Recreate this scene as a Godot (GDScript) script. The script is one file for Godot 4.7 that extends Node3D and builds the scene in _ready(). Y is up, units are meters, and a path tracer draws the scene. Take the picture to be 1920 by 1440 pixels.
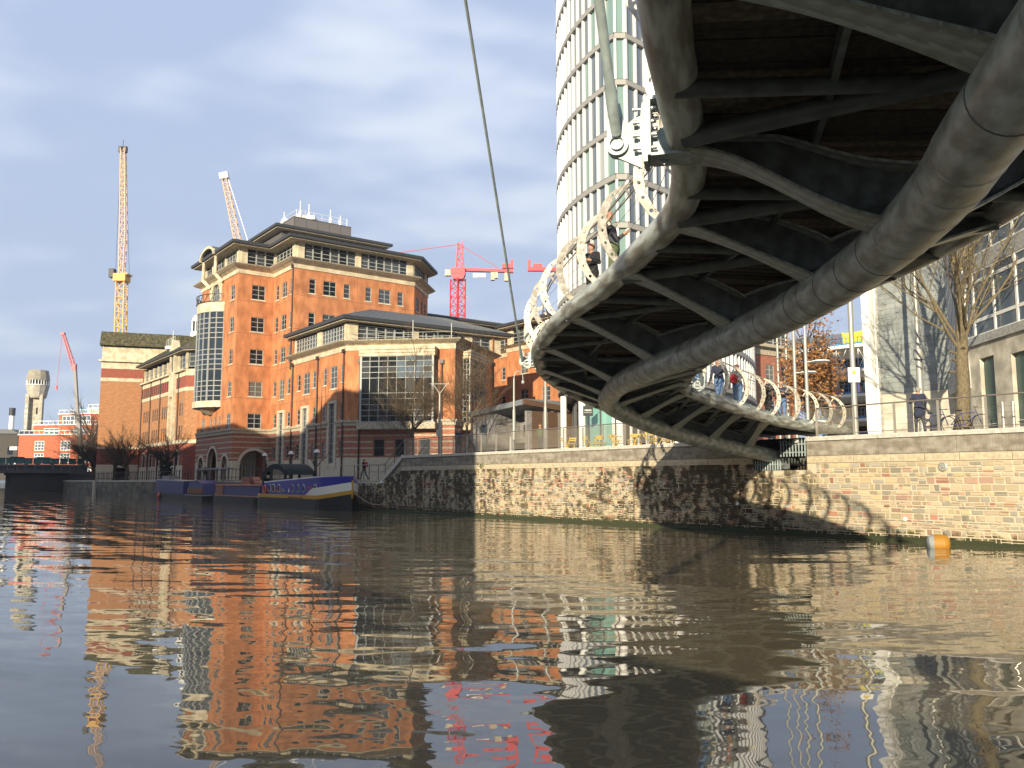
extends Node3D
# A riverside scene: a curving steel footbridge over a murky river, a stone quay, brick offices, a finned glass tower and cranes.
# Plan coordinates: s runs along the far quay (growing upstream, to the left), t runs inland from the quay edge, h is height above the water.

const QX := 11.55
const QD := 35.1
const VX := -0.59942
const VD := 0.80043
const UX := 0.80043
const UD := 0.59942

var M := {}
var cache := {}
var used_names := {}
var rng := RandomNumberGenerator.new()


class MB:
	var v := PackedVector3Array()
	var n := PackedVector3Array()
	var uv := PackedVector2Array()
	var c := PackedColorArray()
	var ix := PackedInt32Array()
	var col := Color(1, 1, 1)

	func vert(p: Vector3, nn: Vector3, u := Vector2.ZERO) -> int:
		v.append(p)
		n.append(nn)
		uv.append(u)
		c.append(col)
		return v.size() - 1

	func quad(a: Vector3, b: Vector3, cc: Vector3, d: Vector3) -> void:
		# corners run counter-clockwise as seen from outside
		var nn := (cc - a).cross(d - b)
		if nn.length_squared() < 1e-14:
			return
		nn = nn.normalized()
		var i := v.size()
		var w := (b - a).length()
		var h := (d - a).length()
		vert(a, nn, Vector2(0, 0))
		vert(b, nn, Vector2(w, 0))
		vert(cc, nn, Vector2(w, h))
		vert(d, nn, Vector2(0, h))
		ix.append_array(PackedInt32Array([i, i + 2, i + 1, i, i + 3, i + 2]))

	func quad_uv(a: Vector3, b: Vector3, cc: Vector3, d: Vector3, ua: Vector2, ub: Vector2, uc: Vector2, ud: Vector2) -> void:
		var nn := (cc - a).cross(d - b).normalized()
		var i := v.size()
		vert(a, nn, ua)
		vert(b, nn, ub)
		vert(cc, nn, uc)
		vert(d, nn, ud)
		ix.append_array(PackedInt32Array([i, i + 2, i + 1, i, i + 3, i + 2]))

	func tri(a: Vector3, b: Vector3, cc: Vector3) -> void:
		var nn := (b - a).cross(cc - a)
		if nn.length_squared() < 1e-16:
			return
		nn = nn.normalized()
		var i := v.size()
		vert(a, nn)
		vert(b, nn)
		vert(cc, nn)
		ix.append_array(PackedInt32Array([i, i + 2, i + 1]))

	func box(ctr: Vector3, size: Vector3, b := Basis.IDENTITY) -> void:
		var x := b.x * size.x * 0.5
		var y := b.y * size.y * 0.5
		var z := b.z * size.z * 0.5
		quad(ctr - x - y + z, ctr + x - y + z, ctr + x + y + z, ctr - x + y + z)
		quad(ctr + x - y - z, ctr - x - y - z, ctr - x + y - z, ctr + x + y - z)
		quad(ctr + x - y + z, ctr + x - y - z, ctr + x + y - z, ctr + x + y + z)
		quad(ctr - x - y - z, ctr - x - y + z, ctr - x + y + z, ctr - x + y - z)
		quad(ctr - x + y + z, ctr + x + y + z, ctr + x + y - z, ctr - x + y - z)
		quad(ctr - x - y - z, ctr + x - y - z, ctr + x - y + z, ctr - x - y + z)

	func fbox(f: Transform3D, x0: float, x1: float, y0: float, y1: float, z0: float, z1: float) -> void:
		# a box in a facade's own axes: x along, y up, z outwards
		box(f * Vector3((x0 + x1) * 0.5, (y0 + y1) * 0.5, (z0 + z1) * 0.5), Vector3(x1 - x0, y1 - y0, z1 - z0), f.basis)

	func beam(p: Vector3, q: Vector3, w: float, h: float, up := Vector3.UP) -> void:
		var d := q - p
		var l := d.length()
		if l < 1e-5:
			return
		d /= l
		if absf(d.dot(up)) > 0.98:
			up = Vector3.RIGHT
		var sx := d.cross(up).normalized()
		var sy := sx.cross(d)
		box((p + q) * 0.5, Vector3(w, h, l), Basis(sx, sy, -d))

	func tube(pts: PackedVector3Array, rad, seg := 8, cap := true) -> void:
		var cnt := pts.size()
		var t0 := (pts[1] - pts[0]).normalized()
		var a := t0.cross(Vector3.UP)
		if a.length_squared() < 0.01:
			a = t0.cross(Vector3.RIGHT)
		a = a.normalized()
		var first := v.size()
		var along := 0.0
		for i in cnt:
			var t := (pts[mini(i + 1, cnt - 1)] - pts[maxi(i - 1, 0)]).normalized()
			a = (a - t * a.dot(t)).normalized()
			var b := t.cross(a)
			var r: float = rad[i] if rad is Array or rad is PackedFloat32Array else rad
			if i:
				along += (pts[i] - pts[i - 1]).length()
			for k in seg + 1:
				var an := TAU * k / seg
				var dir := a * cos(an) + b * sin(an)
				vert(pts[i] + dir * r, dir, Vector2(float(k) / seg, along))
		for i in cnt - 1:
			for k in seg:
				var p := first + i * (seg + 1) + k
				var q := p + seg + 1
				ix.append_array(PackedInt32Array([p, q, p + 1, p + 1, q, q + 1]))
		if cap:
			for e in 2:
				var at := 0 if e == 0 else cnt - 1
				var nn := (pts[0] - pts[1]).normalized() if e == 0 else (pts[cnt - 1] - pts[cnt - 2]).normalized()
				var m := vert(pts[at], nn)
				var st := v.size()
				for k in seg + 1:
					vert(v[first + at * (seg + 1) + k], nn)
				for k in seg:
					if e == 0:
						ix.append_array(PackedInt32Array([m, st + k, st + k + 1]))
					else:
						ix.append_array(PackedInt32Array([m, st + k + 1, st + k]))

	func rod(p: Vector3, q: Vector3, r: float, seg := 6) -> void:
		tube(PackedVector3Array([p, q]), r, seg)

	func lathe(prof: Array, o: Vector3, seg := 20, b := Basis.IDENTITY, sharp := true) -> void:
		# profile of [radius, height] pairs from the bottom up
		for i in prof.size() - 1:
			var r0: float = prof[i][0]
			var y0: float = prof[i][1]
			var r1: float = prof[i + 1][0]
			var y1: float = prof[i + 1][1]
			var sl := Vector2(y1 - y0, r0 - r1).normalized()
			var st := v.size()
			for k in seg + 1:
				var an := TAU * k / seg
				var dir := b.x * cos(an) - b.z * sin(an)
				var nn := (dir * sl.x + b.y * sl.y).normalized()
				vert(o + dir * r0 + b.y * y0, nn, Vector2(float(k) / seg, y0))
				vert(o + dir * r1 + b.y * y1, nn, Vector2(float(k) / seg, y1))
			for k in seg:
				var p := st + k * 2
				ix.append_array(PackedInt32Array([p, p + 1, p + 3, p, p + 3, p + 2]))

	func ball(o: Vector3, r: Vector3, seg := 12, rings := 8) -> void:
		var st := v.size()
		for j in rings + 1:
			var th := PI * j / rings
			for k in seg + 1:
				var an := TAU * k / seg
				var d := Vector3(sin(th) * cos(an), cos(th), sin(th) * sin(an))
				vert(o + d * r, (d / r).normalized(), Vector2(float(k) / seg, float(j) / rings))
		for j in rings:
			for k in seg:
				var p := st + j * (seg + 1) + k
				var q := p + seg + 1
				ix.append_array(PackedInt32Array([p, q, p + 1, p + 1, q, q + 1]))

	func prism(poly: PackedVector2Array, f: Transform3D, z0: float, z1: float) -> void:
		# a polygon in the frame's x-y plane, thickened from z0 to z1
		if Geometry2D.is_polygon_clockwise(poly):
			poly = poly.duplicate()
			poly.reverse()
		var t := Geometry2D.triangulate_polygon(poly)
		for i in range(0, t.size(), 3):
			var a := poly[t[i]]
			var b := poly[t[i + 1]]
			var cc := poly[t[i + 2]]
			if (b - a).cross(cc - a) < 0:
				var sw := b
				b = cc
				cc = sw
			tri(f * Vector3(a.x, a.y, z1), f * Vector3(b.x, b.y, z1), f * Vector3(cc.x, cc.y, z1))
			tri(f * Vector3(a.x, a.y, z0), f * Vector3(cc.x, cc.y, z0), f * Vector3(b.x, b.y, z0))
		for i in poly.size():
			var a := poly[i]
			var b := poly[(i + 1) % poly.size()]
			quad(f * Vector3(a.x, a.y, z0), f * Vector3(b.x, b.y, z0), f * Vector3(b.x, b.y, z1), f * Vector3(a.x, a.y, z1))

	func mesh() -> ArrayMesh:
		var m := ArrayMesh.new()
		if v.is_empty():
			return m
		var a := []
		a.resize(Mesh.ARRAY_MAX)
		a[Mesh.ARRAY_VERTEX] = v
		a[Mesh.ARRAY_NORMAL] = n
		a[Mesh.ARRAY_TEX_UV] = uv
		a[Mesh.ARRAY_COLOR] = c
		a[Mesh.ARRAY_INDEX] = ix
		m.add_surface_from_arrays(Mesh.PRIMITIVE_TRIANGLES, a)
		return m


# ---------------------------------------------------------------- naming and placing
func numbered(called: String) -> String:
	var k: int = used_names.get(called, 0)
	used_names[called] = k + 1
	return called if k == 0 else "%s_%03d" % [called, k]


func tag(o: Node, label := "", category := "", group := "", kind := "") -> Node:
	for p in [["label", label], ["category", category], ["group", group], ["kind", kind]]:
		if p[1] != "":
			o.set_meta(p[0], p[1])
	return o


func thing(called: String, label: String, category: String, at := Vector3.ZERO, group := "") -> Node3D:
	var o := Node3D.new()
	o.name = numbered(called)
	add_child(o, true)
	o.position = at
	tag(o, label, category, group)
	return o


func put(called: String, what, m: Material, parent: Node = null, xf := Transform3D.IDENTITY) -> MeshInstance3D:
	var o := MeshInstance3D.new()
	o.mesh = what.mesh() if what is MB else what
	o.material_override = m
	if parent == null:
		o.name = numbered(called)
		add_child(o, true)
	else:
		o.name = called
		parent.add_child(o, true)
		if parent.get_parent() == self and not parent is MeshInstance3D:
			xf.origin -= parent.position
	o.transform = xf
	return o


func stuff(o: Node) -> Node:
	o.set_meta("kind", "stuff")
	return o


func dup(o: Node3D, at: Vector3, turn: float, label: String, group := "") -> Node3D:
	var r: Node3D = o.duplicate()
	var base := String(o.name)
	if base.length() > 4 and base.substr(base.length() - 4, 1) == "_":
		base = base.substr(0, base.length() - 4)
	r.name = numbered(base)
	add_child(r, true)
	r.position = at
	r.rotation.y = turn
	r.set_meta("label", label)
	if group != "":
		r.set_meta("group", group)
	return r


func S(s: float, t: float, h: float) -> Vector3:
	return Vector3(QX + s * VX + t * UX, h, -(QD + s * VD + t * UD))


func P(x: float, h: float, d: float) -> Vector3:
	return Vector3(x, h, -d)


func face(a: Vector3, b: Vector3) -> Transform3D:
	# a wall's own axes: a is its left end and b its right end as seen from outside, both at height 0
	var x := b - a
	x.y = 0
	x = x.normalized()
	return Transform3D(Basis(x, Vector3.UP, x.cross(Vector3.UP)), Vector3(a.x, 0, a.z))


func span(a: Vector3, b: Vector3) -> float:
	return Vector2(a.x - b.x, a.z - b.z).length()


# ---------------------------------------------------------------- materials
func noise_tex(freq: float, lo: float, hi: float, octaves := 4, seed_ := 1, size := 512, warm := 0.0) -> NoiseTexture2D:
	var f := FastNoiseLite.new()
	f.seed = seed_
	f.noise_type = FastNoiseLite.TYPE_SIMPLEX_SMOOTH
	f.frequency = freq
	f.fractal_octaves = octaves
	var t := NoiseTexture2D.new()
	t.width = size
	t.height = size
	t.seamless = true
	t.noise = f
	var g := Gradient.new()
	g.offsets = PackedFloat32Array([0.25, 0.75])
	g.colors = PackedColorArray([Color(lo, lo * (1.0 - warm), lo * (1.0 - 2.0 * warm)), Color(hi, hi, hi)])
	t.color_ramp = g
	return t


func mat(called: String, r: float, g: float, b: float, rough := 0.8, metal := 0.0, tex: Texture2D = null, scale := Vector3.ONE, bump := 0.0, bump_tex: Texture2D = null) -> StandardMaterial3D:
	var m := StandardMaterial3D.new()
	m.resource_name = called
	m.albedo_color = Color(r, g, b).linear_to_srgb()
	m.roughness = rough
	m.metallic = metal
	if tex:
		m.albedo_texture = tex
		m.uv1_triplanar = true
		m.uv1_world_triplanar = true
		m.uv1_scale = scale
	if bump > 0.0:
		m.heightmap_enabled = true
		m.heightmap_scale = bump
		m.heightmap_texture = bump_tex if bump_tex else tex
	M[called] = m
	return m


func along(m: StandardMaterial3D, tex: Texture2D, around: float, length: float) -> void:
	# a texture that follows the tube: once around, so many times per metre
	m.albedo_texture = tex
	m.uv1_scale = Vector3(around, length, 1)


func make_materials() -> void:
	var mottle := noise_tex(0.02, 0.84, 1.0, 5, 3)
	var fine := noise_tex(0.06, 0.6, 1.0, 5, 7)
	var soft := noise_tex(0.008, 0.8, 1.0, 4, 11)
	var streak := noise_tex(0.012, 0.74, 1.0, 4, 19, 512, 0.03)
	var dirt := noise_tex(0.012, 0.66, 1.0, 6, 31, 512, 0.05)
	M.tex_fine = fine
	M.tex_streak = streak
	M.tex_soft = soft
	# brick and stone
	mat("brick", 0.56, 0.225, 0.092, 0.85, 0, noise_tex(0.015, 0.78, 1.0, 5, 57, 512, 0.02), Vector3(0.13, 0.05, 0.13))
	mat("brick_dark", 0.36, 0.14, 0.085, 0.85, 0, mottle, Vector3(0.2, 0.5, 0.2))
	mat("brick_red", 0.30, 0.085, 0.052, 0.85, 0, mottle, Vector3(0.2, 0.5, 0.2))
	mat("brick_tan", 0.40, 0.19, 0.085, 0.85, 0, mottle, Vector3(0.12, 0.4, 0.12))
	mat("cream", 0.66, 0.57, 0.40, 0.8, 0, soft, Vector3(0.2, 0.2, 0.2))
	mat("cream_stained", 0.60, 0.52, 0.38, 0.85, 0, fine, Vector3(0.12, 0.5, 0.12))
	mat("limestone", 0.52, 0.46, 0.35, 0.85, 0, mottle, Vector3(0.4, 0.4, 0.4))
	mat("limestone_pale", 0.60, 0.53, 0.40, 0.85, 0, mottle, Vector3(0.5, 0.5, 0.5))
	mat("joint", 0.16, 0.07, 0.045, 0.9)
	mat("slate", 0.105, 0.112, 0.118, 0.6, 0, mottle, Vector3(0.5, 0.5, 0.5))
	mat("fascia", 0.035, 0.037, 0.042, 0.6)
	mat("mossy_tiles", 0.15, 0.135, 0.06, 0.95, 0, noise_tex(0.03, 0.35, 1.0, 5, 23), Vector3(0.12, 0.12, 0.12))
	mat("louvre", 0.13, 0.12, 0.115, 0.6)
	mat("frame_grey", 0.33, 0.345, 0.33, 0.6)
	mat("frame_dark", 0.09, 0.095, 0.10, 0.5)
	mat("white_paint", 0.78, 0.77, 0.72, 0.55)
	mat("glass_dark", 0.012, 0.015, 0.018, 0.05)
	mat("glass_blue", 0.025, 0.035, 0.05, 0.04)
	mat("glass_mid", 0.05, 0.055, 0.06, 0.08)
	mat("glass_blind", 0.11, 0.105, 0.09, 0.25)
	mat("pipe", 0.045, 0.028, 0.025, 0.5)
	mat("iron", 0.018, 0.018, 0.02, 0.55)
	mat("void", 0.015, 0.013, 0.012, 0.9)
	# footbridge
	mat("steel_paint", 0.37, 0.42, 0.395, 0.38)
	along(M.steel_paint, streak, 1.0, 0.3)
	mat("steel_dirty", 0.46, 0.50, 0.46, 0.42)
	along(M.steel_dirty, dirt, 1.0, 0.16)
	mat("steel_clean", 0.36, 0.425, 0.415, 0.42, 0, soft, Vector3(1.2, 1.2, 1.2))
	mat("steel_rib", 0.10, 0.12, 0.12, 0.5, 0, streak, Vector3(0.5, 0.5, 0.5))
	mat("hoop_steel", 0.60, 0.545, 0.445, 0.42, 0.25, soft, Vector3(1.5, 1.5, 1.5))
	mat("wire", 0.2, 0.19, 0.17, 0.4, 0.6)
	mat("deck_timber", 0.045, 0.034, 0.023, 0.9, 0, streak, Vector3(1.2, 1.2, 1.2))
	mat("deck_timber_pale", 0.125, 0.10, 0.07, 0.9, 0, streak, Vector3(1.2, 1.2, 1.2))
	mat("bolt", 0.45, 0.46, 0.44, 0.35, 0.7)
	# quay
	mat("concrete", 0.34, 0.31, 0.255, 0.9, 0, streak, Vector3(0.35, 0.35, 0.35))
	mat("coping_slab", 0.56, 0.53, 0.46, 0.85, 0, mottle, Vector3(0.6, 0.6, 0.6))
	mat("ashlar", 0.52, 0.44, 0.30, 0.9, 0, mottle, Vector3(0.5, 0.5, 0.5))
	mat("mortar", 0.40, 0.345, 0.26, 0.95, 0, fine, Vector3(0.5, 0.5, 0.5))
	mat("paving", 0.34, 0.31, 0.27, 0.9, 0, mottle, Vector3(0.4, 0.4, 0.4))
	mat("ground", 0.13, 0.12, 0.09, 0.95, 0, mottle, Vector3(0.05, 0.05, 0.05))
	mat("algae", 0.045, 0.055, 0.018, 0.9, 0, fine, Vector3(0.8, 0.8, 0.8), 2.0, fine)
	var gl := StandardMaterial3D.new()
	gl.resource_name = "clear_glass"
	gl.transparency = BaseMaterial3D.TRANSPARENCY_ALPHA
	gl.albedo_color = Color(0.55, 0.52, 0.46, 0.22)
	gl.roughness = 0.03
	M.clear_glass = gl
	mat("stainless", 0.50, 0.46, 0.40, 0.3, 0.6)
	mat("handrail", 0.20, 0.17, 0.14, 0.4, 0.3)
	# the tower and the pale building
	mat("fin_white", 0.62, 0.62, 0.62, 0.5)
	mat("spandrel", 0.30, 0.29, 0.265, 0.6)
	mat("spandrel_line", 0.05, 0.05, 0.055, 0.6)
	mat("glass_tower", 0.105, 0.135, 0.17, 0.05)
	mat("glass_green", 0.17, 0.26, 0.24, 0.06)
	mat("glass_teal", 0.22, 0.46, 0.40, 0.12)
	mat("curtain", 0.30, 0.33, 0.33, 0.35)
	mat("clad_grey", 0.31, 0.335, 0.32, 0.55, 0, soft, Vector3(0.3, 0.3, 0.3))
	mat("render_cream", 0.60, 0.55, 0.44, 0.85, 0, soft, Vector3(0.25, 0.25, 0.25))
	mat("pale_concrete", 0.42, 0.42, 0.39, 0.8, 0, mottle, Vector3(0.5, 0.5, 0.5))
	mat("green_panel", 0.04, 0.085, 0.075, 0.25)
	mat("pavilion_grey", 0.27, 0.255, 0.24, 0.8, 0, soft, Vector3(0.5, 0.5, 0.5))
	mat("zinc", 0.17, 0.185, 0.20, 0.45)
	mat("timber_clad", 0.15, 0.085, 0.05, 0.8, 0, streak, Vector3(1, 1, 1))
	mat("black_panel", 0.02, 0.02, 0.022, 0.35)
	mat("yellow_paint", 0.72, 0.47, 0.035, 0.5)
	# cranes, boats and the rest
	mat("crane_yellow", 0.62, 0.33, 0.06, 0.55)
	mat("crane_pale", 0.56, 0.36, 0.22, 0.55)
	mat("crane_white", 0.80, 0.78, 0.74, 0.55)
	mat("crane_red", 0.60, 0.035, 0.045, 0.5)
	mat("crane_pink", 0.48, 0.10, 0.11, 0.5)
	mat("boom_grey", 0.22, 0.21, 0.20, 0.6)
	mat("old_concrete", 0.48, 0.44, 0.35, 0.9, 0, mottle, Vector3(0.06, 0.06, 0.06))
	mat("old_concrete_dark", 0.33, 0.30, 0.23, 0.9, 0, mottle, Vector3(0.06, 0.06, 0.06))
	mat("boat_blue", 0.03, 0.036, 0.27, 0.35)
	mat("boat_navy", 0.05, 0.05, 0.15, 0.5)
	mat("boat_black", 0.03, 0.031, 0.034, 0.5, 0, fine, Vector3(0.5, 1.5, 0.5))
	mat("boat_yellow", 0.55, 0.30, 0.03, 0.45)
	mat("boat_cream", 0.78, 0.75, 0.66, 0.5)
	mat("boat_wood", 0.32, 0.13, 0.05, 0.5, 0, streak, Vector3(1, 1, 1))
	mat("boat_pink", 0.42, 0.19, 0.14, 0.6)
	mat("canvas", 0.008, 0.012, 0.014, 0.95)
	mat("buoy_orange", 0.52, 0.24, 0.015, 0.6, 0, fine, Vector3(1.2, 1.2, 1.2))
	mat("buoy_pale", 0.40, 0.43, 0.42, 0.7, 0, fine, Vector3(1.2, 1.2, 1.2))
	mat("life_orange", 0.65, 0.12, 0.06, 0.6)
	mat("rope", 0.35, 0.30, 0.22, 0.9)
	mat("bark", 0.17, 0.125, 0.075, 0.95, 0, streak, Vector3(2, 0.6, 2))
	mat("bark_dark", 0.12, 0.09, 0.06, 0.95, 0, fine, Vector3(1, 0.5, 1))
	mat("bark_green", 0.20, 0.165, 0.10, 0.95, 0, streak, Vector3(2, 0.6, 2))
	mat("leaf_brown", 1, 1, 1, 0.8)
	M.leaf_brown.vertex_color_use_as_albedo = true
	M.leaf_brown.backlight_enabled = true
	M.leaf_brown.backlight = Color(0.5, 0.5, 0.5)
	mat("lamp_pole", 0.055, 0.05, 0.048, 0.5)
	mat("lamp_glass", 0.55, 0.54, 0.5, 0.3)
	mat("pole_grey", 0.34, 0.34, 0.31, 0.45, 0.3)
	mat("signal_yellow", 0.75, 0.62, 0.02, 0.5)
	mat("sky_blue_paint", 0.06, 0.22, 0.42, 0.6)
	mat("orange_brick", 0.50, 0.135, 0.065, 0.85, 0, mottle, Vector3(0.1, 0.3, 0.1))
	mat("bridge_green", 0.06, 0.14, 0.125, 0.6)
	mat("bridge_iron", 0.13, 0.135, 0.13, 0.7, 0, mottle, Vector3(0.3, 0.3, 0.3))
	mat("dark_stone", 0.10, 0.09, 0.075, 0.9, 0, fine, Vector3(0.3, 0.3, 0.3))
	mat("grass_green", 0.11, 0.13, 0.03, 0.9)


# ---------------------------------------------------------------- sky, sun, camera, water
func make_camera_and_light() -> void:
	var cam := Camera3D.new()
	cam.name = "camera"
	cam.fov = rad_to_deg(2.0 * atan(720.0 / 1600.0))
	cam.far = 4000.0
	cam.near = 0.05
	cam.position = Vector3(0, 2.2, 0)
	cam.rotation = Vector3(atan(181.0 / 1600.0), 0, 0)
	add_child(cam)
	cam.current = true
	var sky := Sky.new()
	var pm := PanoramaSkyMaterial.new()
	pm.panorama = sky_image()
	sky.sky_material = pm
	var e := Environment.new()
	e.background_mode = Environment.BG_SKY
	e.sky = sky
	e.tonemap_mode = Environment.TONE_MAPPER_LINEAR
	e.tonemap_exposure = 1.8
	e.sdfgi_enabled = true
	e.ssao_enabled = true
	e.ssil_enabled = true
	e.fog_enabled = true
	e.fog_density = 0.0002
	e.fog_light_color = Color(0.72, 0.77, 0.86)
	var we := WorldEnvironment.new()
	we.name = "environment"
	we.environment = e
	add_child(we)
	var sun := DirectionalLight3D.new()
	sun.name = "sun"
	var el := deg_to_rad(15.0)
	var az := deg_to_rad(18.5)
	var dir := Vector3(sin(az) * cos(el), -sin(el), -cos(az) * cos(el))
	sun.basis = Basis.looking_at(dir, Vector3.UP)
	sun.light_energy = 1.5
	sun.light_color = Color(1.0, 0.94, 0.82)
	sun.light_angular_distance = 0.5
	sun.shadow_enabled = true
	add_child(sun)


func sky_image() -> ImageTexture:
	var w := 1024
	var h := 512
	var big := FastNoiseLite.new()
	big.seed = 5
	big.frequency = 0.55
	big.fractal_octaves = 5
	big.noise_type = FastNoiseLite.TYPE_SIMPLEX_SMOOTH
	var patch := FastNoiseLite.new()
	patch.seed = 12
	patch.frequency = 0.16
	patch.fractal_octaves = 3
	var im := Image.create(w, h, false, Image.FORMAT_RGBF)
	var blue := Color(0.265, 0.325, 0.455)
	var pale := Color(0.46, 0.50, 0.57)
	var grey := Color(0.29, 0.345, 0.425)
	for j in h:
		var up := sin((0.5 - (j + 0.5) / h) * PI)
		var flat := sqrt(1.0 - up * up)
		for i in w:
			var an := ((i + 0.5) / w - 0.5) * TAU
			var k := 1.0 / (maxf(up, 0.0) + 0.16)
			var x := sin(an) * flat * k
			var z := -cos(an) * flat * k
			var a := big.get_noise_3d(x * 2.3 + z * 0.6, up * 2.0, z * 4.6)
			var b := patch.get_noise_3d(x + 4.0, 1.0, z * 1.3)
			var cover := smoothstep(-0.38, 0.52, a * 1.25 + b * 0.45)
			var low := 1.0 - smoothstep(0.02, 0.5, up)
			var base := blue.lerp(grey, low * 0.65)
			var cl := pale.lerp(grey, low * 0.62)
			var c := base.lerp(cl, cover * 0.85)
			if up < 0.0:
				c = grey.lerp(Color(0.12, 0.115, 0.10), smoothstep(0.0, 0.12, -up))
			im.set_pixel(i, j, c)
	return ImageTexture.create_from_image(im)


func wave_map() -> ImageTexture:
	# slopes of a sum of waves that closes on itself, as a float normal map
	var n := 768
	var r := RandomNumberGenerator.new()
	r.seed = 77
	var waves := []
	for grp in [[6, 3.0, 6.5, 0.0052], [8, 8.0, 16.0, 0.0046], [8, 20.0, 40.0, 0.0022], [8, 44.0, 80.0, 0.0014]]:
		for q in int(grp[0]):
			var k := r.randf_range(grp[1], grp[2])
			var an := r.randf_range(-0.95, 0.95) + PI / 2.0 + 0.25
			var kx := roundf(k * cos(an))
			var ky := roundf(k * sin(an))
			var l := maxf(Vector2(kx, ky).length(), 1.0)
			waves.append([kx, ky, r.randf() * TAU, grp[3] * kx / l, grp[3] * ky / l])
	var sx := PackedFloat32Array()
	var sy := PackedFloat32Array()
	sx.resize(n * n)
	sy.resize(n * n)
	for wv in waves:
		var sa := PackedFloat32Array()
		var ca := PackedFloat32Array()
		for i in n:
			var p: float = TAU * wv[0] * i / n
			sa.append(sin(p))
			ca.append(cos(p))
		var ax: float = wv[3]
		var ay: float = wv[4]
		for j in n:
			var p: float = TAU * wv[1] * j / n + wv[2]
			var cb := cos(p)
			var sb := sin(p)
			var row := j * n
			for i in n:
				var s := sa[i] * cb + ca[i] * sb
				sx[row + i] += s * ax
				sy[row + i] += s * ay
	var px := PackedFloat32Array()
	px.resize(n * n * 3)
	for q in n * n:
		var l := 1.0 / sqrt(sx[q] * sx[q] + sy[q] * sy[q] + 1.0)
		px[q * 3] = sx[q] * l * 0.5 + 0.5
		px[q * 3 + 1] = sy[q] * l * 0.5 + 0.5
		px[q * 3 + 2] = l * 0.5 + 0.5
	return ImageTexture.create_from_image(Image.create_from_data(n, n, false, Image.FORMAT_RGBF, px.to_byte_array()))


func make_ground_and_water() -> void:
	var w := StandardMaterial3D.new()
	w.resource_name = "river_water"
	w.albedo_color = Color(0.125, 0.105, 0.066).linear_to_srgb()
	w.roughness = 0.02
	w.metallic_specular = 0.62
	w.normal_enabled = true
	w.normal_texture = wave_map()
	w.normal_scale = 1.0
	var b := MB.new()
	var tile := 15.0
	var c := [S(-400, -32, 0), S(-400, 0.3, 0), S(1500, 0.3, 0), S(1500, -32, 0)]
	var uvs := []
	for p in c:
		uvs.append(Vector2(p.x, p.z) / tile)
	b.quad_uv(c[0], c[1], c[2], c[3], uvs[0], uvs[1], uvs[2], uvs[3])
	tag(put("river_water", b, w), "", "", "", "structure")
	b = MB.new()
	b.quad(S(-400, 0.5, 2.21), S(-400, 1500, 2.21), S(1500, 1500, 2.21), S(1500, 0.5, 2.21))
	b.quad(S(-400, -1500, 3.2), S(-400, -32.2, 3.2), S(1500, -32.2, 3.2), S(1500, -1500, 3.2))
	tag(put("ground", b, M.ground), "", "", "", "structure")
	b = MB.new()
	b.quad(S(35.2, 0.45, 2.25), S(35.2, 30, 2.25), S(200, 30, 2.25), S(200, 0.45, 2.25))
	tag(put("lower_quay_pavement", b, M.paving), "", "", "", "structure")
	b = MB.new()
	b.quad(S(-60, 0.45, 3.96), S(-60, 140, 3.96), S(32.4, 140, 3.96), S(32.4, 0.45, 3.96))
	b.quad(S(32.4, 0.45, 2.2), S(32.4, 0.45, 3.96), S(32.4, 140, 3.96), S(32.4, 140, 2.2))
	tag(put("upper_quay_pavement", b, M.paving), "", "", "", "structure")


# ---------------------------------------------------------------- the quay
func stain_image() -> ImageTexture:
	# dirt, damp and algae on the old wall: u over s from -16 to 44, v over the height from 0 to 3.2
	var w := 1536
	var h := 160
	var a := FastNoiseLite.new()
	a.seed = 41
	a.frequency = 1.0
	a.fractal_octaves = 5
	var b := FastNoiseLite.new()
	b.seed = 43
	b.frequency = 1.0
	b.fractal_octaves = 4
	var im := Image.create(w, h, false, Image.FORMAT_RGB8)
	for j in h:
		var y := 3.2 * (1.0 - (j + 0.5) / h)
		for i in w:
			var s := -16.0 + 60.0 * (i + 0.5) / w
			var dens := smoothstep(-3.0, 1.5, s) * 0.62
			dens += 0.12 * smoothstep(0.0, 3.0, s) * (1.0 - smoothstep(6.0, 11.0, s))
			dens += 0.10 * smoothstep(21.0, 25.0, s)
			dens -= 0.16 * smoothstep(11.0, 13.0, s) * (1.0 - smoothstep(19.0, 22.0, s))
			var run := a.get_noise_2d(s * 0.62, y * 0.40)
			var spot := b.get_noise_2d(s * 2.0 + 50.0, y * 2.0)
			var top := smoothstep(1.2, 2.9, y) * 0.14
			var d := smoothstep(0.0, 0.42, run * 0.6 + spot * 0.85 + dens * 0.75 + top * dens - 0.36)
			d = clampf(d * (0.25 + dens), 0.0, 0.82)
			var c := Color(1, 1, 1).lerp(Color(0.34, 0.32, 0.265), d)
			var lime := smoothstep(0.35, 0.75, spot - run * 0.4) * (1.0 - d)
			c = c.lerp(Color(1.0, 0.99, 0.93), lime * 0.4)
			var al := 1.0 - smoothstep(0.12, 0.42, y + spot * 0.28)
			c = c.lerp(Color(0.27, 0.30, 0.13), al * 0.9)
			var tide := smoothstep(0.3, 0.5, y) * (1.0 - smoothstep(0.6, 1.0, y)) * (1.0 - d) * 0.25
			c = c.lerp(Color(1, 1, 0.95), tide)
			im.set_pixel(i, j, c)
	return ImageTexture.create_from_image(im)


func wall_uv(s: float, h: float) -> Vector2:
	return Vector2((s + 16.0) / 60.0, 1.0 - h / 3.2)


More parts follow.
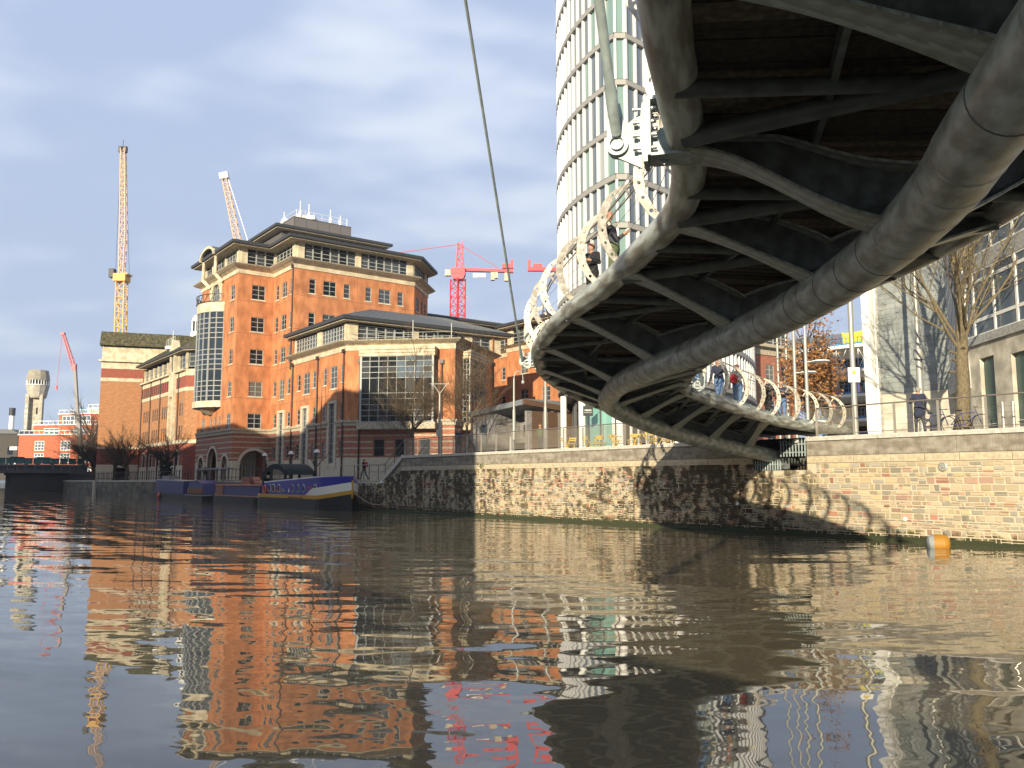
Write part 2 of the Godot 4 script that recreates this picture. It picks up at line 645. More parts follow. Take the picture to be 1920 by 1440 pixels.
func add_stone(b: MB, s0: float, s1: float, h0: float, h1: float, proud: float) -> void:
	# s grows to the left as seen from the river
	var e := minf(0.018, (h1 - h0) * 0.18)
	var t0 := 0.02
	var t1 := -proud
	var jx := rng.randf_range(0, e)
	var o := [[s1, h0], [s0, h0], [s0, h1], [s1, h1]]
	var q := [[s1 - e - jx, h0 + e], [s0 + e, h0 + e * 0.8], [s0 + e + jx, h1 - e], [s1 - e, h1 - e * 0.7]]
	var op := []
	var ip := []
	for k in 4:
		q[k][0] += rng.randf_range(-1, 1) * minf(0.022, (s1 - s0) * 0.08)
		q[k][1] += rng.randf_range(-1, 1) * minf(0.014, (h1 - h0) * 0.1)
		op.append(S(o[k][0], t0, o[k][1]))
		ip.append(S(q[k][0], t1 + rng.randf_range(-0.006, 0.006), q[k][1]))
	b.quad_uv(ip[0], ip[1], ip[2], ip[3], wall_uv(q[0][0], q[0][1]), wall_uv(q[1][0], q[1][1]), wall_uv(q[2][0], q[2][1]), wall_uv(q[3][0], q[3][1]))
	for k in 4:
		var m := (k + 1) % 4
		b.quad_uv(op[k], op[m], ip[m], ip[k], wall_uv(o[k][0], o[k][1]), wall_uv(o[m][0], o[m][1]), wall_uv(q[m][0], q[m][1]), wall_uv(q[k][0], q[k][1]))


func stone_color() -> Color:
	var r := rng.randf()
	var c := Color(0.40, 0.33, 0.225)
	if r < 0.26:
		c = Color(0.31, 0.285, 0.225)
	elif r < 0.31:
		c = Color(0.37, 0.19, 0.125)
	elif r < 0.40:
		c = Color(0.40, 0.265, 0.19)
	elif r < 0.56:
		c = Color(0.44, 0.35, 0.21)
	var k := rng.randf_range(0.66, 1.2)
	return Color(c.r * k, c.g * k * rng.randf_range(0.96, 1.04), c.b * k)


func make_quay_wall() -> void:
	rng.seed = 101
	var wall := thing("quay_wall", "long rubble stone quay wall with a concrete parapet above the river", "quay wall", S(0, 0, 0))
	var stain := stain_image()
	var sm := StandardMaterial3D.new()
	sm.resource_name = "quay_stone"
	sm.vertex_color_use_as_albedo = true
	sm.albedo_texture = stain
	sm.roughness = 0.92
	sm.heightmap_enabled = true
	sm.heightmap_scale = 1.2
	sm.heightmap_texture = M.tex_fine
	var mm := sm.duplicate()
	mm.resource_name = "quay_mortar"
	# core with the recess under the footbridge between s 0.55 and 1.95 left open above h 2.55
	var core := MB.new()
	core.col = Color(0.50, 0.43, 0.315)
	for seg in [[-60.0, -16.0, 2.9], [-16.0, -0.62, 2.9], [-0.62, 2.0, 2.62], [2.0, 32.6, 2.9], [32.6, 44.0, 2.0]]:
		var n := int(maxf(1.0, (seg[1] - seg[0]) / 3.0))
		for k in n:
			var a: float = lerpf(seg[0], seg[1], float(k) / n)
			var b: float = lerpf(seg[0], seg[1], float(k + 1) / n)
			core.quad_uv(S(b, 0, -1.5), S(a, 0, -1.5), S(a, 0, seg[2]), S(b, 0, seg[2]), wall_uv(b, 0), wall_uv(a, 0), wall_uv(a, seg[2]), wall_uv(b, seg[2]))
	put("mortar_bed", core, mm, wall)
	# rubble courses
	var list := []
	var h := 0.0
	while h < 2.84:
		var ch := rng.randf_range(0.075, 0.25)
		if h + ch > 2.78:
			ch = 2.885 - h
		var s := -15.5 + rng.randf() * 0.4
		while s < 42.0:
			var l := rng.randf_range(0.13, 0.46) * (0.6 + ch * 2.4)
			var top := h + ch
			var roof := 2.89 if s < 32.6 else lerpf(2.8, 1.95, clampf((s - 32.6) / 3.0, 0.0, 1.0))
			if s + l > -0.7 and s < 2.0:
				roof = 2.6
			if top < roof + 0.06 and l > 0.1:
				var gap := 0.014
				var bot := h + rng.randf_range(0.0, 0.012)
				var tp := top - gap - rng.randf_range(0.0, 0.014)
				if rng.randf() < 0.34 and ch > 0.13:
					var mid := lerpf(bot, tp, rng.randf_range(0.3, 0.7))
					list.append([s, s + l - gap, bot, mid - gap])
					list.append([s, s + l - gap, mid, tp])
				else:
					list.append([s, s + l - gap, bot, tp])
			s += l
		h += ch
	list.append([-10.6, -8.9, 1.02, 1.36])
	var rest := MB.new()
	var few := []
	for q in list:
		var b := MB.new() if q[0] > -9.6 and q[0] < -3.6 and few.size() < 298 else rest
		b.col = stone_color()
		if q[1] - q[0] > 1.2:
			b.col = Color(0.52, 0.42, 0.25)
		add_stone(b, q[0], q[1], q[2], q[3], rng.randf_range(0.012, 0.04) + (0.02 if q[1] - q[0] > 1.2 else 0.0))
		if b != rest:
			few.append(b)
	for b in few:
		put("stone", b, sm, wall)
	stuff(put("stone", rest, sm, wall))
	# foot of the wall under green weed, just at the water
	var foot := MB.new()
	var s := -20.0
	while s < 40.0:
		var l := rng.randf_range(0.5, 1.1)
		var hh := rng.randf_range(0.05, 0.13)
		foot.prism(PackedVector2Array([Vector2(0.02, -0.4), Vector2(-0.12 - rng.randf() * 0.05, -0.4), Vector2(-0.10 - rng.randf() * 0.05, hh * 0.5), Vector2(-0.03, hh + 0.05), Vector2(0.02, hh + 0.07)]), Transform3D(Basis(S(0, 1, 0) - S(0, 0, 0), Vector3.UP, S(0, 0, 0) - S(1, 0, 0)).orthonormalized(), S(s, 0, 0)), -l, 0.0)
		s += l * 0.98
	stuff(put("weed_ledge", foot, M.algae, wall))
	# band of squared blocks
	s = -24.0
	while s < 32.4:
		var l := rng.randf_range(1.15, 1.75)
		var e := minf(s + l, 32.4)
		if not (e > -0.62 and s < 2.0):
			block(wall, "band_block", s, e - 0.02, 2.895, 3.175, -0.05, 0.3, M.ashlar if s < 24.0 else M.cream_stained)
		else:
			if s < -0.62:
				block(wall, "band_block", s, -0.64, 2.895, 3.175, -0.05, 0.3, M.ashlar)
			if e > 2.0:
				block(wall, "band_block", 2.02, e - 0.02, 2.895, 3.175, -0.05, 0.3, M.ashlar)
		s = e
	# concrete parapet panels with board marks, and coping slabs
	s = -24.0
	while s < 32.2:
		var e := minf(s + 2.9, 32.4)
		if s < -0.6 and e > -0.6:
			e = -0.62
		if s >= -0.62 and s < 2.0:
			s = 2.0
			e = 4.9
		var pb := MB.new()
		slab_at(pb, s + 0.01, e - 0.01, 3.19, 3.76, -0.02, 0.3)
		var k := s + 0.06
		while k < e - 0.08:
			slab_at(pb, k, k + 0.045, 3.20, 3.755, -0.033, -0.018)
			k += 0.105
		put("parapet_panel", pb, M.concrete, wall)
		block(wall, "coping_slab", s + 0.006, e - 0.006, 3.775, 3.95, -0.09, 0.46, M.coping_slab)
		s = e
	# dark recess behind the palisade under the footbridge
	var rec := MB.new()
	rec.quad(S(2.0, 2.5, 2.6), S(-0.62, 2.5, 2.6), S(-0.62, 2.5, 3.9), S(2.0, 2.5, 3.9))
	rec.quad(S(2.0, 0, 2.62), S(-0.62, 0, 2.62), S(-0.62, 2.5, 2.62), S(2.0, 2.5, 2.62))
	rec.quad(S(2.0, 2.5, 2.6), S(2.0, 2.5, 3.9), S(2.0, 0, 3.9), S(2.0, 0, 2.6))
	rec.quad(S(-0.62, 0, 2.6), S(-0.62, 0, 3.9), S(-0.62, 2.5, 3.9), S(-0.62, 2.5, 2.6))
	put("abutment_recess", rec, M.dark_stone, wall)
	# flood outlet disc, lime patches, iron ring
	var disc := MB.new()
	var bb := Basis(S(0, 0, 0) - S(1, 0, 0), S(0, 0, 0) - S(0, 1, 0), Vector3.UP)
	bb = Basis(bb.x, bb.y, bb.x.cross(bb.y)).orthonormalized()
	disc.lathe([[0.165, -0.02], [0.165, 0.05], [0.13, 0.075], [0.125, 0.06], [0.06, 0.06], [0.05, 0.085], [0.0, 0.085]], S(-6.1, 0, 2.68), 20, bb)
	put("outlet_flap", disc, M.pole_grey, wall)
	for q in [[-4.62, 0.82, 0.09], [0.4, 1.15, 0.08], [2.9, 1.2, 0.09]]:
		var pd := MB.new()
		pd.lathe([[q[2], -0.02], [q[2] * 0.9, 0.035], [q[2] * 0.3, 0.05], [0.0, 0.04]], S(q[0], 0, q[1]), 12, bb)
		put("drain_boss", pd, M.white_paint, wall)
	# lower quay: coping stones and rougher wall beyond the stair, far along the river
	rng.seed = 104
	var far := MB.new()
	s = 36.4
	while s < 175.0:
		var l := rng.randf_range(1.2, 2.4)
		slab_at(far, s, s + l - 0.03, 2.02, 2.25, -0.06, 0.5)
		s += l
	stuff(put("lower_coping", far, M.limestone, wall))
	var lw := MB.new()
	rng.seed = 106
	for k in 90:
		var a := 42.0 + k * 1.5
		for j in 5:
			lw.col = Color(0.20, 0.18, 0.135) * rng.randf_range(0.7, 1.25) if rng.randf() < 0.9 else Color(0.30, 0.27, 0.19)
			var h0 := -0.6 + j * 0.525
			var dd := rng.randf_range(0.0, 0.05)
			lw.box(S(a + 0.75, 0.15 - dd, h0 + 0.26), Vector3(1.47, 0.51, 0.3), Basis(S(0, 0, 0) - S(1, 0, 0), Vector3.UP, (S(0, 0, 0) - S(0, 1, 0))).orthonormalized())
	var lm := StandardMaterial3D.new()
	lm.vertex_color_use_as_albedo = true
	lm.albedo_texture = M.tex_fine
	lm.uv1_triplanar = true
	lm.uv1_world_triplanar = true
	lm.uv1_scale = Vector3(0.3, 0.3, 0.3)
	lm.roughness = 0.95
	stuff(put("far_wall_blocks", lw, lm, wall))
	var bt := MB.new()
	for j in 6:
		slab_at(bt, 133.6 + rng.randf() * 0.1, 135.4 - rng.randf() * 0.1, -0.3 + j * 0.43, 0.11 + j * 0.43, -0.42, -0.1)
	stuff(put("pale_buttress", bt, M.limestone, wall))


func slab_at(b: MB, s0: float, s1: float, h0: float, h1: float, t0: float, t1: float) -> void:
	b.box((S(s0, t0, h0) + S(s1, t1, h1)) * 0.5, Vector3(s1 - s0, h1 - h0, t1 - t0), Basis(S(0, 0, 0) - S(1, 0, 0), Vector3.UP, S(0, 0, 0) - S(0, 1, 0)).orthonormalized())


func block(parent: Node, called: String, s0: float, s1: float, h0: float, h1: float, t0: float, t1: float, m: Material) -> void:
	var b := MB.new()
	var f := Transform3D(Basis(S(0, 0, 0) - S(1, 0, 0), Vector3.UP, S(0, 0, 0) - S(0, 1, 0)).orthonormalized(), S(0, 0, 0))
	var e := 0.012
	# a block with chamfered front edges, in the wall's axes: x = -s, y = height, z = towards the river
	var x0 := -s1
	var x1 := -s0
	var z := -t0
	var o := [Vector3(x0, h0, z - e), Vector3(x1, h0, z - e), Vector3(x1, h1, z - e), Vector3(x0, h1, z - e)]
	var q := [Vector3(x0 + e, h0 + e, z), Vector3(x1 - e, h0 + e, z), Vector3(x1 - e, h1 - e, z), Vector3(x0 + e, h1 - e, z)]
	b.quad(f * q[0], f * q[1], f * q[2], f * q[3])
	for k in 4:
		b.quad(f * o[k], f * o[(k + 1) % 4], f * q[(k + 1) % 4], f * q[k])
		b.quad(f * Vector3(o[k].x, o[k].y, -t1), f * Vector3(o[(k + 1) % 4].x, o[(k + 1) % 4].y, -t1), f * o[(k + 1) % 4], f * o[k])
	put(called, b, m, parent)


func make_palisade() -> void:
	var f := thing("palisade_fence", "pale steel palisade fence closing the gap under the footbridge landing", "fence", S(0, 0, 2.9))
	for k in 9:
		var s := -0.58 + k * 0.145
		var b := MB.new()
		var fr := Transform3D(Basis(S(0, 0, 0) - S(1, 0, 0), Vector3.UP, S(0, 0, 0) - S(0, 1, 0)).orthonormalized(), S(s, -0.04, 0))
		b.prism(PackedVector2Array([Vector2(-0.03, 3.18), Vector2(0.03, 3.18), Vector2(0.03, 3.80), Vector2(0.0, 3.90), Vector2(-0.03, 3.80)]), fr, 0.0, 0.02)
		put("pale", b, M.steel_clean, f)
	for k in 11:
		var s := 0.62 + k * 0.125
		var b := MB.new()
		var fr := Transform3D(Basis(S(0, 0, 0) - S(1, 0, 0), Vector3.UP, S(0, 0, 0) - S(0, 1, 0)).orthonormalized(), S(s, -0.04, 0))
		b.prism(PackedVector2Array([Vector2(-0.03, 2.62), Vector2(0.03, 2.62), Vector2(0.03, 2.98), Vector2(0.0, 3.04), Vector2(-0.03, 2.98)]), fr, 0.0, 0.02)
		put("pale", b, M.steel_clean, f)
	var r := MB.new()
	slab_at(r, -0.6, 0.6, 3.33, 3.37, -0.035, 0.0)
	slab_at(r, -0.6, 0.6, 3.66, 3.70, -0.035, 0.0)
	slab_at(r, 0.55, 1.95, 2.86, 2.89, -0.035, 0.0)
	put("rail", r, M.steel_clean, f)
	var l := tag(put("bulkhead_lamp", MB.new(), M.lamp_glass), "round bulkhead lamp above the palisade under the footbridge", "lamp")
	var lb := MB.new()
	lb.ball(Vector3.ZERO, Vector3(0.12, 0.12, 0.12))
	l.mesh = lb.mesh()
	l.position = S(-0.22, -0.12, 3.82)


func make_balustrade() -> void:
	# frosted glass balustrade along the upper quay
	var f := thing("glass_balustrade", "glass balustrade with steel posts and a dark handrail along the quay edge", "balustrade", S(0, 0.2, 3.95))
	var hr := MB.new()
	var low := MB.new()
	for seg in [[-24.0, -1.0], [3.6, 32.3]]:
		hr.rod(S(seg[0], 0.2, 5.1), S(seg[1], 0.2, 5.1), 0.028, 8)
		low.rod(S(seg[0], 0.2, 4.06), S(seg[1], 0.2, 4.06), 0.015, 6)
		var n := int(roundf((seg[1] - seg[0]) / 1.62))
		for k in n + 1:
			var s: float = lerpf(seg[0], seg[1], float(k) / n)
			var b := MB.new()
			slab_at(b, s - 0.045, s + 0.045, 3.95, 5.06, 0.17, 0.20)
			slab_at(b, s - 0.075, s + 0.075, 3.95, 3.97, 0.1, 0.3)
			put("post", b, M.stainless, f)
			if k < n and (seg[0] > 0.0 or k == n - 1):
				var g := MB.new()
				var e: float = lerpf(seg[0], seg[1], float(k + 1) / n)
				slab_at(g, s + 0.06, e - 0.06, 4.07, 5.03, 0.205, 0.215)
				put("glass_panel", g, M.clear_glass, f)
			elif k < n:
				var e: float = lerpf(seg[0], seg[1], float(k + 1) / n)
				for q in 3:
					var w := MB.new()
					w.rod(S(s, 0.2, 4.3 + q * 0.2), S(e, 0.2, 4.3 + q * 0.2), 0.004, 4)
					put("wire", w, M.wire, f)
	put("handrail", hr, M.handrail, f)
	put("bottom_rail", low, M.handrail, f)
	# the stair down to the lower quay with its rails
	var st := thing("quay_stair", "stone stair with steel rails stepping down to the lower quay", "stair", S(34, 0.5, 2.25))
	for k in 9:
		var b := MB.new()
		slab_at(b, 32.4 + k * 0.3, 32.7 + k * 0.3, 2.25 - 0.3, 3.95 - (k + 1) * 0.185, 0.1, 2.2)
		put("step", b, M.concrete, st)
	var sb := MB.new()
	for tt in [0.0, 2.3]:
		sb.beam(S(32.2, tt, 3.9), S(35.2, tt, 2.2), 0.12, 0.26)
	put("string", sb, M.coping_slab, st)
	for tt in [0.1, 2.2]:
		var rb := MB.new()
		rb.tube(PackedVector3Array([S(32.2, tt, 5.1), S(35.0, tt, 3.4), S(42.5, tt, 3.38)]), 0.03, 8)
		rb.tube(PackedVector3Array([S(32.2, tt, 4.6), S(35.0, tt, 2.9), S(42.5, tt, 2.86)]), 0.018, 6)
		put("rail", rb, M.handrail, st)
		for s in [32.25, 33.6, 35.0, 37.5, 40.0, 42.5]:
			var g := 3.95 if s < 32.4 else maxf(2.25, 3.95 - (s - 32.4) * 0.62)
			var pb := MB.new()
			pb.rod(S(s, tt, g), S(s, tt, g + 1.14), 0.03, 6)
			put("rail_post", pb, M.lamp_pole, st)


# ---------------------------------------------------------------- the footbridge
var bl := []
var bs := []
var br := []


func curve(a: Array, t: float) -> Vector3:
	var i := clampi(int(floor(t)), 0, a.size() - 2)
	var f := t - i
	var p0: Vector3 = a[maxi(i - 1, 0)]
	var p1: Vector3 = a[i]
	var p2: Vector3 = a[i + 1]
	var p3: Vector3 = a[mini(i + 2, a.size() - 1)]
	return 0.5 * (2.0 * p1 + (p2 - p0) * f + (2.0 * p0 - 5.0 * p1 + 4.0 * p2 - p3) * f * f + (3.0 * p1 - p0 - 3.0 * p2 + p3) * f * f * f)


func heading(a: Array, t: float) -> Vector3:
	var d := curve(a, minf(t + 0.02, a.size() - 1.0)) - curve(a, maxf(t - 0.02, 0.0))
	d.y = 0
	return d.normalized()


func bridge_curves() -> void:
	for p in [[-1.5, 5.5, -9.0], [-0.6, 5.6, -2.0], [0.35, 5.68, 2.5], [1.11, 5.7, 5.9], [1.44, 5.7, 7.16], [1.79, 5.7, 8.45], [2.07, 5.7, 9.71], [2.17, 5.7, 11.04], [2.02, 5.7, 12.61], [1.66, 5.7, 15.32], [1.16, 5.7, 17.84], [0.84, 5.7, 20.53], [0.72, 5.6, 22.96], [1.11, 5.4, 25.96], [2.35, 5.15, 29.5], [4.3, 4.87, 33.4], [6.8, 4.66, 36.9], [9.3, 4.5, 40.0], [12.0, 4.4, 43.4]]:
		bl.append(P(p[0], p[1], p[2]))
	for p in [[0.9, 4.6, -9.0], [1.6, 4.65, -2.0], [2.6, 4.7, 2.4], [3.35, 4.7, 5.7], [3.70, 4.7, 7.0], [3.95, 4.7, 8.35], [4.09, 4.7, 9.7], [4.14, 4.7, 11.2], [4.07, 4.7, 13.2], [3.60, 4.7, 16.6], [3.17, 4.73, 19.2], [2.90, 4.75, 22.2], [2.86, 4.70, 24.3], [3.05, 4.57, 26.6], [4.30, 4.24, 29.0], [6.35, 3.86, 31.6], [8.95, 3.50, 34.2], [11.4, 3.2, 36.5], [13.4, 3.1, 38.6]]:
		bs.append(P(p[0], p[1], p[2]))
	for p in [[3.3, 5.5, -9.0], [3.9, 5.6, -2.0], [4.9, 5.68, 2.3], [5.6, 5.7, 5.6], [5.9, 5.7, 6.9], [6.08, 5.7, 8.3], [6.22, 5.7, 9.8], [6.35, 5.7, 11.1], [6.35, 5.7, 13.2], [6.0, 5.68, 16.0], [5.6, 5.6, 18.0], [5.25, 5.5, 20.0], [5.02, 5.35, 21.8], [4.95, 5.2, 23.6], [5.3, 5.0, 25.9], [6.85, 4.73, 28.0], [8.85, 4.54, 30.7], [10.86, 4.39, 33.2], [15.0, 4.33, 38.1]]:
		br.append(P(p[0], p[1], p[2]))


func hoop_mesh() -> ArrayMesh:
	# a crescent plate with round holes; x outwards, y up, plate thickness along z
	var b := MB.new()
	var th := 0.009
	var cells := 15
	var ctr := Vector2(-0.56, 0.60)
	var rad := 0.79
	var at := func(u: float, w: float) -> Vector2:
		var an := deg_to_rad(lerpf(-51.0, 70.0, u))
		var half := 0.5 * lerpf(0.155, 0.055, pow(absf(u - 0.32) / 0.68, 1.6)) if u > 0.32 else 0.5 * lerpf(0.155, 0.105, (0.32 - u) / 0.32)
		var r := rad + w * half
		return ctr + Vector2(cos(an), sin(an)) * r
	for k in cells:
		var u0 := float(k) / cells
		var u1 := float(k + 1) / cells
		var holed := k % 2 == 1 and k < 13
		var mid: Vector2 = at.call((u0 + u1) * 0.5, 0.0)
		var hr := 0.027 if k > 2 else 0.031
		for side: float in [-1.0, 1.0]:
			var z: float = th * side
			if holed:
				var ring := []
				var inner := []
				for q in 16:
					var an := TAU * q / 16
					var d := Vector2(cos(an), sin(an))
					var m := maxf(absf(d.x), absf(d.y))
					var e: Vector2 = d / m
					ring.append(at.call(lerpf(u0, u1, e.x * 0.5 + 0.5), e.y))
					var dirv: Vector2 = (ring[q] - mid).normalized()
					inner.append(mid + dirv * hr)
				for q in 16:
					var w := (q + 1) % 16
					var a := [ring[q], ring[w], inner[w], inner[q]]
					var pts := []
					for p in a:
						pts.append(Vector3(p.x, p.y, z))
					if side < 0:
						b.quad(pts[0], pts[1], pts[2], pts[3])
					else:
						b.quad(pts[3], pts[2], pts[1], pts[0])
					if side > 0:
						b.quad(Vector3(inner[q].x, inner[q].y, th), Vector3(inner[w].x, inner[w].y, th), Vector3(inner[w].x, inner[w].y, -th), Vector3(inner[q].x, inner[q].y, -th))
			else:
				var p := [at.call(u0, -1.0), at.call(u0, 1.0), at.call(u1, 1.0), at.call(u1, -1.0)]
				var v3 := []
				for q in p:
					v3.append(Vector3(q.x, q.y, z))
				if side > 0:
					b.quad(v3[0], v3[1], v3[2], v3[3])
				else:
					b.quad(v3[3], v3[2], v3[1], v3[0])
		for w: float in [-1.0, 1.0]:
			var p: Vector2 = at.call(u0, w)
			var q: Vector2 = at.call(u1, w)
			if w > 0:
				b.quad(Vector3(p.x, p.y, th), Vector3(p.x, p.y, -th), Vector3(q.x, q.y, -th), Vector3(q.x, q.y, th))
			else:
				b.quad(Vector3(p.x, p.y, -th), Vector3(p.x, p.y, th), Vector3(q.x, q.y, th), Vector3(q.x, q.y, -th))
	# small bracket plate for the inner rail and the two fixing bolts at the foot
	b.box(Vector3(-0.27, 1.17, 0), Vector3(0.05, 0.2, 0.012), Basis(Vector3(0, 0, 1), -0.6))
	for q in [Vector3(-0.06, 0.02, 0), Vector3(0.0, 0.10, 0)]:
		b.lathe([[0.018, -0.03], [0.018, 0.03], [0.0, 0.03]], q, 8, Basis(Vector3.RIGHT, PI / 2))
	return b.mesh()


func make_bridge() -> void:
	bridge_curves()
	var g := thing("footbridge", "curving steel footbridge with hooped railings sweeping overhead to the far quay", "footbridge", P(1.0, 0.0, 12.0))
	# edge tubes and the lower spine tube
	for e in [[bl, 0.2, "edge_tube"], [br, 0.2, "edge_tube"], [bs, 0.29, "spine_tube"]]:
		var pts := PackedVector3Array()
		var n := 150
		for i in n + 1:
			pts.append(curve(e[0], 18.0 * i / n))
		var b := MB.new()
		b.tube(pts, e[1], 28 if e[1] > 0.25 else 22)
		put(e[2], b, M.steel_paint if e[2] == "spine_tube" else M.steel_dirty, g)
	# weld rings on the spine
	var t := 1.0
	while t < 17.4:
		var p := curve(bs, t)
		var d := (curve(bs, t + 0.02) - curve(bs, t - 0.02)).normalized()
		var b := MB.new()
		var w := rng.randf_range(0.012, 0.03)
		b.tube(PackedVector3Array([p - d * w, p - d * w * 0.5, p + d * w * 0.5, p + d * w]), [0.288, 0.2945, 0.2945, 0.288], 28, false)
		put("weld_ring", b, M.steel_rib if w < 0.02 else M.steel_paint, g)
		var l := (curve(bs, t + 0.5) - curve(bs, t)).length() * 2.0
		t += rng.randf_range(0.55, 1.0) / l
	# ribs from the edges down to the spine
	for q in [0.8, 2.75, 5.0, 6.9, 8.4, 9.8, 11.25, 12.45, 13.25, 14.0, 14.75, 15.5, 16.25]:
		for side in [bl, br]:
			make_rib(g, curve(side, q), curve(bs, q), q == 5.0)
	# cross tubes under the deck and diagonal braces
	for q in [1.8, 3.9, 6.0, 7.7, 9.1, 10.5, 11.9, 12.9, 13.6, 14.4, 15.1, 15.9, 16.8]:
		var a := curve(bl, q)
		var c := curve(br, q)
		var b := MB.new()
		b.rod(a + Vector3(0, -0.14, 0), c + Vector3(0, -0.14, 0), 0.08, 12)
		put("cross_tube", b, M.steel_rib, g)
		b = MB.new()
		a = curve(bl, q + 0.8)
		b.rod(a + Vector3(0, -0.16, 0), curve(br, maxf(q - 0.9, 0.1)) + Vector3(0, -0.16, 0), 0.10 if q < 8.0 else 0.07, 12)
		put("brace", b, M.steel_rib, g)
	for w in [0.3, 0.7]:
		var pts := PackedVector3Array()
		for i in 91:
			var q := 18.0 * i / 90
			pts.append(curve(bl, q).lerp(curve(br, q), w) + Vector3(0, -0.07, 0))
		var b := MB.new()
		for i in 90:
			b.beam(pts[i], pts[i + 1], 0.06, 0.16)
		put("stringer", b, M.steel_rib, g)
	# deck planks, one by one
	rng.seed = 202
	var kept := 0
	var rest := MB.new()
	t = 1.6
	while t < 17.9:
		var a0 := curve(bl, t)
		var c0 := curve(br, t)
		var ds := maxf((curve(bs, t + 0.05) - curve(bs, t)).length() / 0.05, 0.2)
		var dt := 0.148 / ds
		var a1 := curve(bl, t + dt * 0.93)
		var c1 := curve(br, t + dt * 0.93)
		var b := MB.new() if kept < 298 and t > 2.4 else rest
		var j := rng.randf_range(-0.008, 0.008)
		var up := Vector3(0, 0.045 + j, 0)
		var dn := Vector3(0, 0.0 + j, 0)
		var k0 := (c0 - a0).normalized() * 0.05
		b.quad(a0 + k0 + dn, a1 + k0 + dn, c1 - k0 + dn, c0 - k0 + dn)
		b.quad(a0 + k0 + up, c0 - k0 + up, c1 - k0 + up, a1 + k0 + up)
		b.quad(a0 + k0 + up, a0 + k0 + dn, c0 - k0 + dn, c0 - k0 + up)
		b.quad(c1 - k0 + up, c1 - k0 + dn, a1 + k0 + dn, a1 + k0 + up)
		if b != rest:
			kept += 1
			put("deck_plank", b, M.deck_timber if rng.randf() < 0.72 else M.deck_timber_pale, g)
		t += dt
	stuff(put("deck_plank", rest, M.deck_timber, g))
	var under := MB.new()
	for i in 100:
		var q := 18.0 * i / 100
		var q1 := 18.0 * (i + 1) / 100
		var lift := Vector3(0, 0.075, 0)
		under.quad(curve(bl, q) + lift, curve(bl, q1) + lift, curve(br, q1) + lift, curve(br, q) + lift)
	put("deck_surface", under, M.deck_timber, g)
	# hooped railings
	var hm := hoop_mesh()
	for side in 2:
		var e: Array = bl if side == 0 else br
		var sg := 1.0 if side == 0 else -1.0
		var tops := PackedVector3Array()
		var mids := PackedVector3Array()
		var wires := [PackedVector3Array(), PackedVector3Array(), PackedVector3Array(), PackedVector3Array(), PackedVector3Array()]
		t = 0.6
		var ntilt := 0
		while t < 17.95:
			var p := curve(e, t)
			var d := heading(e, t)
			var o := Vector3.UP.cross(d) * sg
			var f := Transform3D(Basis(o, Vector3.UP, o.cross(Vector3.UP)), p + o * 0.12 + Vector3(0, 0.165, 0))
			ntilt += 1
			var tilt := 0.12 * (1.0 if ntilt % 2 else -1.0)
			var fh := f
			fh.basis = f.basis * Basis(Vector3.UP, tilt)
			put("hoop", hm, M.hoop_steel, g, fh)
			tops.append(f * Vector3(-0.30, 1.355, 0))
			mids.append(f * Vector3(-0.22, 1.08, 0))
			var wx := [Vector3(0.06, 0.18, 0), Vector3(0.15, 0.38, 0), Vector3(0.18, 0.6, 0), Vector3(0.14, 0.82, 0), Vector3(0.04, 1.05, 0)]
			for k in 5:
				wires[k].append(f * wx[k])
			t += 1.6 / maxf((curve(e, minf(t + 0.1, 18.0)) - curve(e, t)).length() / 0.1, 0.3)
		var b := MB.new()
		b.tube(tops, 0.024, 8)
		put("handrail", b, M.hoop_steel, g)
		b = MB.new()
		b.tube(mids, 0.016, 6)
		put("inner_rail", b, M.hoop_steel, g)
		for k in 5:
			b = MB.new()
			b.tube(wires[k], 0.0045, 4)
			put("wire", b, M.wire, g)
		b = MB.new()
		for i in 110:
			var q := 18.0 * i / 110
			var q1 := 18.0 * (i + 1) / 110
			var o := Vector3.UP.cross(heading(e, q)) * sg
			b.beam(curve(e, q) + Vector3(0, 0.235, 0) - o * 0.03, curve(e, q1) + Vector3(0, 0.235, 0) - o * 0.03, 0.022, 0.13)
		put("edge_plate", b, M.steel_clean, g)
	# cable brackets
	var mast := P(-3.6, 24.0, -7.0)
	var cb := [[bl, 5.0, 1.0, 0.05, 1.0], [bl, 12.4, 1.0, 0.03, 0.72], [br, 14.0, -1.0, 0.03, 0.72]]
	for k in 3:
		var e: Array = cb[k][0]
		var p := curve(e, cb[k][1])
		var d := heading(e, cb[k][1])
		var o: Vector3 = Vector3.UP.cross(d) * cb[k][2]
		var f := Transform3D(Basis(o, Vector3.UP, o.cross(Vector3.UP)).scaled_local(Vector3.ONE * cb[k][4]), p + Vector3(0, 0.12, 0))
		make_bracket(g, f)
		make_cable(f, mast, cb[k][3], ["thick pale green cable strut with a teardrop fork end beside the glass tower", "thin grey stay cable rising across the open sky", "thin stay cable above the far landing of the footbridge"][k])
	var mb := MB.new()
	mb.tube(PackedVector3Array([P(-8.3, 3.0, -13.0), P(-5.8, 14.0, -9.8), mast + Vector3(-0.05, 0.8, 0.2)]), [0.2, 0.18, 0.1], 20)
	tag(put("bridge_mast", mb, M.steel_clean), "tall leaning steel mast on the near bank carrying the stay cables", "mast")
	# bearing feet at the far landing
	var ft := MB.new()
	ft.box(curve(bs, 17.0) + Vector3(0.1, -0.35, 0), Vector3(0.5, 0.35, 0.5))
	put("bearing", ft, M.steel_rib, g)


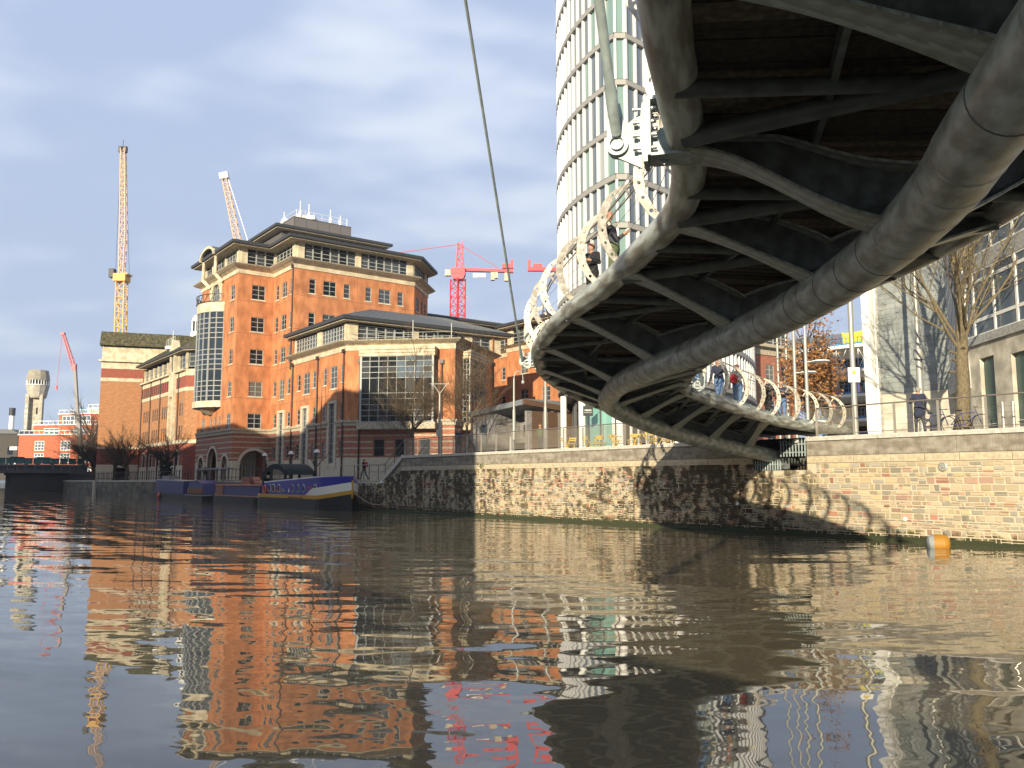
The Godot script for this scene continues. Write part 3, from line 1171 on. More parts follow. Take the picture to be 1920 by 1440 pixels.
func make_rib(g: Node3D, e: Vector3, s: Vector3, heavy: bool) -> void:
	var w := MB.new()
	var fl := MB.new()
	var n := 12
	var prev_t := Vector3.ZERO
	var prev_b := Vector3.ZERO
	var dir := Vector3(s.x - e.x, 0, s.z - e.z).normalized()
	var side := dir.cross(Vector3.UP).normalized()
	for i in n + 1:
		var u := float(i) / n
		var p := e.lerp(s, u)
		var sm := smoothstep(0.02, 0.98, u) if heavy else pow(u, 1.22)
		var bot := lerpf(e.y - 0.20, s.y + 0.02, sm)
		var dep := lerpf(0.16, 0.58, sin(u * PI * 0.55))
		var top := minf(bot + dep, maxf(e.y - 0.06, bot + 0.1))
		var pb := Vector3(p.x, bot, p.z)
		var pt := Vector3(p.x, top, p.z)
		var hw := lerpf(0.22, 0.125, sin(PI * minf(u * 1.1, 1.0)))
		if heavy:
			hw *= 1.15
		if i:
			for sd: float in [-1.0, 1.0]:
				var o: Vector3 = side * sd * 0.035
				if sd > 0:
					w.quad(prev_b + o, pb + o, pt + o, prev_t + o)
				else:
					w.quad(pb + o, prev_b + o, prev_t + o, pt + o)
			var hp := lerpf(0.22, 0.125, sin(PI * minf((u - 1.0 / n) * 1.1, 1.0))) * (1.15 if heavy else 1.0)
			var th := Vector3(0, 0.03, 0)
			for base in [[prev_b, pb], [prev_t, pt]]:
				var a: Vector3 = base[0]
				var c: Vector3 = base[1]
				fl.quad(a + side * hp, a - side * hp, c - side * hw, c + side * hw)
				fl.quad(a - side * hp + th, a + side * hp + th, c + side * hw + th, c - side * hw + th)
				fl.quad(a + side * hp, c + side * hw, c + side * hw + th, a + side * hp + th)
				fl.quad(c - side * hw, a - side * hp, a - side * hp + th, c - side * hw + th)
		prev_t = pt
		prev_b = pb
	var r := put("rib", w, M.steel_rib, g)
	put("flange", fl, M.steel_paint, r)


func make_bracket(g: Node3D, f: Transform3D) -> void:
	var b := MB.new()
	b.fbox(f, 0.345, 0.38, -0.32, 0.31, -0.17, 0.17)
	b.fbox(f, 0.12, 0.345, 0.27, 0.31, -0.17, 0.17)
	b.fbox(f, -0.05, 0.345, -0.33, -0.30, -0.17, 0.17)
	b.beam(f * Vector3(0.33, -0.28, 0.0), f * Vector3(0.10, -0.04, 0.0), 0.03, 0.3)
	b.prism(PackedVector2Array([Vector2(0.38, -0.38), Vector2(0.425, -0.38), Vector2(0.45, -0.2), Vector2(0.455, 0.05), Vector2(0.43, 0.25), Vector2(0.38, 0.25)]), f, -0.15, 0.15)
	put("cable_bracket", b, M.steel_clean, g)
	b = MB.new()
	b.prism(PackedVector2Array([Vector2(0.45, -0.40), Vector2(0.45, 0.20), Vector2(0.58, 0.10), Vector2(0.75, -0.03), Vector2(0.80, -0.14), Vector2(0.75, -0.24)]), f, -0.02, 0.02)
	put("gusset", b, M.steel_clean, g)
	for y in [-0.22, -0.08, 0.06, 0.2]:
		for z in [-0.1, 0.1]:
			var bt := MB.new()
			bt.lathe([[0.026, -0.09], [0.026, -0.04], [0.016, -0.04], [0.016, 0.11], [0.026, 0.11], [0.026, 0.15], [0.0, 0.15]], f * Vector3(0.38, y, z), 6, f.basis.orthonormalized() * Basis(Vector3(0, 0, 1), -PI / 2))
			put("bolt", bt, M.bolt, g)


func make_cable(f: Transform3D, mast: Vector3, r: float, label: String) -> void:
	var pin := f * Vector3(0.70, -0.14, 0.0)
	var d := (mast - pin).normalized()
	var sc := f.basis.x.length()
	var c := thing("stay_cable", label, "cable", pin)
	var b := MB.new()
	b.tube(PackedVector3Array([pin + d * 0.13 * sc, pin + d * 0.40 * sc, pin + d * 0.62 * sc, pin + d * 0.64 * sc, pin + d * 1.0 * sc, mast]), [0.05 * sc, 0.062 * sc, 0.062 * sc, 0.054 * sc, r, r], 14)
	put("rod", b, M.steel_clean, c)
	# two teardrop cheeks that take the pin
	var z := f.basis.z.normalized()
	var yy := (d - z * d.dot(z)).normalized()
	var xx := yy.cross(z)
	var fr := Transform3D(Basis(xx, yy, z), pin)
	var poly := PackedVector2Array()
	for i in 17:
		var an := PI + PI * i / 16.0
		poly.append(Vector2(cos(an), sin(an)) * 0.115 * sc)
	poly.append(Vector2(0.055, 0.44) * sc)
	poly.append(Vector2(-0.055, 0.44) * sc)
	b = MB.new()
	b.prism(poly, fr, 0.024 * sc, 0.07 * sc)
	b.prism(poly, fr, -0.07 * sc, -0.024 * sc)
	put("fork", b, M.steel_clean, c)
	b = MB.new()
	b.lathe([[0.07 * sc, -0.11 * sc], [0.07 * sc, 0.11 * sc], [0.0, 0.11 * sc]], pin, 18, Basis(xx, z, xx.cross(z)))
	put("pin", b, M.steel_clean, c)


# ---------------------------------------------------------------- walls and windows
func wall(b: MB, f: Transform3D, x0: float, x1: float, y0: float, y1: float, holes: Array, deep := 0.22) -> void:
	var xs := [x0, x1]
	var ys := [y0, y1]
	for h in holes:
		xs.append_array([clampf(h[0], x0, x1), clampf(h[2], x0, x1)])
		ys.append_array([clampf(h[1], y0, y1), clampf(h[3], y0, y1)])
	xs.sort()
	ys.sort()
	for j in ys.size() - 1:
		if ys[j + 1] - ys[j] < 1e-4:
			continue
		var my: float = (ys[j] + ys[j + 1]) * 0.5
		var run := INF
		for i in xs.size():
			var solid := false
			if i < xs.size() - 1 and xs[i + 1] - xs[i] > 1e-4:
				var mx: float = (xs[i] + xs[i + 1]) * 0.5
				solid = true
				for h in holes:
					if mx > h[0] and mx < h[2] and my > h[1] and my < h[3]:
						solid = false
						break
			elif i < xs.size() - 1:
				continue
			if solid and run == INF:
				run = xs[i]
			elif not solid and run != INF:
				b.quad(f * Vector3(run, ys[j], 0), f * Vector3(xs[i], ys[j], 0), f * Vector3(xs[i], ys[j + 1], 0), f * Vector3(run, ys[j + 1], 0))
				run = INF
	for h in holes:
		var a := Vector3(h[0], h[1], 0)
		var c := Vector3(h[2], h[1], 0)
		var d := Vector3(h[2], h[3], 0)
		var e := Vector3(h[0], h[3], 0)
		var z := Vector3(0, 0, -deep)
		for q in [[a, c], [c, d], [d, e], [e, a]]:
			b.quad(f * (q[0] + z), f * (q[1] + z), f * q[1], f * q[0])


func frame_mesh(w: float, h: float, nc: int, nr: int, bar: float, thick: float) -> ArrayMesh:
	var key := "fr %.2f %.2f %d %d %.3f" % [w, h, nc, nr, bar]
	if not cache.has(key):
		var b := MB.new()
		var f := Transform3D.IDENTITY
		for k in nc + 1:
			var x := w * k / nc
			var hb := bar * (1.0 if k in [0, nc] else 0.8)
			x = clampf(x, hb * 0.5, w - hb * 0.5)
			b.fbox(f, x - hb * 0.5, x + hb * 0.5, 0, h, 0, thick)
		for k in nr + 1:
			var y := h * k / nr
			var hb := bar * (1.0 if k in [0, nr] else 0.75)
			y = clampf(y, hb * 0.5, h - hb * 0.5)
			b.fbox(f, 0.01, w - 0.01, y - hb * 0.5, y + hb * 0.5, 0.004, thick - 0.006)
		cache[key] = b.mesh()
	return cache[key]


func pane_mesh(w: float, h: float) -> ArrayMesh:
	var key := "pa %.2f %.2f" % [w, h]
	if not cache.has(key):
		var b := MB.new()
		b.fbox(Transform3D.IDENTITY, 0.02, w - 0.02, 0.02, h - 0.02, 0, 0.012)
		cache[key] = b.mesh()
	return cache[key]


func window(parent: Node, f: Transform3D, x: float, y: float, w: float, h: float, nc: int, nr: int, sill := true, rec := 0.14, bar := 0.075, fm: Material = null, gm: Material = null, called := "window") -> MeshInstance3D:
	var o := put(called, frame_mesh(w, h, nc, nr, bar, 0.07), fm if fm else M.frame_grey, parent, f * Transform3D(Basis.IDENTITY, Vector3(x, y, -rec)))
	put("pane", pane_mesh(w, h), gm if gm else ([M.glass_dark, M.glass_dark, M.glass_dark, M.glass_dark, M.glass_mid, M.glass_mid, M.glass_mid, M.glass_blind][rng.randi() % 8] if sill else [M.glass_dark, M.glass_mid][rng.randi() % 2]), o, Transform3D(Basis.IDENTITY, Vector3(0, 0, 0.02)))
	if sill:
		var key := "si %.2f" % w
		if not cache.has(key):
			var b := MB.new()
			b.fbox(Transform3D.IDENTITY, -0.10, w + 0.10, -0.13, -0.005, 0.0, 0.21)
			cache[key] = b.mesh()
		put("sill", cache[key], M.cream, o)
	return o


func rects(list: Array) -> Array:
	var r := []
	for q in list:
		r.append([q[0], q[1], q[0] + q[2], q[1] + q[3]])
	return r


func ring(poly: Array, d: float) -> Array:
	# the outline moved outwards; points run so that the inside lies to the right when going on
	var r := []
	var n := poly.size()
	for i in n:
		var a: Vector2 = (poly[i] - poly[(i + n - 1) % n]).normalized()
		var b: Vector2 = (poly[(i + 1) % n] - poly[i]).normalized()
		var na := Vector2(-a.y, a.x)
		var nb := Vector2(-b.y, b.x)
		var m := (na + nb)
		r.append(poly[i] + m * (d / maxf(0.3, m.dot(na))))
	return r


func band(b: MB, poly: Array, out0: float, out1: float, h0: float, h1: float, first := 0, last := -1, close := true) -> void:
	# a moulding that runs round an outline: its face from out0 below to out1 above, with a top and an underside
	var p0 := ring(poly, out0)
	var p1 := ring(poly, out1)
	var pi := ring(poly, -0.3)
	var n := poly.size()
	if last < 0:
		last = n
	for i in range(first, last):
		var k := (i + 1) % n
		b.quad(S(p0[i].x, p0[i].y, h0), S(p0[k].x, p0[k].y, h0), S(p1[k].x, p1[k].y, h1), S(p1[i].x, p1[i].y, h1))
		b.quad(S(p1[i].x, p1[i].y, h1), S(p1[k].x, p1[k].y, h1), S(pi[k].x, pi[k].y, h1), S(pi[i].x, pi[i].y, h1))
		b.quad(S(pi[i].x, pi[i].y, h0), S(pi[k].x, pi[k].y, h0), S(p0[k].x, p0[k].y, h0), S(p0[i].x, p0[i].y, h0))


func roof(parent: Node, poly: Array, inner: Array, h0: float, h1: float, over: float, m: Material, fascia := 0.34, called := "roof") -> MeshInstance3D:
	# hipped roof with deep eaves: soffit, fascia and slopes up to the inner outline
	var e := ring(poly, over)
	var n := poly.size()
	var b := MB.new()
	var fb := MB.new()
	var sb := MB.new()
	for i in n:
		var k := (i + 1) % n
		var a := S(e[i].x, e[i].y, h0)
		var c := S(e[k].x, e[k].y, h0)
		var a1 := S(inner[i].x, inner[i].y, h1)
		var c1 := S(inner[k].x, inner[k].y, h1)
		b.quad(a + Vector3(0, 0.004, 0), c + Vector3(0, 0.004, 0), c1, a1)
		# standing seams
		var l := (c - a).length()
		var cnt := int(l / 0.9)
		for q in cnt:
			var u := (q + 0.5) / cnt
			b.beam(a.lerp(c, u), a1.lerp(c1, u), 0.05, 0.05)
		fb.quad(a - Vector3(0, fascia, 0), c - Vector3(0, fascia, 0), c, a)
		var s0 := ring(poly, over - 0.25)
		var s1 := ring(poly, -0.5)
		fb.quad(S(s0[i].x, s0[i].y, h0 - fascia), S(s0[k].x, s0[k].y, h0 - fascia), c - Vector3(0, fascia, 0), a - Vector3(0, fascia, 0))
		sb.quad(S(s0[i].x, s0[i].y, h0 - fascia - 0.16), S(s0[k].x, s0[k].y, h0 - fascia - 0.16), S(s0[k].x, s0[k].y, h0 - fascia + 0.02), S(s0[i].x, s0[i].y, h0 - fascia + 0.02))
		sb.quad(S(s1[i].x, s1[i].y, h0 - fascia - 0.16), S(s1[k].x, s1[k].y, h0 - fascia - 0.16), S(s0[k].x, s0[k].y, h0 - fascia - 0.16), S(s0[i].x, s0[i].y, h0 - fascia - 0.16))
	var top := PackedVector3Array()
	for i in n:
		top.append(S(inner[i].x, inner[i].y, h1))
	for i in range(1, n - 1):
		b.tri(top[0], top[i], top[i + 1])
	var o := put(called, b, m, parent)
	put("fascia", fb, M.fascia, o, Transform3D.IDENTITY)
	put("soffit", sb, M.cream_stained, o, Transform3D.IDENTITY)
	return o


func pts2(list: Array) -> Array:
	var r := []
	for q in list:
		r.append(Vector2(q[0], q[1]))
	return r


func edge_face(poly: Array, i: int) -> Transform3D:
	var a: Vector2 = poly[i]
	var c: Vector2 = poly[(i + 1) % poly.size()]
	return face(S(a.x, a.y, 0), S(c.x, c.y, 0))


func edge_len(poly: Array, i: int) -> float:
	return poly[i].distance_to(poly[(i + 1) % poly.size()])


func arch_infill(b: MB, f: Transform3D, x0: float, x1: float, ys: float, y1: float, z: float, ring_w := 0.0, rb: MB = null, proud := 0.06) -> void:
	# fills a rectangular opening above its springing line so that a round arch is left
	var r := (x1 - x0) * 0.5
	var cx := (x0 + x1) * 0.5
	var n := 14
	for i in n:
		var a0 := PI - PI * i / n
		var a1 := PI - PI * (i + 1) / n
		var p := Vector2(cx + cos(a0) * r, ys + sin(a0) * r)
		var q := Vector2(cx + cos(a1) * r, ys + sin(a1) * r)
		b.quad(f * Vector3(p.x, p.y, z), f * Vector3(q.x, q.y, z), f * Vector3(q.x, y1, z), f * Vector3(p.x, y1, z))
		b.quad(f * Vector3(q.x, q.y, z), f * Vector3(p.x, p.y, z), f * Vector3(p.x, p.y, z - 0.5), f * Vector3(q.x, q.y, z - 0.5))
		if rb:
			var p2 := Vector2(cx + cos(a0) * (r + ring_w), ys + sin(a0) * (r + ring_w))
			var q2 := Vector2(cx + cos(a1) * (r + ring_w), ys + sin(a1) * (r + ring_w))
			var z2 := z + proud
			rb.quad(f * Vector3(p.x, p.y, z2), f * Vector3(q.x, q.y, z2), f * Vector3(q2.x, q2.y, z2), f * Vector3(p2.x, p2.y, z2))
			rb.quad(f * Vector3(p2.x, p2.y, z2), f * Vector3(q2.x, q2.y, z2), f * Vector3(q2.x, q2.y, z), f * Vector3(p2.x, p2.y, z))
			rb.quad(f * Vector3(q.x, q.y, z2), f * Vector3(p.x, p.y, z2), f * Vector3(p.x, p.y, z - 0.55), f * Vector3(q.x, q.y, z - 0.55))


func ribbon(parent: Node, f: Transform3D, x0: float, x1: float, y0: float, y1: float, step: float, rows: int, gm: Material = null) -> void:
	# a run of glazed lights: every light a window of its own
	var n := maxi(1, int(roundf((x1 - x0) / step)))
	var w := (x1 - x0) / n
	for k in n:
		window(parent, f, x0 + w * k, y0, w, y1 - y0, 2 if w > 1.6 else 1, rows, false, 0.0, 0.085, M.frame_grey, gm, "ribbon_window")


func drain(parent: Node, f: Transform3D, x: float, y0: float, y1: float) -> void:
	var b := MB.new()
	b.rod(f * Vector3(x, y0, 0.13), f * Vector3(x, y1, 0.13), 0.085, 8)
	b.fbox(f, x - 0.2, x + 0.2, y1 - 0.1, y1 + 0.3, 0.02, 0.3)
	put("drainpipe", b, M.pipe, parent)


func striped_base(parent: Node, f: Transform3D, x0: float, x1: float, holes: Array, foot := 2.2, arches := false) -> void:
	var b := MB.new()
	wall(b, f, x0, x1, 4.5, 7.72, holes, 0.3)
	put("striped_brick_wall", b, M.brick_dark, parent)
	b = MB.new()
	for y in [4.72, 5.36, 6.0, 6.64, 7.26]:
		strip(b, f, x0, x1, y, y + 0.16, 0.025, holes)
	put("stone_band", b, M.cream_stained, parent)
	b = MB.new()
	strip(b, f, x0, x1, 7.72, 8.08, 0.10, holes)
	strip(b, f, x0, x1, 8.08, 8.3, 0.22, holes)
	put("stone_ledge", b, M.cream_stained, parent)
	b = MB.new()
	wall(b, f, x0, x1, foot, 4.5, holes, 0.3)
	var y := foot + 0.6
	while y < 4.4 and not arches:
		strip(b, f, x0, x1, y, y + 0.55, 0.02, holes, 1.15)
		y += 0.58
	put("limestone_plinth", b, M.limestone_pale, parent)


func strip(b: MB, f: Transform3D, x0: float, x1: float, y0: float, y1: float, out: float, holes: Array, cut := 0.0) -> void:
	# a thin course in front of a wall that stops at openings; cut splits it into blocks
	var xs := [x0]
	var hs := []
	for h in holes:
		if h[1] < y1 and h[3] > y0:
			hs.append([h[0] - 0.12, h[2] + 0.12])
	hs.sort_custom(func(a, c): return a[0] < c[0])
	var at := x0
	var runs := []
	for h in hs:
		if h[0] > at:
			runs.append([at, minf(h[0], x1)])
		at = maxf(at, h[1])
	if at < x1:
		runs.append([at, x1])
	for r in runs:
		if cut <= 0.0:
			b.fbox(f, r[0], r[1], y0, y1, 0.0, out)
		else:
			var x: float = r[0]
			while x < r[1] - 0.05:
				var l := minf(cut * rng.randf_range(0.6, 1.3), r[1] - x)
				b.fbox(f, x, x + l - 0.03, y0, y1, 0.0, out * rng.randf_range(0.5, 1.3))
				x += l


func joints(parent: Node, f: Transform3D, x0: float, x1: float, ys: Array) -> void:
	for y in ys:
		var b := MB.new()
		b.fbox(f, x0, x1, y, y + 0.035, 0.0, 0.004)
		put("movement_joint", b, M.joint, parent)


# ---------------------------------------------------------------- the brick office with its tower and wing
func make_brick_office() -> void:
	rng.seed = 301
	var g := thing("brick_office", "tall orange brick office block with stepped slate roofs and a striped stone base", "office building", S(75, 10, 2.25))
	var poly := pts2([[92.85, 14], [92.85, 3.56], [78.83, 3.56], [78.83, 8.0], [72.39, 8.0], [72.39, 24.12], [77.5, 29.2], [100, 29.2], [100, 14]])
	# rows of upper windows: sills at these heights
	var sills := [8.37, 12.2, 16.12, 20.05, 24.0]
	# left front with the glazed bay, face 1
	var f := edge_face(poly, 1)
	var L := edge_len(poly, 1)
	var holes := []
	var spec := []
	for y in sills:
		spec.append([11.56, y, 1.44, 1.78, 2, 3])
	spec.append([2.0, 8.3, 1.3, 1.7, 2, 3])
	for x in [5.3, 7.0, 8.65]:
		spec.append([x, 8.25, 0.8, 1.74, 1, 3])
	holes = rects(spec)
	holes.append([2.2, 12.0, 9.4, 23.0])
	holes.append([3.4, 24.3, 8.2, 27.3])
	var b := MB.new()
	wall(b, f, 0, L, 8.3, 27.0, holes)
	put("brick_wall", b, M.brick, g)
	joints(g, f, 9.5, L, [11.95, 15.85, 19.75, 23.7])
	for q in spec:
		window(g, f, q[0], q[1], q[2], q[3], q[4], q[5])
	make_corner_bay(g, f)
	# arched ground floor of the left front
	var ah := [[1.4, 2.2, 3.35, 5.15], [5.1, 2.2, 8.6, 6.2], [10.55, 2.2, 12.5, 5.15]]
	striped_base(g, f, 0, L, ah, 2.2, true)
	var ab := MB.new()
	var rb := MB.new()
	for h in ah:
		var r: float = (h[2] - h[0]) * 0.5
		arch_infill(ab, f, h[0], h[2], h[3] - r - 0.02, h[3] + 0.02, -0.004, 0.32, rb)
		rb.fbox(f, h[0] - 0.34, h[0], 2.2, h[3] - r, -0.5, 0.06)
		rb.fbox(f, h[2], h[2] + 0.34, 2.2, h[3] - r, -0.5, 0.06)
	put("arch_spandrel", ab, M.brick_dark, g)
	put("arch_ring", rb, M.limestone_pale, g)
	b = MB.new()
	b.fbox(f, 0.3, L - 0.3, 2.2, 7.5, -4.2, -4.0)
	put("arcade_back_wall", b, M.brick_dark, g)
	b = MB.new()
	for x in [0.55, 1.0, 4.2, 4.6, 9.2, 9.7, 13.2]:
		var y := 2.25
		while y < 4.4:
			b.fbox(f, x - 0.4, x + 0.36, y, y + 0.34, 0.0, rng.randf_range(0.03, 0.08))
			y += 0.37
	put("quoin_stones", b, M.limestone, g)
	# the short front between, face 2
	f = edge_face(poly, 2)
	L = edge_len(poly, 2)
	spec = []
	for y in sills:
		spec.append([1.74, y, 1.66, 1.8, 2, 3])
	b = MB.new()
	wall(b, f, 0, L, 8.3, 27.0, rects(spec))
	put("brick_wall", b, M.brick, g)
	joints(g, f, 0, L, [11.95, 15.85, 19.75, 23.7])
	for q in spec:
		window(g, f, q[0], q[1], q[2], q[3], q[4], q[5])
	var gh := [[1.0, 2.2, 4.3, 5.75]]
	striped_base(g, f, 0, L, gh, 2.2, true)
	ab = MB.new()
	rb = MB.new()
	arch_infill(ab, f, 1.0, 4.3, 4.08, 5.77, -0.004, 0.34, rb)
	put("arch_spandrel", ab, M.brick_dark, g)
	put("arch_ring", rb, M.limestone_pale, g)
	b = MB.new()
	b.fbox(f, 0.6, 4.4, 2.2, 6.0, -3.2, -3.0)
	put("archway_back_wall", b, M.limestone, g)
	for k in 9:
		b = MB.new()
		b.rod(f * Vector3(1.2 + k * 0.36, 2.25, -0.3), f * Vector3(1.2 + k * 0.36, 4.1, -0.3), 0.03, 5)
		put("gate_bar", b, M.iron, g)
	# the narrow front beside the tower's corner, face 3, running on into the wing's long front
	f = edge_face(poly, 3)
	L = edge_len(poly, 3)
	spec = []
	for k in 5:
		var y: float = sills[k]
		if k > 0:
			spec.append([0.78, y, 0.96, 1.78, 1, 3])
			spec.append([5.2, y, 0.86, 1.78, 1, 3])
			spec.append([2.72, y - (0.5 if k == 1 else 0.0), 1.56, 1.8 + (0.5 if k == 1 else 0.0), 2, 4 if k == 1 else 3])
		else:
			spec.append([1.18, 8.42, 0.86, 1.62, 1, 3])
			spec.append([5.36, 8.42, 0.84, 1.62, 1, 3])
	b = MB.new()
	var tall := [[3.1, 4.05, 4.35, 10.1]]
	wall(b, f, 0, L, 8.3, 27.0, rects(spec) + tall)
	put("brick_wall", b, M.brick, g)
	joints(g, f, 0, L, [11.1, 15.3, 19.3, 23.3])
	for q in spec:
		window(g, f, q[0], q[1], q[2], q[3], q[4], q[5])
	var low := [[1.15, 4.75, 0.86, 1.4, 1, 3], [5.32, 4.75, 0.84, 1.4, 1, 3]]
	striped_base(g, f, 0, L, rects(low) + tall)
	for q in low:
		window(g, f, q[0], q[1], q[2], q[3], q[4], q[5], false)
	portal(g, f, 3.1, 4.05, 1.25, 6.05)
	# the tower's broad front, face 4
	f = edge_face(poly, 4)
	L = edge_len(poly, 4)
	spec = []
	for y in [16.12, 20.15, 24.2]:
		for q in [[1.85, 0.8], [6.3, 0.8], [9.2, 0.8], [13.7, 0.8]]:
			spec.append([q[0], y, q[1], 1.74, 1, 3])
		for q in [[3.63, 1.66], [11.04, 1.64]]:
			spec.append([q[0], y, q[1], 1.76, 2, 3])
	b = MB.new()
	wall(b, f, 0, L, 14.0, 27.0, rects(spec))
	put("brick_wall", b, M.brick, g)
	joints(g, f, 0, L, [15.7, 19.75, 23.8])
	b = MB.new()
	b.fbox(f, 8.06, 8.09, 14.0, 27.0, 0.0, 0.004)
	put("movement_joint", b, M.joint, g)
	for q in spec:
		window(g, f, q[0], q[1], q[2], q[3], q[4], q[5])
	drain(g, edge_face(poly, 3), edge_len(poly, 3) - 0.25, 15.0, 27.1)
	# the shaded return, face 5
	f = edge_face(poly, 5)
	L = edge_len(poly, 5)
	spec = [[1.0, 24.0, 1.3, 1.8, 2, 3], [3.6, 24.0, 0.8, 1.8, 1, 3], [5.3, 24.0, 0.8, 1.8, 1, 3], [1.0, 19.6, 1.5, 2.6, 2, 3], [3.6, 20.1, 0.8, 1.8, 1, 3]]
	b = MB.new()
	wall(b, f, 0, L, 12.0, 27.0, rects(spec))
	put("brick_wall", b, M.brick, g)
	for q in spec:
		window(g, f, q[0], q[1], q[2], q[3], q[4], q[5])
	b = MB.new()
	for i in [6, 7, 8, 0]:
		wall(b, edge_face(poly, i), 0, edge_len(poly, i), 2.2, 31.0, [])
	put("rear_wall", b, M.brick, g)
	b = MB.new()
	b.fbox(f, 0.3, 3.4, 19.35, 19.5, 0.0, 1.3)
	for k in 9:
		b.rod(f * Vector3(0.3 + k * 0.38, 19.5, 1.25), f * Vector3(0.3 + k * 0.38, 20.5, 1.25), 0.02, 4)
	b.rod(f * Vector3(0.3, 20.5, 1.25), f * Vector3(3.4, 20.5, 1.25), 0.03, 5)
	put("balcony", b, M.iron, g)
	# frieze, cornice, set-back top floor with its columns
	b = MB.new()
	band(b, poly, 0.10, 0.10, 27.0, 27.5)
	band(b, poly, 0.14, 0.55, 27.5, 27.72)
	put("frieze", b, M.cream, g)
	b = MB.new()
	band(b, poly, 0.6, 0.95, 27.72, 27.95)
	band(b, poly, 0.95, 1.0, 27.95, 28.05)
	put("cornice", b, M.cream_stained, g)
	var inn := ring(poly, -0.35)
	b = MB.new()
	for i in poly.size():
		var fi := edge_face(inn, i)
		var li := edge_len(inn, i)
		if i in [1, 2, 3, 4, 5]:
			var cols: Array = [[[0.0, 0.6], [3.0, 3.5], [8.0, 8.5], [li - 0.9, li]], [[0.0, 0.75], [li - 0.3, li]], [[0.0, 0.2], [li - 0.9, li]], [[0.0, 0.85], [7.55, 8.25], [li - 0.85, li]], [[0.0, 0.5], [li - 0.7, li]]][i - 1]
			for cq in cols:
				var cbx := MB.new()
				cbx.fbox(fi, cq[0], cq[1], 28.05, 30.3, -0.3, 0.22)
				put("column", cbx, M.cream, g)
			for k in cols.size() - 1:
				if i == 1 and k == 1:
					ribbon(g, fi, cols[k][1], cols[k + 1][0], 28.25, 30.3, 0.95, 3)
				else:
					ribbon(g, fi, cols[k][1], cols[k + 1][0], 28.25, 30.25, 1.08, 4)
			b.fbox(fi, 0, li, 28.05, 28.25, -0.2, 0.1)
		b.fbox(fi, 0, li, 28.0, 30.3, -0.6, -0.35)
	put("top_floor_wall", b, M.void, g)
	var ri := pts2([[93, 17], [90.5, 9.0], [84.2, 9.2], [83.6, 11.5], [79.4, 12.4], [79.2, 22.5], [81.5, 25.5], [97, 26], [97, 17]])
	roof(g, poly, ri, 30.72, 32.5, 1.25, M.slate)
	# curved hood over the left front
	f = edge_face(poly, 1)
	b = MB.new()
	var cb := MB.new()
	for i in 12:
		var a0 := PI * i / 12.0
		var a1 := PI * (i + 1) / 12.0
		var p := Vector2(5.8 - cos(a0) * 2.7, 30.5 + sin(a0) * 1.3)
		var q := Vector2(5.8 - cos(a1) * 2.7, 30.5 + sin(a1) * 1.3)
		b.quad(f * Vector3(p.x, p.y, 1.35), f * Vector3(q.x, q.y, 1.35), f * Vector3(q.x, q.y, -4.0), f * Vector3(p.x, p.y, -4.0))
		cb.beam(f * Vector3(p.x, p.y - 0.2, 1.3), f * Vector3(q.x, q.y - 0.2, 1.3), 0.25, 0.32)
	put("curved_hood", b, M.slate, g)
	put("hood_moulding", cb, M.cream, g)
	for x in [3.3, 8.1]:
		b = MB.new()
		b.lathe([[0.26, 28.0], [0.3, 28.1], [0.22, 28.2], [0.2, 30.3], [0.3, 30.5]], f * Vector3(x, 0, 0.9), 14)
		put("round_column", b, M.cream, g)
		b = MB.new()
		b.beam(f * Vector3(x, 28.0, 1.0), f * Vector3(x + 0.6, 26.9, 0.15), 0.4, 0.4)
		put("console", b, M.cream, g)
	# louvred plant floor, its roof, and the box on top with its mesh screens and aerials
	var pl := pts2([[97, 25.8], [97, 11.2], [85.0, 11.2], [85.0, 25.8]])
	b = MB.new()
	for i in 4:
		var fi := edge_face(pl, i)
		var li := edge_len(pl, i)
		b.fbox(fi, 0, li, 31.6, 34.9, -0.2, 0.0)
		var x := 0.0
		while x < li:
			b.fbox(fi, x, x + 0.12, 31.6, 34.9, 0.0, 0.08)
			x += 1.45
		var y := 31.9
		while y < 34.8:
			b.fbox(fi, 0.02, li - 0.02, y, y + 0.1, 0.0, 0.05)
			y += 0.24
	put("louvred_plant_room", b, M.louvre, g)
	roof(g, pl, pts2([[95, 22.4], [95, 13.9], [87.6, 13.9], [87.6, 22.4]]), 35.6, 36.4, 1.3, M.slate)
	b = MB.new()
	var bx := pts2([[95, 22.4], [95, 13.9], [87.6, 13.9], [87.6, 22.4]])
	for i in 4:
		var fi := edge_face(bx, i)
		var li := edge_len(bx, i)
		b.fbox(fi, 0, li, 36.2, 38.1, -0.15, 0.0)
		for k in 6:
			b.fbox(fi, li * k / 5.0 - 0.04, li * k / 5.0 + 0.04, 36.2, 38.15, 0.0, 0.05)
		b.fbox(fi, -0.05, li + 0.05, 38.1, 38.2, -0.2, 0.06)
	put("roof_screen", b, M.louvre, g)
	for q in [[88.2, 15.0, 40.7], [88.5, 16.4, 40.6], [88.4, 19.6, 40.4], [93.0, 14.6, 40.3], [89.0, 21.4, 40.0]]:
		b = MB.new()
		b.rod(S(q[0], q[1], 38.0), S(q[0], q[1], q[2]), 0.05, 6)
		b.box(S(q[0], q[1], 38.7), Vector3(0.3, 1.1, 0.3))
		put("aerial", b, M.white_paint, g)
	b = MB.new()
	for t in [14.4, 22.0]:
		b.rod(S(88.0, t, 38.1), S(88.0, t, 39.3), 0.03, 5)
	for h in [38.7, 39.3]:
		b.rod(S(88.0, 14.4, h), S(88.0, 22.0, h), 0.025, 5)
		b.rod(S(88.0, 14.4, h), S(94.0, 14.4, h), 0.025, 5)
	for k in 7:
		b.rod(S(88.0, 14.4 + k * 1.25, 38.1), S(88.0, 14.4 + k * 1.25, 39.3), 0.02, 4)
	put("roof_railing", b, M.white_paint, g)
	b = MB.new()
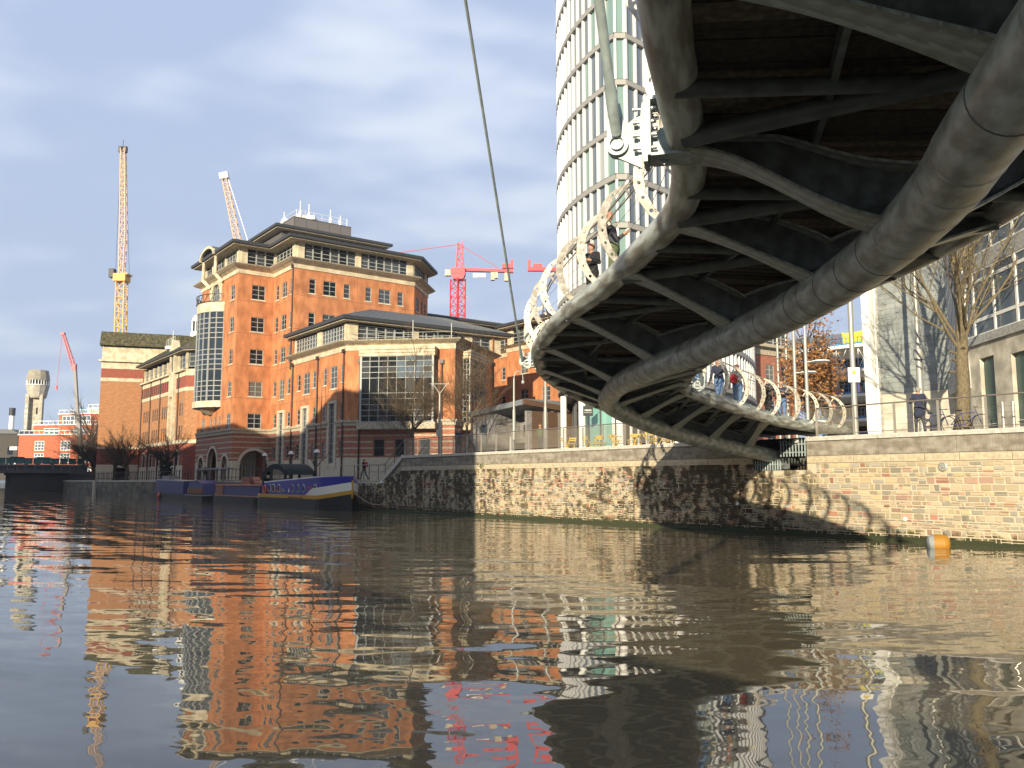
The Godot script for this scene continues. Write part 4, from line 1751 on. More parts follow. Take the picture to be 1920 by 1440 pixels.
	b.box(S(88.6, 17.0, 38.45), Vector3(1.2, 0.5, 2.6))
	b.ball(S(89.0, 15.4, 38.5), Vector3(0.9, 0.5, 0.9))
	b.tube(PackedVector3Array([S(91, 14.0, 38.6), S(95.0, 14.0, 37.0), S(96.5, 14.0, 36.2)]), 0.35, 8)
	put("roof_duct", b, M.white_paint, g)
	make_wing(g)


func portal(g: Node, f: Transform3D, x: float, y: float, w: float, h: float) -> void:
	# a tall slit window in a pale stone surround
	var b := MB.new()
	b.fbox(f, x - 0.42, x, y - 0.4, y + h, -0.1, 0.14)
	b.fbox(f, x + w, x + w + 0.42, y - 0.4, y + h, -0.1, 0.14)
	b.fbox(f, x - 0.42, x + w + 0.42, y + h, y + h + 0.28, -0.1, 0.16)
	put("stone_surround", b, M.limestone_pale, g)
	window(g, f, x, y, w, h, 2, 9, false, 0.12, 0.065)


func make_corner_bay(g: Node, f: Transform3D) -> void:
	# curved glazed bay on the left front with a balcony over it
	var cx := 5.8
	var hw := 3.55
	var pr := 2.0
	var R := (hw * hw + pr * pr) / (2.0 * pr)
	var cz := pr - R
	var amax := asin(hw / R)
	var n := 9
	var pts := []
	for i in n + 1:
		var a := lerpf(-amax, amax, float(i) / n)
		pts.append(Vector2(cx + sin(a) * R, cz + cos(a) * R))
	var rows := [11.92]
	for k in 3:
		for d in [0.62, 0.62, 0.62, 0.62, 1.44]:
			if rows[-1] < 23.0:
				rows.append(minf(rows[-1] + d, 23.05))
	var fm := MB.new()
	for i in n + 1:
		var p: Vector2 = pts[i]
		var w := 0.30 if i == n - 2 else 0.09
		fm.fbox(f, p.x - w * 0.5, p.x + w * 0.5, 11.9, 23.05, p.y - 0.06, p.y + 0.07)
	for i in n:
		var p: Vector2 = pts[i]
		var q: Vector2 = pts[i + 1]
		for y in rows:
			fm.beam(f * Vector3(p.x, y, p.y), f * Vector3(q.x, y, q.y), 0.11, 0.075)
		var pf := Transform3D(f.basis * Basis(Vector3.UP, -atan2(q.y - p.y, q.x - p.x)), f * Vector3(p.x, 0, p.y))
		var l := p.distance_to(q)
		for k in rows.size() - 1:
			put("bay_pane", pane_mesh(snappedf(l, 0.01), snappedf(rows[k + 1] - rows[k], 0.01)), M.glass_blue, g, pf * Transform3D(Basis.IDENTITY, Vector3(0, rows[k], -0.03)))
	put("bay_frame", fm, M.frame_grey, g)
	var base := PackedVector2Array()
	var topp := PackedVector2Array()
	for p in pts:
		base.append(Vector2(p.x, -p.y - 0.0) + (Vector2(p.x - cx, -p.y - 0.0) - Vector2(0, -cz)).normalized() * 0.22)
		topp.append(Vector2(p.x, -p.y) + (Vector2(p.x - cx, -p.y) - Vector2(0, -cz)).normalized() * 0.10)
	for q in [[base, 11.15, 11.9, "bay_base"], [topp, 23.05, 24.25, "bay_parapet"]]:
		var b := MB.new()
		# extrude upwards: the frame's x stays, its y runs into the wall, its z is up
		var pp := PackedVector2Array()
		for p in q[0]:
			pp.append(Vector2(p.x, p.y))
		var up := Transform3D(Basis(f.basis.x, -f.basis.z, f.basis.y), f.origin)
		pp.append(Vector2(pts[n].x, 0.3))
		pp.append(Vector2(pts[0].x, 0.3))
		b.prism(pp, up, q[1], q[2])
		put(q[3], b, M.cream, g)
	var un := MB.new()
	un.lathe([[0.0, 10.3], [0.5, 10.35], [1.3, 10.8], [1.9, 11.16]], f * Vector3(cx, 0, 0), 24)
	put("bay_corbel", un, M.cream_stained, g)
	# balcony railing of dark bent bars
	var rb := MB.new()
	for i in n:
		var p: Vector2 = pts[i]
		var q: Vector2 = pts[i + 1]
		for y in [24.3, 25.25]:
			rb.beam(f * Vector3(p.x, y, p.y + 0.2), f * Vector3(q.x, y, q.y + 0.2), 0.09, 0.09)
		rb.beam(f * Vector3(p.x, 24.3, p.y + 0.1), f * Vector3(p.x, 25.25, p.y + 0.25), 0.06, 0.06)
		rb.beam(f * Vector3(p.x, 24.3, p.y + 0.1), f * Vector3(q.x, 25.25, q.y + 0.25), 0.05, 0.05)
	put("balcony_railing", rb, M.iron, g)
	# arched window in a pale frame over the balcony
	var ab := MB.new()
	ab.fbox(f, 3.4, 4.15, 24.2, 27.4, -0.22, 0.05)
	ab.fbox(f, 7.45, 8.2, 24.2, 27.4, -0.22, 0.05)
	arch_infill(ab, f, 4.15, 7.45, 25.5, 27.4, 0.05)
	put("arch_frame", ab, M.cream, g)
	window(g, f, 4.1, 24.2, 3.4, 3.1, 4, 4, false, 0.2, 0.09)


func make_wing(g: Node) -> void:
	var poly := pts2([[72.0, 26], [72.0, 8.0], [58.3, 8.0], [50.3, 16.1], [57.3, 25.8]])
	# long front towards the river, face 1
	var f := edge_face(poly, 1)
	var L := edge_len(poly, 1)
	var spec := []
	for q in [[1.3, 0.88], [5.52, 0.82], [8.3, 0.8], [12.54, 0.8]]:
		spec.append([q[0], 12.28, q[1], 1.8, 1, 3])
	for q in [[3.02, 1.7], [10.05, 1.62]]:
		spec.append([q[0], 11.75, q[1], 2.36, 2, 4])
	for q in [[1.37, 0.88], [5.62, 0.76], [8.33, 0.8], [12.55, 0.82]]:
		spec.append([q[0], 8.42, q[1], 1.72, 1, 3])
	var tall := [[3.15, 3.95, 4.4, 10.15], [10.15, 3.95, 11.45, 10.2]]
	var b := MB.new()
	wall(b, f, 0, L, 8.3, 15.4, rects(spec) + tall)
	put("brick_wall", b, M.brick, g)
	joints(g, f, 0, L, [11.1])
	for q in spec:
		window(g, f, q[0], q[1], q[2], q[3], q[4], q[5])
	var low := []
	for q in [[1.33, 0.8], [5.68, 0.62], [8.37, 0.72], [12.5, 0.75]]:
		low.append([q[0], 4.62, q[1], 1.58, 1, 4])
	striped_base(g, f, 0, L, rects(low) + tall)
	for q in low:
		window(g, f, q[0], q[1], q[2], q[3], q[4], q[5], false)
	portal(g, f, 3.15, 3.95, 1.25, 6.2)
	portal(g, f, 10.15, 3.95, 1.3, 6.25)
	for x in [0.12, 7.0]:
		drain(g, f, x, 2.3, 15.3)
	drain(g, f, L - 0.3, 2.3, 15.3)
	# angled front with the big glazed bay, face 2
	f = edge_face(poly, 2)
	L = edge_len(poly, 2)
	b = MB.new()
	wall(b, f, 0, L, 8.3, 15.4, [[2.0, 7.9, 9.3, 15.0]])
	put("brick_wall", b, M.brick, g)
	low = [[3.1, 4.6, 1.1, 1.75, 1, 2], [5.3, 4.6, 1.1, 1.75, 1, 2], [7.8, 4.6, 1.1, 1.75, 1, 2]]
	striped_base(g, f, 0, L, rects(low))
	for q in low:
		window(g, f, q[0], q[1], q[2], q[3], q[4], q[5], false, 0.14, 0.08, M.frame_dark)
	drain(g, f, 1.55, 2.3, 14.2)
	drain(g, f, 10.05, 2.3, 14.0)
	big_bay(g, f, 1.95, 9.35, 1.05, 8)
	# side of the angled front with its own curved bay, face 3
	f = edge_face(poly, 3)
	L = edge_len(poly, 3)
	b = MB.new()
	wall(b, f, 0, L, 8.3, 15.4, [[2.0, 8.0, 7.2, 14.6]])
	put("brick_wall", b, M.brick, g)
	striped_base(g, f, 0, L, [])
	big_bay(g, f, 2.2, 7.0, 0.8, 5)
	drain(g, f, L - 0.25, 2.3, 15.2)
	b = MB.new()
	wall(b, edge_face(poly, 4), 0, edge_len(poly, 4), 2.2, 19.0, [])
	put("rear_wall", b, M.brick, g)
	# frieze and cornice
	b = MB.new()
	band(b, poly, 0.08, 0.08, 15.4, 15.95)
	band(b, poly, 0.12, 0.45, 15.95, 16.1)
	put("frieze", b, M.cream, g)
	b = MB.new()
	band(b, poly, 0.5, 0.85, 16.1, 16.3)
	band(b, poly, 0.85, 0.9, 16.3, 16.4)
	put("cornice", b, M.cream_stained, g)
	b = MB.new()
	b.prism(PackedVector2Array([Vector2(72, 8), Vector2(58.3, 8), Vector2(50.3, 16.1), Vector2(57.3, 25.8), Vector2(72, 26)]), Transform3D(Basis(S(1, 0, 0) - S(0, 0, 0), S(0, 1, 0) - S(0, 0, 0), Vector3.UP), S(0, 0, 0)), 16.1, 16.35)
	put("terrace", b, M.paving, g)
	# top floor with glazed lights between square columns
	var tp := pts2([[72.0, 27], [72.0, 8.3], [58.55, 8.3], [57.7, 27.0]])
	b = MB.new()
	for i in [1, 2]:
		var fi := edge_face(tp, i)
		var li := edge_len(tp, i)
		var cols: Array = [[[0.0, 0.25], [6.15, 7.35], [li - 0.55, li]], [[0.0, 1.0], [7.4, 8.1], [14.0, 14.9], [li - 1.4, li]]][i - 1]
		for cq in cols:
			var cm := MB.new()
			cm.fbox(fi, cq[0], cq[1], 16.35, 18.4, -0.3, 0.2)
			put("column", cm, M.cream, g)
		for k in cols.size() - 1:
			ribbon(g, fi, cols[k][1], cols[k + 1][0], 16.45 if i == 1 else 16.5, 18.3, 0.72 if i == 1 else 1.05, 4)
		b.fbox(fi, 0, li, 16.3, 18.5, -0.6, -0.35)
	put("top_floor_wall", b, M.void, g)
	roof(g, tp, pts2([[72.0, 22], [72.0, 12.6], [62.0, 12.6], [61.5, 22]]), 19.0, 20.9, 1.15, M.slate)
	# terrace railing
	b = MB.new()
	var rp := ring(poly, -0.4)
	for i in [2, 3]:
		var a: Vector2 = rp[i]
		var c: Vector2 = rp[(i + 1) % rp.size()]
		for h in [16.8, 17.25]:
			b.rod(S(a.x, a.y, h), S(c.x, c.y, h), 0.025, 5)
		for k in 8:
			var p := a.lerp(c, k / 7.0)
			b.rod(S(p.x, p.y, 16.35), S(p.x, p.y, 17.25), 0.025, 5)
	put("terrace_railing", b, M.frame_grey, g)
	for q in [[55.5, 14.2, 18.9], [51.8, 16.6, 18.3]]:
		b = MB.new()
		b.rod(S(q[0], q[1], 16.35), S(q[0], q[1], q[2]), 0.06, 6)
		put("flue", b, M.pole_grey, g)


func big_bay(g: Node, f: Transform3D, x0: float, x1: float, out: float, nc: int) -> void:
	var rows := [8.05, 8.62, 9.19, 9.76, 10.33, 10.9, 12.42, 12.99, 13.56, 14.13, 14.62]
	var fb := f * Transform3D(Basis.IDENTITY, Vector3(0, 0, out))
	var w := (x1 - x0) / nc
	var b := MB.new()
	for k in nc + 1:
		var hb := 0.2 if k in [0, nc] else 0.055
		b.fbox(fb, x0 + w * k - hb * 0.5, x0 + w * k + hb * 0.5, 8.0, 14.65, -0.08, 0.05)
	for y in rows:
		b.fbox(fb, x0, x1, y - 0.027, y + 0.027, -0.06, 0.042)
	for sx in [x0, x1]:
		for k in 2:
			b.fbox(f, sx - 0.05, sx + 0.05, 8.0, 14.65, out * k * 0.5, out * k * 0.5 + 0.08)
		for y in rows:
			b.fbox(f, sx - 0.04, sx + 0.04, y - 0.03, y + 0.03, 0.0, out)
	put("bay_frame", b, M.frame_grey, g)
	for k in nc:
		for r in rows.size() - 1:
			put("bay_pane", pane_mesh(snappedf(w, 0.01), snappedf(rows[r + 1] - rows[r], 0.01)), ([M.glass_dark, M.glass_dark, M.glass_mid][rng.randi() % 3]) if r < 6 or k < 4 else [M.glass_tower, M.glass_mid][rng.randi() % 2], g, fb * Transform3D(Basis.IDENTITY, Vector3(x0 + w * k, rows[r], -0.03)))
	for sx in [x0, x1]:
		b = MB.new()
		b.fbox(f, sx - 0.01, sx + 0.01, 8.0, 14.65, 0.0, out)
		put("side_pane", b, M.glass_dark, g)
	b = MB.new()
	for k in 3:
		b.fbox(f, x0 - 0.22, x1 + 0.22, 14.65 + k * 0.32, 14.93 + k * 0.32, -0.1, out + 0.12 + k * 0.03)
	put("bay_head", b, M.cream, g)
	b = MB.new()
	b.fbox(f, x0 - 0.3, x1 + 0.3, 7.3, 7.98, -0.1, out + 0.22)
	put("bay_foot", b, M.cream_stained, g)


func make_rear_blocks() -> void:
	rng.seed = 311
	var g := thing("brick_block", "orange brick block with a glazed top floor behind the wing and the grey pavilion", "office building", S(60, 42, 2.25))
	var poly := pts2([[78, 39.5], [70.3, 39.5], [70.3, 37.4], [50, 37.4], [50, 56], [78, 56]])
	var sills := [4.4, 8.37, 12.2, 16.12]
	for i in [0, 2]:
		var f := edge_face(poly, i)
		var L := edge_len(poly, i)
		var spec := []
		for y in sills:
			if i == 2:
				for x in [3.0, 7.5, 12.0, 16.5]:
					spec.append([x, y, 1.6, 1.85, 2, 3])
			else:
				for x in [3.6, 5.6]:
					spec.append([x, y, 0.85, 1.75, 1, 3])
		var b := MB.new()
		wall(b, f, 0, L, 2.2, 19.3, rects(spec))
		put("brick_wall", b, M.brick, g)
		for q in spec:
			window(g, f, q[0], q[1], q[2], q[3], q[4], q[5])
	var b := MB.new()
	for i in [1, 3, 4, 5]:
		wall(b, edge_face(poly, i), 0, edge_len(poly, i), 2.2, 22.6, [])
	put("brick_wall", b, M.brick, g)
	b = MB.new()
	band(b, poly, 0.08, 0.12, 19.3, 19.85)
	band(b, poly, 0.2, 0.8, 19.85, 20.1)
	put("frieze", b, M.cream, g)
	for i in [0, 2]:
		var f := edge_face(poly, i)
		var L := edge_len(poly, i)
		var cols: Array = [[[0.0, 0.5], [L - 0.4, L]], [[0.0, 1.0], [7.0, 7.8], [14.0, 14.8], [L - 0.8, L]]][0 if i == 0 else 1]
		for cq in cols:
			var cm := MB.new()
			cm.fbox(f, cq[0], cq[1], 20.1, 22.4, -0.5, -0.1)
			put("column", cm, M.cream, g)
		for k in cols.size() - 1:
			ribbon(g, f * Transform3D(Basis.IDENTITY, Vector3(0, 0, -0.35)), cols[k][1], cols[k + 1][0], 20.15, 22.3, 1.1, 4)
	roof(g, poly, pts2([[78, 46], [72.5, 46], [72.3, 45], [56, 45], [56, 50], [78, 50]]), 23.0, 25.6, 1.2, M.slate)
	# long slate-roofed range behind
	var r := thing("slate_roofed_range", "long dark slate roof of the range behind the brick tower, under the red crane", "office building", S(88, 45, 2.25))
	poly = pts2([[104, 64], [104, 29.2], [82, 29.2], [82, 64]])
	b = MB.new()
	for i in 4:
		wall(b, edge_face(poly, i), 0, edge_len(poly, i), 2.2, 25.0, [])
	put("brick_wall", b, M.brick_dark, r)
	ribbon(r, edge_face(poly, 2), 1.0, edge_len(poly, 2) - 1.0, 22.6, 24.6, 1.3, 3)
	roof(r, poly, pts2([[95, 60], [95, 32], [91, 32], [91, 60]]), 25.6, 28.0, 1.1, M.slate)
	# left brick building
	make_left_building()


func make_left_building() -> void:
	rng.seed = 321
	var g := thing("gabled_brick_building", "long brown brick building with pale bands and a mossy hipped roof under a small cupola", "office building", S(120, 8, 2.25))
	var poly := pts2([[132.5, 6.0], [107.2, 6.0], [103.5, 9.0], [103.5, 24], [132.5, 24]])
	var f := edge_face(poly, 0)
	var L := edge_len(poly, 0)
	var spec := []
	for bay in 4:
		var x := 1.6 + bay * 5.7
		if bay == 3:
			x += 1.3
		for y in [8.35, 11.7]:
			for k in 3:
				spec.append([x + k * 1.25, y, 0.8, 1.9, 1, 3])
			spec.append([x + 3.75, y, 0.55, 1.9, 1, 3])
	var red := []
	for k in 15:
		red.append([1.4 + k * 1.25 + (1.8 if k > 11 else 0.0), 15.95, 0.75, 1.5, 1, 2])
	var b := MB.new()
	wall(b, f, 0, L, 8.1, 15.3, rects(spec))
	put("brick_wall", b, M.brick_tan, g)
	b = MB.new()
	wall(b, f, 0, L, 15.85, 17.55, rects(red))
	put("red_brick_band", b, M.brick_red, g)
	b = MB.new()
	b.fbox(f, 0, L, 15.3, 15.85, -0.2, 0.06)
	b.fbox(f, 0, L, 17.55, 18.3, -0.2, 0.06)
	b.fbox(f, 0, L, 18.3, 18.55, -0.2, 0.45)
	put("stone_band", b, M.cream, g)
	for q in spec + red:
		window(g, f, q[0], q[1], q[2], q[3], q[4], q[5], false, 0.14, 0.07, M.frame_dark)
	# arched ground floor
	var ah := []
	for x in [2.6, 6.9, 11.1, 15.4, 21.6]:
		ah.append([x, 4.3, x + 1.5, 6.5])
	b = MB.new()
	wall(b, f, 0, L, 4.4, 7.6, ah)
	put("brick_wall", b, M.brick_red, g)
	b = MB.new()
	b.fbox(f, 0, L, 7.6, 8.1, -0.2, 0.14)
	wall(b, f, 0, L, 2.2, 4.4, [])
	strip(b, f, 0, L, 2.6, 3.2, 0.02, [], 1.2)
	strip(b, f, 0, L, 3.25, 3.85, 0.02, [], 1.2)
	put("stone_plinth", b, M.limestone_pale, g)
	var ab := MB.new()
	var rb := MB.new()
	for h in ah:
		arch_infill(ab, f, h[0], h[2], 5.72, 6.52, -0.004, 0.3, rb)
		rb.fbox(f, h[0] - 0.3, h[0], 4.4, 5.74, -0.15, 0.06)
		rb.fbox(f, h[2], h[2] + 0.3, 4.4, 5.74, -0.15, 0.06)
		window(g, f, h[0], 4.45, 1.5, 2.0, 2, 3, false, 0.2, 0.08, M.frame_dark)
	put("arch_spandrel", ab, M.brick_red, g)
	put("arch_ring", rb, M.cream, g)
	for x in [0.4, 6.1, 12.0, 17.6, 22.0]:
		drain(g, f, x, 2.3, 18.2)
	# pale pier with a steep gable
	b = MB.new()
	b.fbox(f, 17.9, 18.35, 8.1, 21.5, -0.1, 0.45)
	b.fbox(f, 20.0, 20.45, 8.1, 21.5, -0.1, 0.45)
	b.prism(PackedVector2Array([Vector2(17.8, 21.5), Vector2(20.55, 21.5), Vector2(19.2, 23.6)]), f, -0.5, 0.6)
	b.fbox(f, 18.1, 20.3, 14.8, 18.6, -0.1, 0.4)
	put("gabled_pier", b, M.cream, g)
	window(g, f, 18.35, 8.2, 1.65, 6.4, 1, 7, false, 0.1, 0.08, M.frame_dark)
	window(g, f, 18.45, 18.8, 1.45, 3.0, 2, 4, false, -0.2, 0.08)
	# glazed top floor and roofs
	for q in [[1.2, 17.6, 18.7, 20.45, 1.75], [21.0, 25.1, 18.9, 21.2, 1.3]]:
		ribbon(g, f * Transform3D(Basis.IDENTITY, Vector3(0, 0, -0.3)), q[0], q[1], q[2], q[3], q[4], 3)
		var n := int((q[1] - q[0]) / 2.4)
		for k in n + 1:
			var cm := MB.new()
			var x: float = lerpf(q[0], q[1], float(k) / n)
			cm.fbox(f, x - 0.16, x + 0.16, 18.55, q[3] + 0.1, -0.3, 0.0)
			put("column", cm, M.cream, g)
	b = MB.new()
	b.fbox(f, 0, L, 18.3, 21.4, -1.0, -0.6)
	put("top_floor_wall", b, M.void, g)
	# chamfered end beside the tall office
	f = edge_face(poly, 1)
	L = edge_len(poly, 1)
	b = MB.new()
	wall(b, f, 0, L, 8.1, 15.3, [])
	put("brick_wall", b, M.brick_tan, g)
	b = MB.new()
	wall(b, f, 0, L, 15.85, 17.55, [])
	wall(b, f, 0, L, 2.2, 7.6, [])
	put("red_brick_band", b, M.brick_red, g)
	b = MB.new()
	b.fbox(f, 0, L, 7.6, 8.1, -0.2, 0.1)
	b.fbox(f, 0, L, 15.3, 15.85, -0.2, 0.06)
	b.fbox(f, 0, L, 17.55, 18.5, -0.2, 0.06)
	put("stone_band", b, M.cream, g)
	ribbon(g, f * Transform3D(Basis.IDENTITY, Vector3(0, 0, -0.3)), 0.3, L - 0.3, 18.9, 21.2, 1.3, 3)
	b = MB.new()
	for i in [2, 3, 4]:
		wall(b, edge_face(poly, i), 0, edge_len(poly, i), 2.2, 21.0, [])
	put("rear_wall", b, M.brick_tan, g)
	roof(g, poly, pts2([[132.4, 14], [116, 14], [113, 15.5], [113, 17], [132.4, 17]]), 21.6, 27.6, 1.0, M.mossy_tiles, 0.25)
	# dormer, cupola and roof rail
	b = MB.new()
	b.prism(PackedVector2Array([Vector2(-1.3, 23.4), Vector2(1.3, 23.4), Vector2(0, 25.8)]), Transform3D(edge_face(poly, 0).basis, S(121.5, 9.0, 0)), -3.0, 0.3)
	put("dormer", b, M.mossy_tiles, g)
	var cb := MB.new()
	cb.lathe([[1.35, 27.3], [1.35, 28.4], [1.15, 28.5]], S(132.6, 15.0, 0), 20)
	cb.lathe([[1.25, 30.3], [1.2, 30.5], [1.05, 31.0], [0.7, 31.5], [0.0, 31.75]], S(132.6, 15.0, 0), 20)
	for k in 8:
		var a := TAU * k / 8
		cb.rod(S(132.6 + cos(a) * 1.1, 15.0 + sin(a) * 1.1, 28.4), S(132.6 + cos(a) * 1.1, 15.0 + sin(a) * 1.1, 30.4), 0.12, 6)
	put("cupola", cb, M.white_paint, g)
	var cg := MB.new()
	cg.lathe([[0.95, 28.4], [0.95, 30.4]], S(132.6, 15.0, 0), 16)
	put("cupola_glass", cg, M.glass_dark, g)
	b = MB.new()
	b.box(S(131, 10.2, 25.0), Vector3(2.0, 0.5, 1.2))
	b.rod(S(130, 10.0, 25), S(130, 10.0, 27.9), 0.05, 5)
	for k in 6:
		b.rod(S(128 + k, 9.8, 24.6), S(128 + k, 9.8, 26.6), 0.03, 4)
	b.rod(S(128, 9.8, 26.6), S(133, 9.8, 26.6), 0.03, 4)
	put("roof_railing", b, M.white_paint, g)
	# the gabled end wing at the far left
	var w := thing("gabled_end_wing", "narrow gable-ended brick wing with white top storey and mossy roof, far left", "building", S(137, 4, 2.25))
	var p0 := Vector2(138.6, 0.6)
	var p1 := Vector2(138.4, 8.6)
	poly = pts2([[138.6, 0.6], [134.45, 12.9], [137.5, 13.9], [141.6, 1.6]])
	f = edge_face(poly, 0)
	L = edge_len(poly, 0)
	spec = [[7.3, 11.6, 0.95, 1.75, 2, 3], [7.3, 15.7, 0.95, 1.85, 2, 3]]
	b = MB.new()
	wall(b, f, 0, L, 7.95, 19.3, rects(spec))
	put("brick_wall", b, M.brick_tan, w)
	red = [[7.4, 20.0, 0.95, 1.4, 2, 2]]
	b = MB.new()
	wall(b, f, 0, L, 19.9, 21.5, rects(red))
	put("red_brick_band", b, M.brick_red, w)
	for q in spec + red:
		window(w, f, q[0], q[1], q[2], q[3], q[4], q[5], false, 0.14, 0.07, M.frame_dark)
	for q in [[7.6, 7.95], [19.3, 19.9]]:
		b = MB.new()
		b.fbox(f, -0.02, L, q[0], q[1], -0.1, 0.07)
		put("stone_band", b, M.cream, w)
	b = MB.new()
	b.fbox(f, -0.02, L, 21.5, 22.7, -0.1, 0.06)
	b.fbox(f, -0.4, L + 0.2, 22.7, 23.0, -0.1, 0.6)
	b.fbox(f, 0, L, 23.0, 25.4, -0.1, 0.0)
	for k in 20:
		b.fbox(f, k * L / 20.0, k * L / 20.0 + 0.03, 23.0, 25.4, 0.0, 0.02)
	put("pale_upper_wall", b, M.cream, w)
	b = MB.new()
	wall(b, f, 0, L, 4.9, 7.6, [])
	for i in [1, 2, 3]:
		wall(b, edge_face(poly, i), 0, edge_len(poly, i), 2.2, 25.3, [])
	put("red_brick_wall", b, M.brick_red, w)
	b = MB.new()
	wall(b, f, 0, L, 2.2, 4.9, [[3.2, 2.2, 5.0, 4.4]])
	strip(b, f, 0, L, 2.7, 3.4, 0.03, [[3.2, 2.2, 5.0, 4.4]], 1.3)
	strip(b, f, 0, L, 3.5, 4.2, 0.03, [[3.2, 2.2, 5.0, 4.4]], 1.3)
	put("stone_plinth", b, M.limestone_pale, w)
	b = MB.new()
	var a0 := S(138.7, 0.2, 25.5)
	var a1 := S(134.4, 13.2, 25.5)
	var c0 := S(140.1, 0.6, 28.2)
	var c1 := S(135.8, 13.9, 28.2)
	var d0 := S(141.9, 1.4, 25.5)
	var d1 := S(137.7, 14.6, 25.5)
	b.quad(a0 - (S(0.7, 0.2, 0) - S(0, 0, 0)), a1 - (S(0.7, 0.2, 0) - S(0, 0, 0)), c1, c0)
	b.quad(d1, d0, c0, c1)
	b.tri(d0, a0, c0)
	b.tri(a1, d1, c1)
	put("roof", b, M.mossy_tiles, w)


# ---------------------------------------------------------------- the finned glass tower
func make_tower() -> void:
	rng.seed = 401
	var g := thing("glass_tower", "tall eye-shaped glass tower with white fins and grey floor bands", "tower", P(10, 3.96, 62))
	var pts := []
	var p := Vector2(6.4, 50.5)
	var hd := deg_to_rad(-33.0)
	var left := [p]
	for i in 24:
		hd += 0.9 / 19.4
		p += Vector2(sin(hd), cos(hd)) * 0.9
		left.append(p)
	left.reverse()
	pts.append_array(left)
	var prow := pts.size() - 1
	p = Vector2(7.0, 50.5)
	hd = deg_to_rad(50.0)
	pts.append(p)
	for i in 40:
		hd -= 0.9 / 43.0
		p += Vector2(sin(hd), cos(hd)) * 0.9
		pts.append(p)
	var n := pts.size() - 1
	var floors := 13
	var fh := 3.03
	var h0 := 8.7
	var rest := {}
	for k in ["fin", "glass_tower", "glass_green", "curtain"]:
		rest[k] = MB.new()
	var nf := 0
	var np := 0
	for fl in floors:
		var y0 := h0 + fh * fl
		var bd := MB.new()
		var ln := MB.new()
		for i in n:
			var a: Vector2 = pts[i]
			var c: Vector2 = pts[i + 1]
			var f := face(P(a.x, 0, a.y), P(c.x, 0, c.y))
			var l := a.distance_to(c)
			bd.fbox(f, -0.04, l + 0.04, y0 - 0.36, y0 - 0.03, -0.3, 0.2)
			ln.fbox(f, -0.02, l + 0.02, y0 - 0.03, y0 + 0.03, -0.3, 0.15)
			var near := (i >= prow - 14 and i < prow + 5) if fl < 11 else false
			if fl < 2 and i > prow + 12:
				near = true
			if fl == floors - 1:
				continue
			var w := [0.05, l - 0.05, y0 + 0.03, y0 + fh - 0.36]
			var kind: String = "glass_tower"
			var rr := rng.randf()
			if i == prow or i == prow - 1:
				kind = "glass_green"
			elif rr < 0.10:
				kind = "curtain"
			elif rr < 0.2:
				kind = "glass_green"
			if near and np < 296:
				np += 1
				var key := "tp %.2f" % l
				if not cache.has(key):
					var b := MB.new()
					b.fbox(Transform3D.IDENTITY, 0.05, l - 0.05, 0.0, fh - 0.39, -0.06, 0.0)
					cache[key] = b.mesh()
				put("window_pane", cache[key], M[kind], g, f * Transform3D(Basis.IDENTITY, Vector3(0, y0 + 0.03, 0)))
			else:
				rest[kind].fbox(f, w[0], w[1], w[2], w[3], -0.06, 0.0)
			if near and nf < 296:
				nf += 1
				if not cache.has("tfin"):
					var b := MB.new()
					b.fbox(Transform3D.IDENTITY, -0.075, 0.075, 0.0, fh - 0.39, -0.06, 0.17)
					cache["tfin"] = b.mesh()
				put("fin", cache["tfin"], M.fin_white, g, f * Transform3D(Basis.IDENTITY, Vector3(0, y0 + 0.03, 0)))
			else:
				rest["fin"].fbox(f, -0.075, 0.075, w[2], w[3], -0.06, 0.17)
		put("floor_band", bd, M.spandrel, g)
		put("shadow_gap", ln, M.spandrel_line, g)
	stuff(put("fin", rest["fin"], M.fin_white, g))
	stuff(put("window_pane", rest["glass_tower"], M.glass_tower, g))
	stuff(put("window_pane", rest["glass_green"], M.glass_green, g))
	stuff(put("window_pane", rest["curtain"], M.curtain, g))
	# solid core so that the far side does not show through
	var core := MB.new()
	var inner := PackedVector2Array()
	for q in pts:
		inner.append(q)
	core.prism(inner, Transform3D(Basis(Vector3.RIGHT, Vector3.FORWARD, Vector3.UP), Vector3.ZERO), 8.4, h0 + fh * (floors - 1) + 0.6)
	var sc := put("inner_floors", core, M.void, g)
	sc.transform = Transform3D(Basis.from_scale(Vector3(0.97, 1, 0.985)), Vector3(10.0 * 0.03, 0, -66.0 * 0.015) - g.position)
	# ground floor: shopfront glass between white frames
	var k := 2
	while k < n - 1:
		var a: Vector2 = pts[k]
		var c: Vector2 = pts[k + 2] if k + 2 <= n else pts[n]
		var f := face(P(a.x, 0, a.y), P(c.x, 0, c.y))
		f.origin -= f.basis.z * 0.9
		var l := a.distance_to(c)
		var m: Material = M.glass_dark
		if k >= prow - 8 and k < prow - 3:
			m = M.glass_teal
		window(g, f, 0, 3.98, l, 4.0, 2 if m == M.glass_dark else 1, 1, false, 0.0, 0.16 if k > prow - 5 else 0.08, M.white_paint if k > prow - 4 else M.frame_dark, m, "shopfront_window")
		k += 2
	var sb := MB.new()
	for i in n:
		var a: Vector2 = pts[i]
		var c: Vector2 = pts[i + 1]
		var f := face(P(a.x, 0, a.y), P(c.x, 0, c.y))
		sb.fbox(f, 0, a.distance_to(c), 7.95, 8.34, -1.2, -0.1)
	put("shop_fascia", sb, M.zinc, g)
	for i in [prow - 10, prow - 5, prow, prow + 6, prow + 14, prow + 22]:
		var b := MB.new()
		b.lathe([[0.22, 3.96], [0.22, 8.0]], P(pts[i].x, 0, pts[i].y) + Vector3(0, 0, -0.1), 14)
		put("column", b, M.white_paint, g)
	# hanging cafe sign
	var sg := thing("cafe_sign", "small black hanging sign with pale lettering outside the cafe", "sign", P(4.75, 6.2, 53.2))
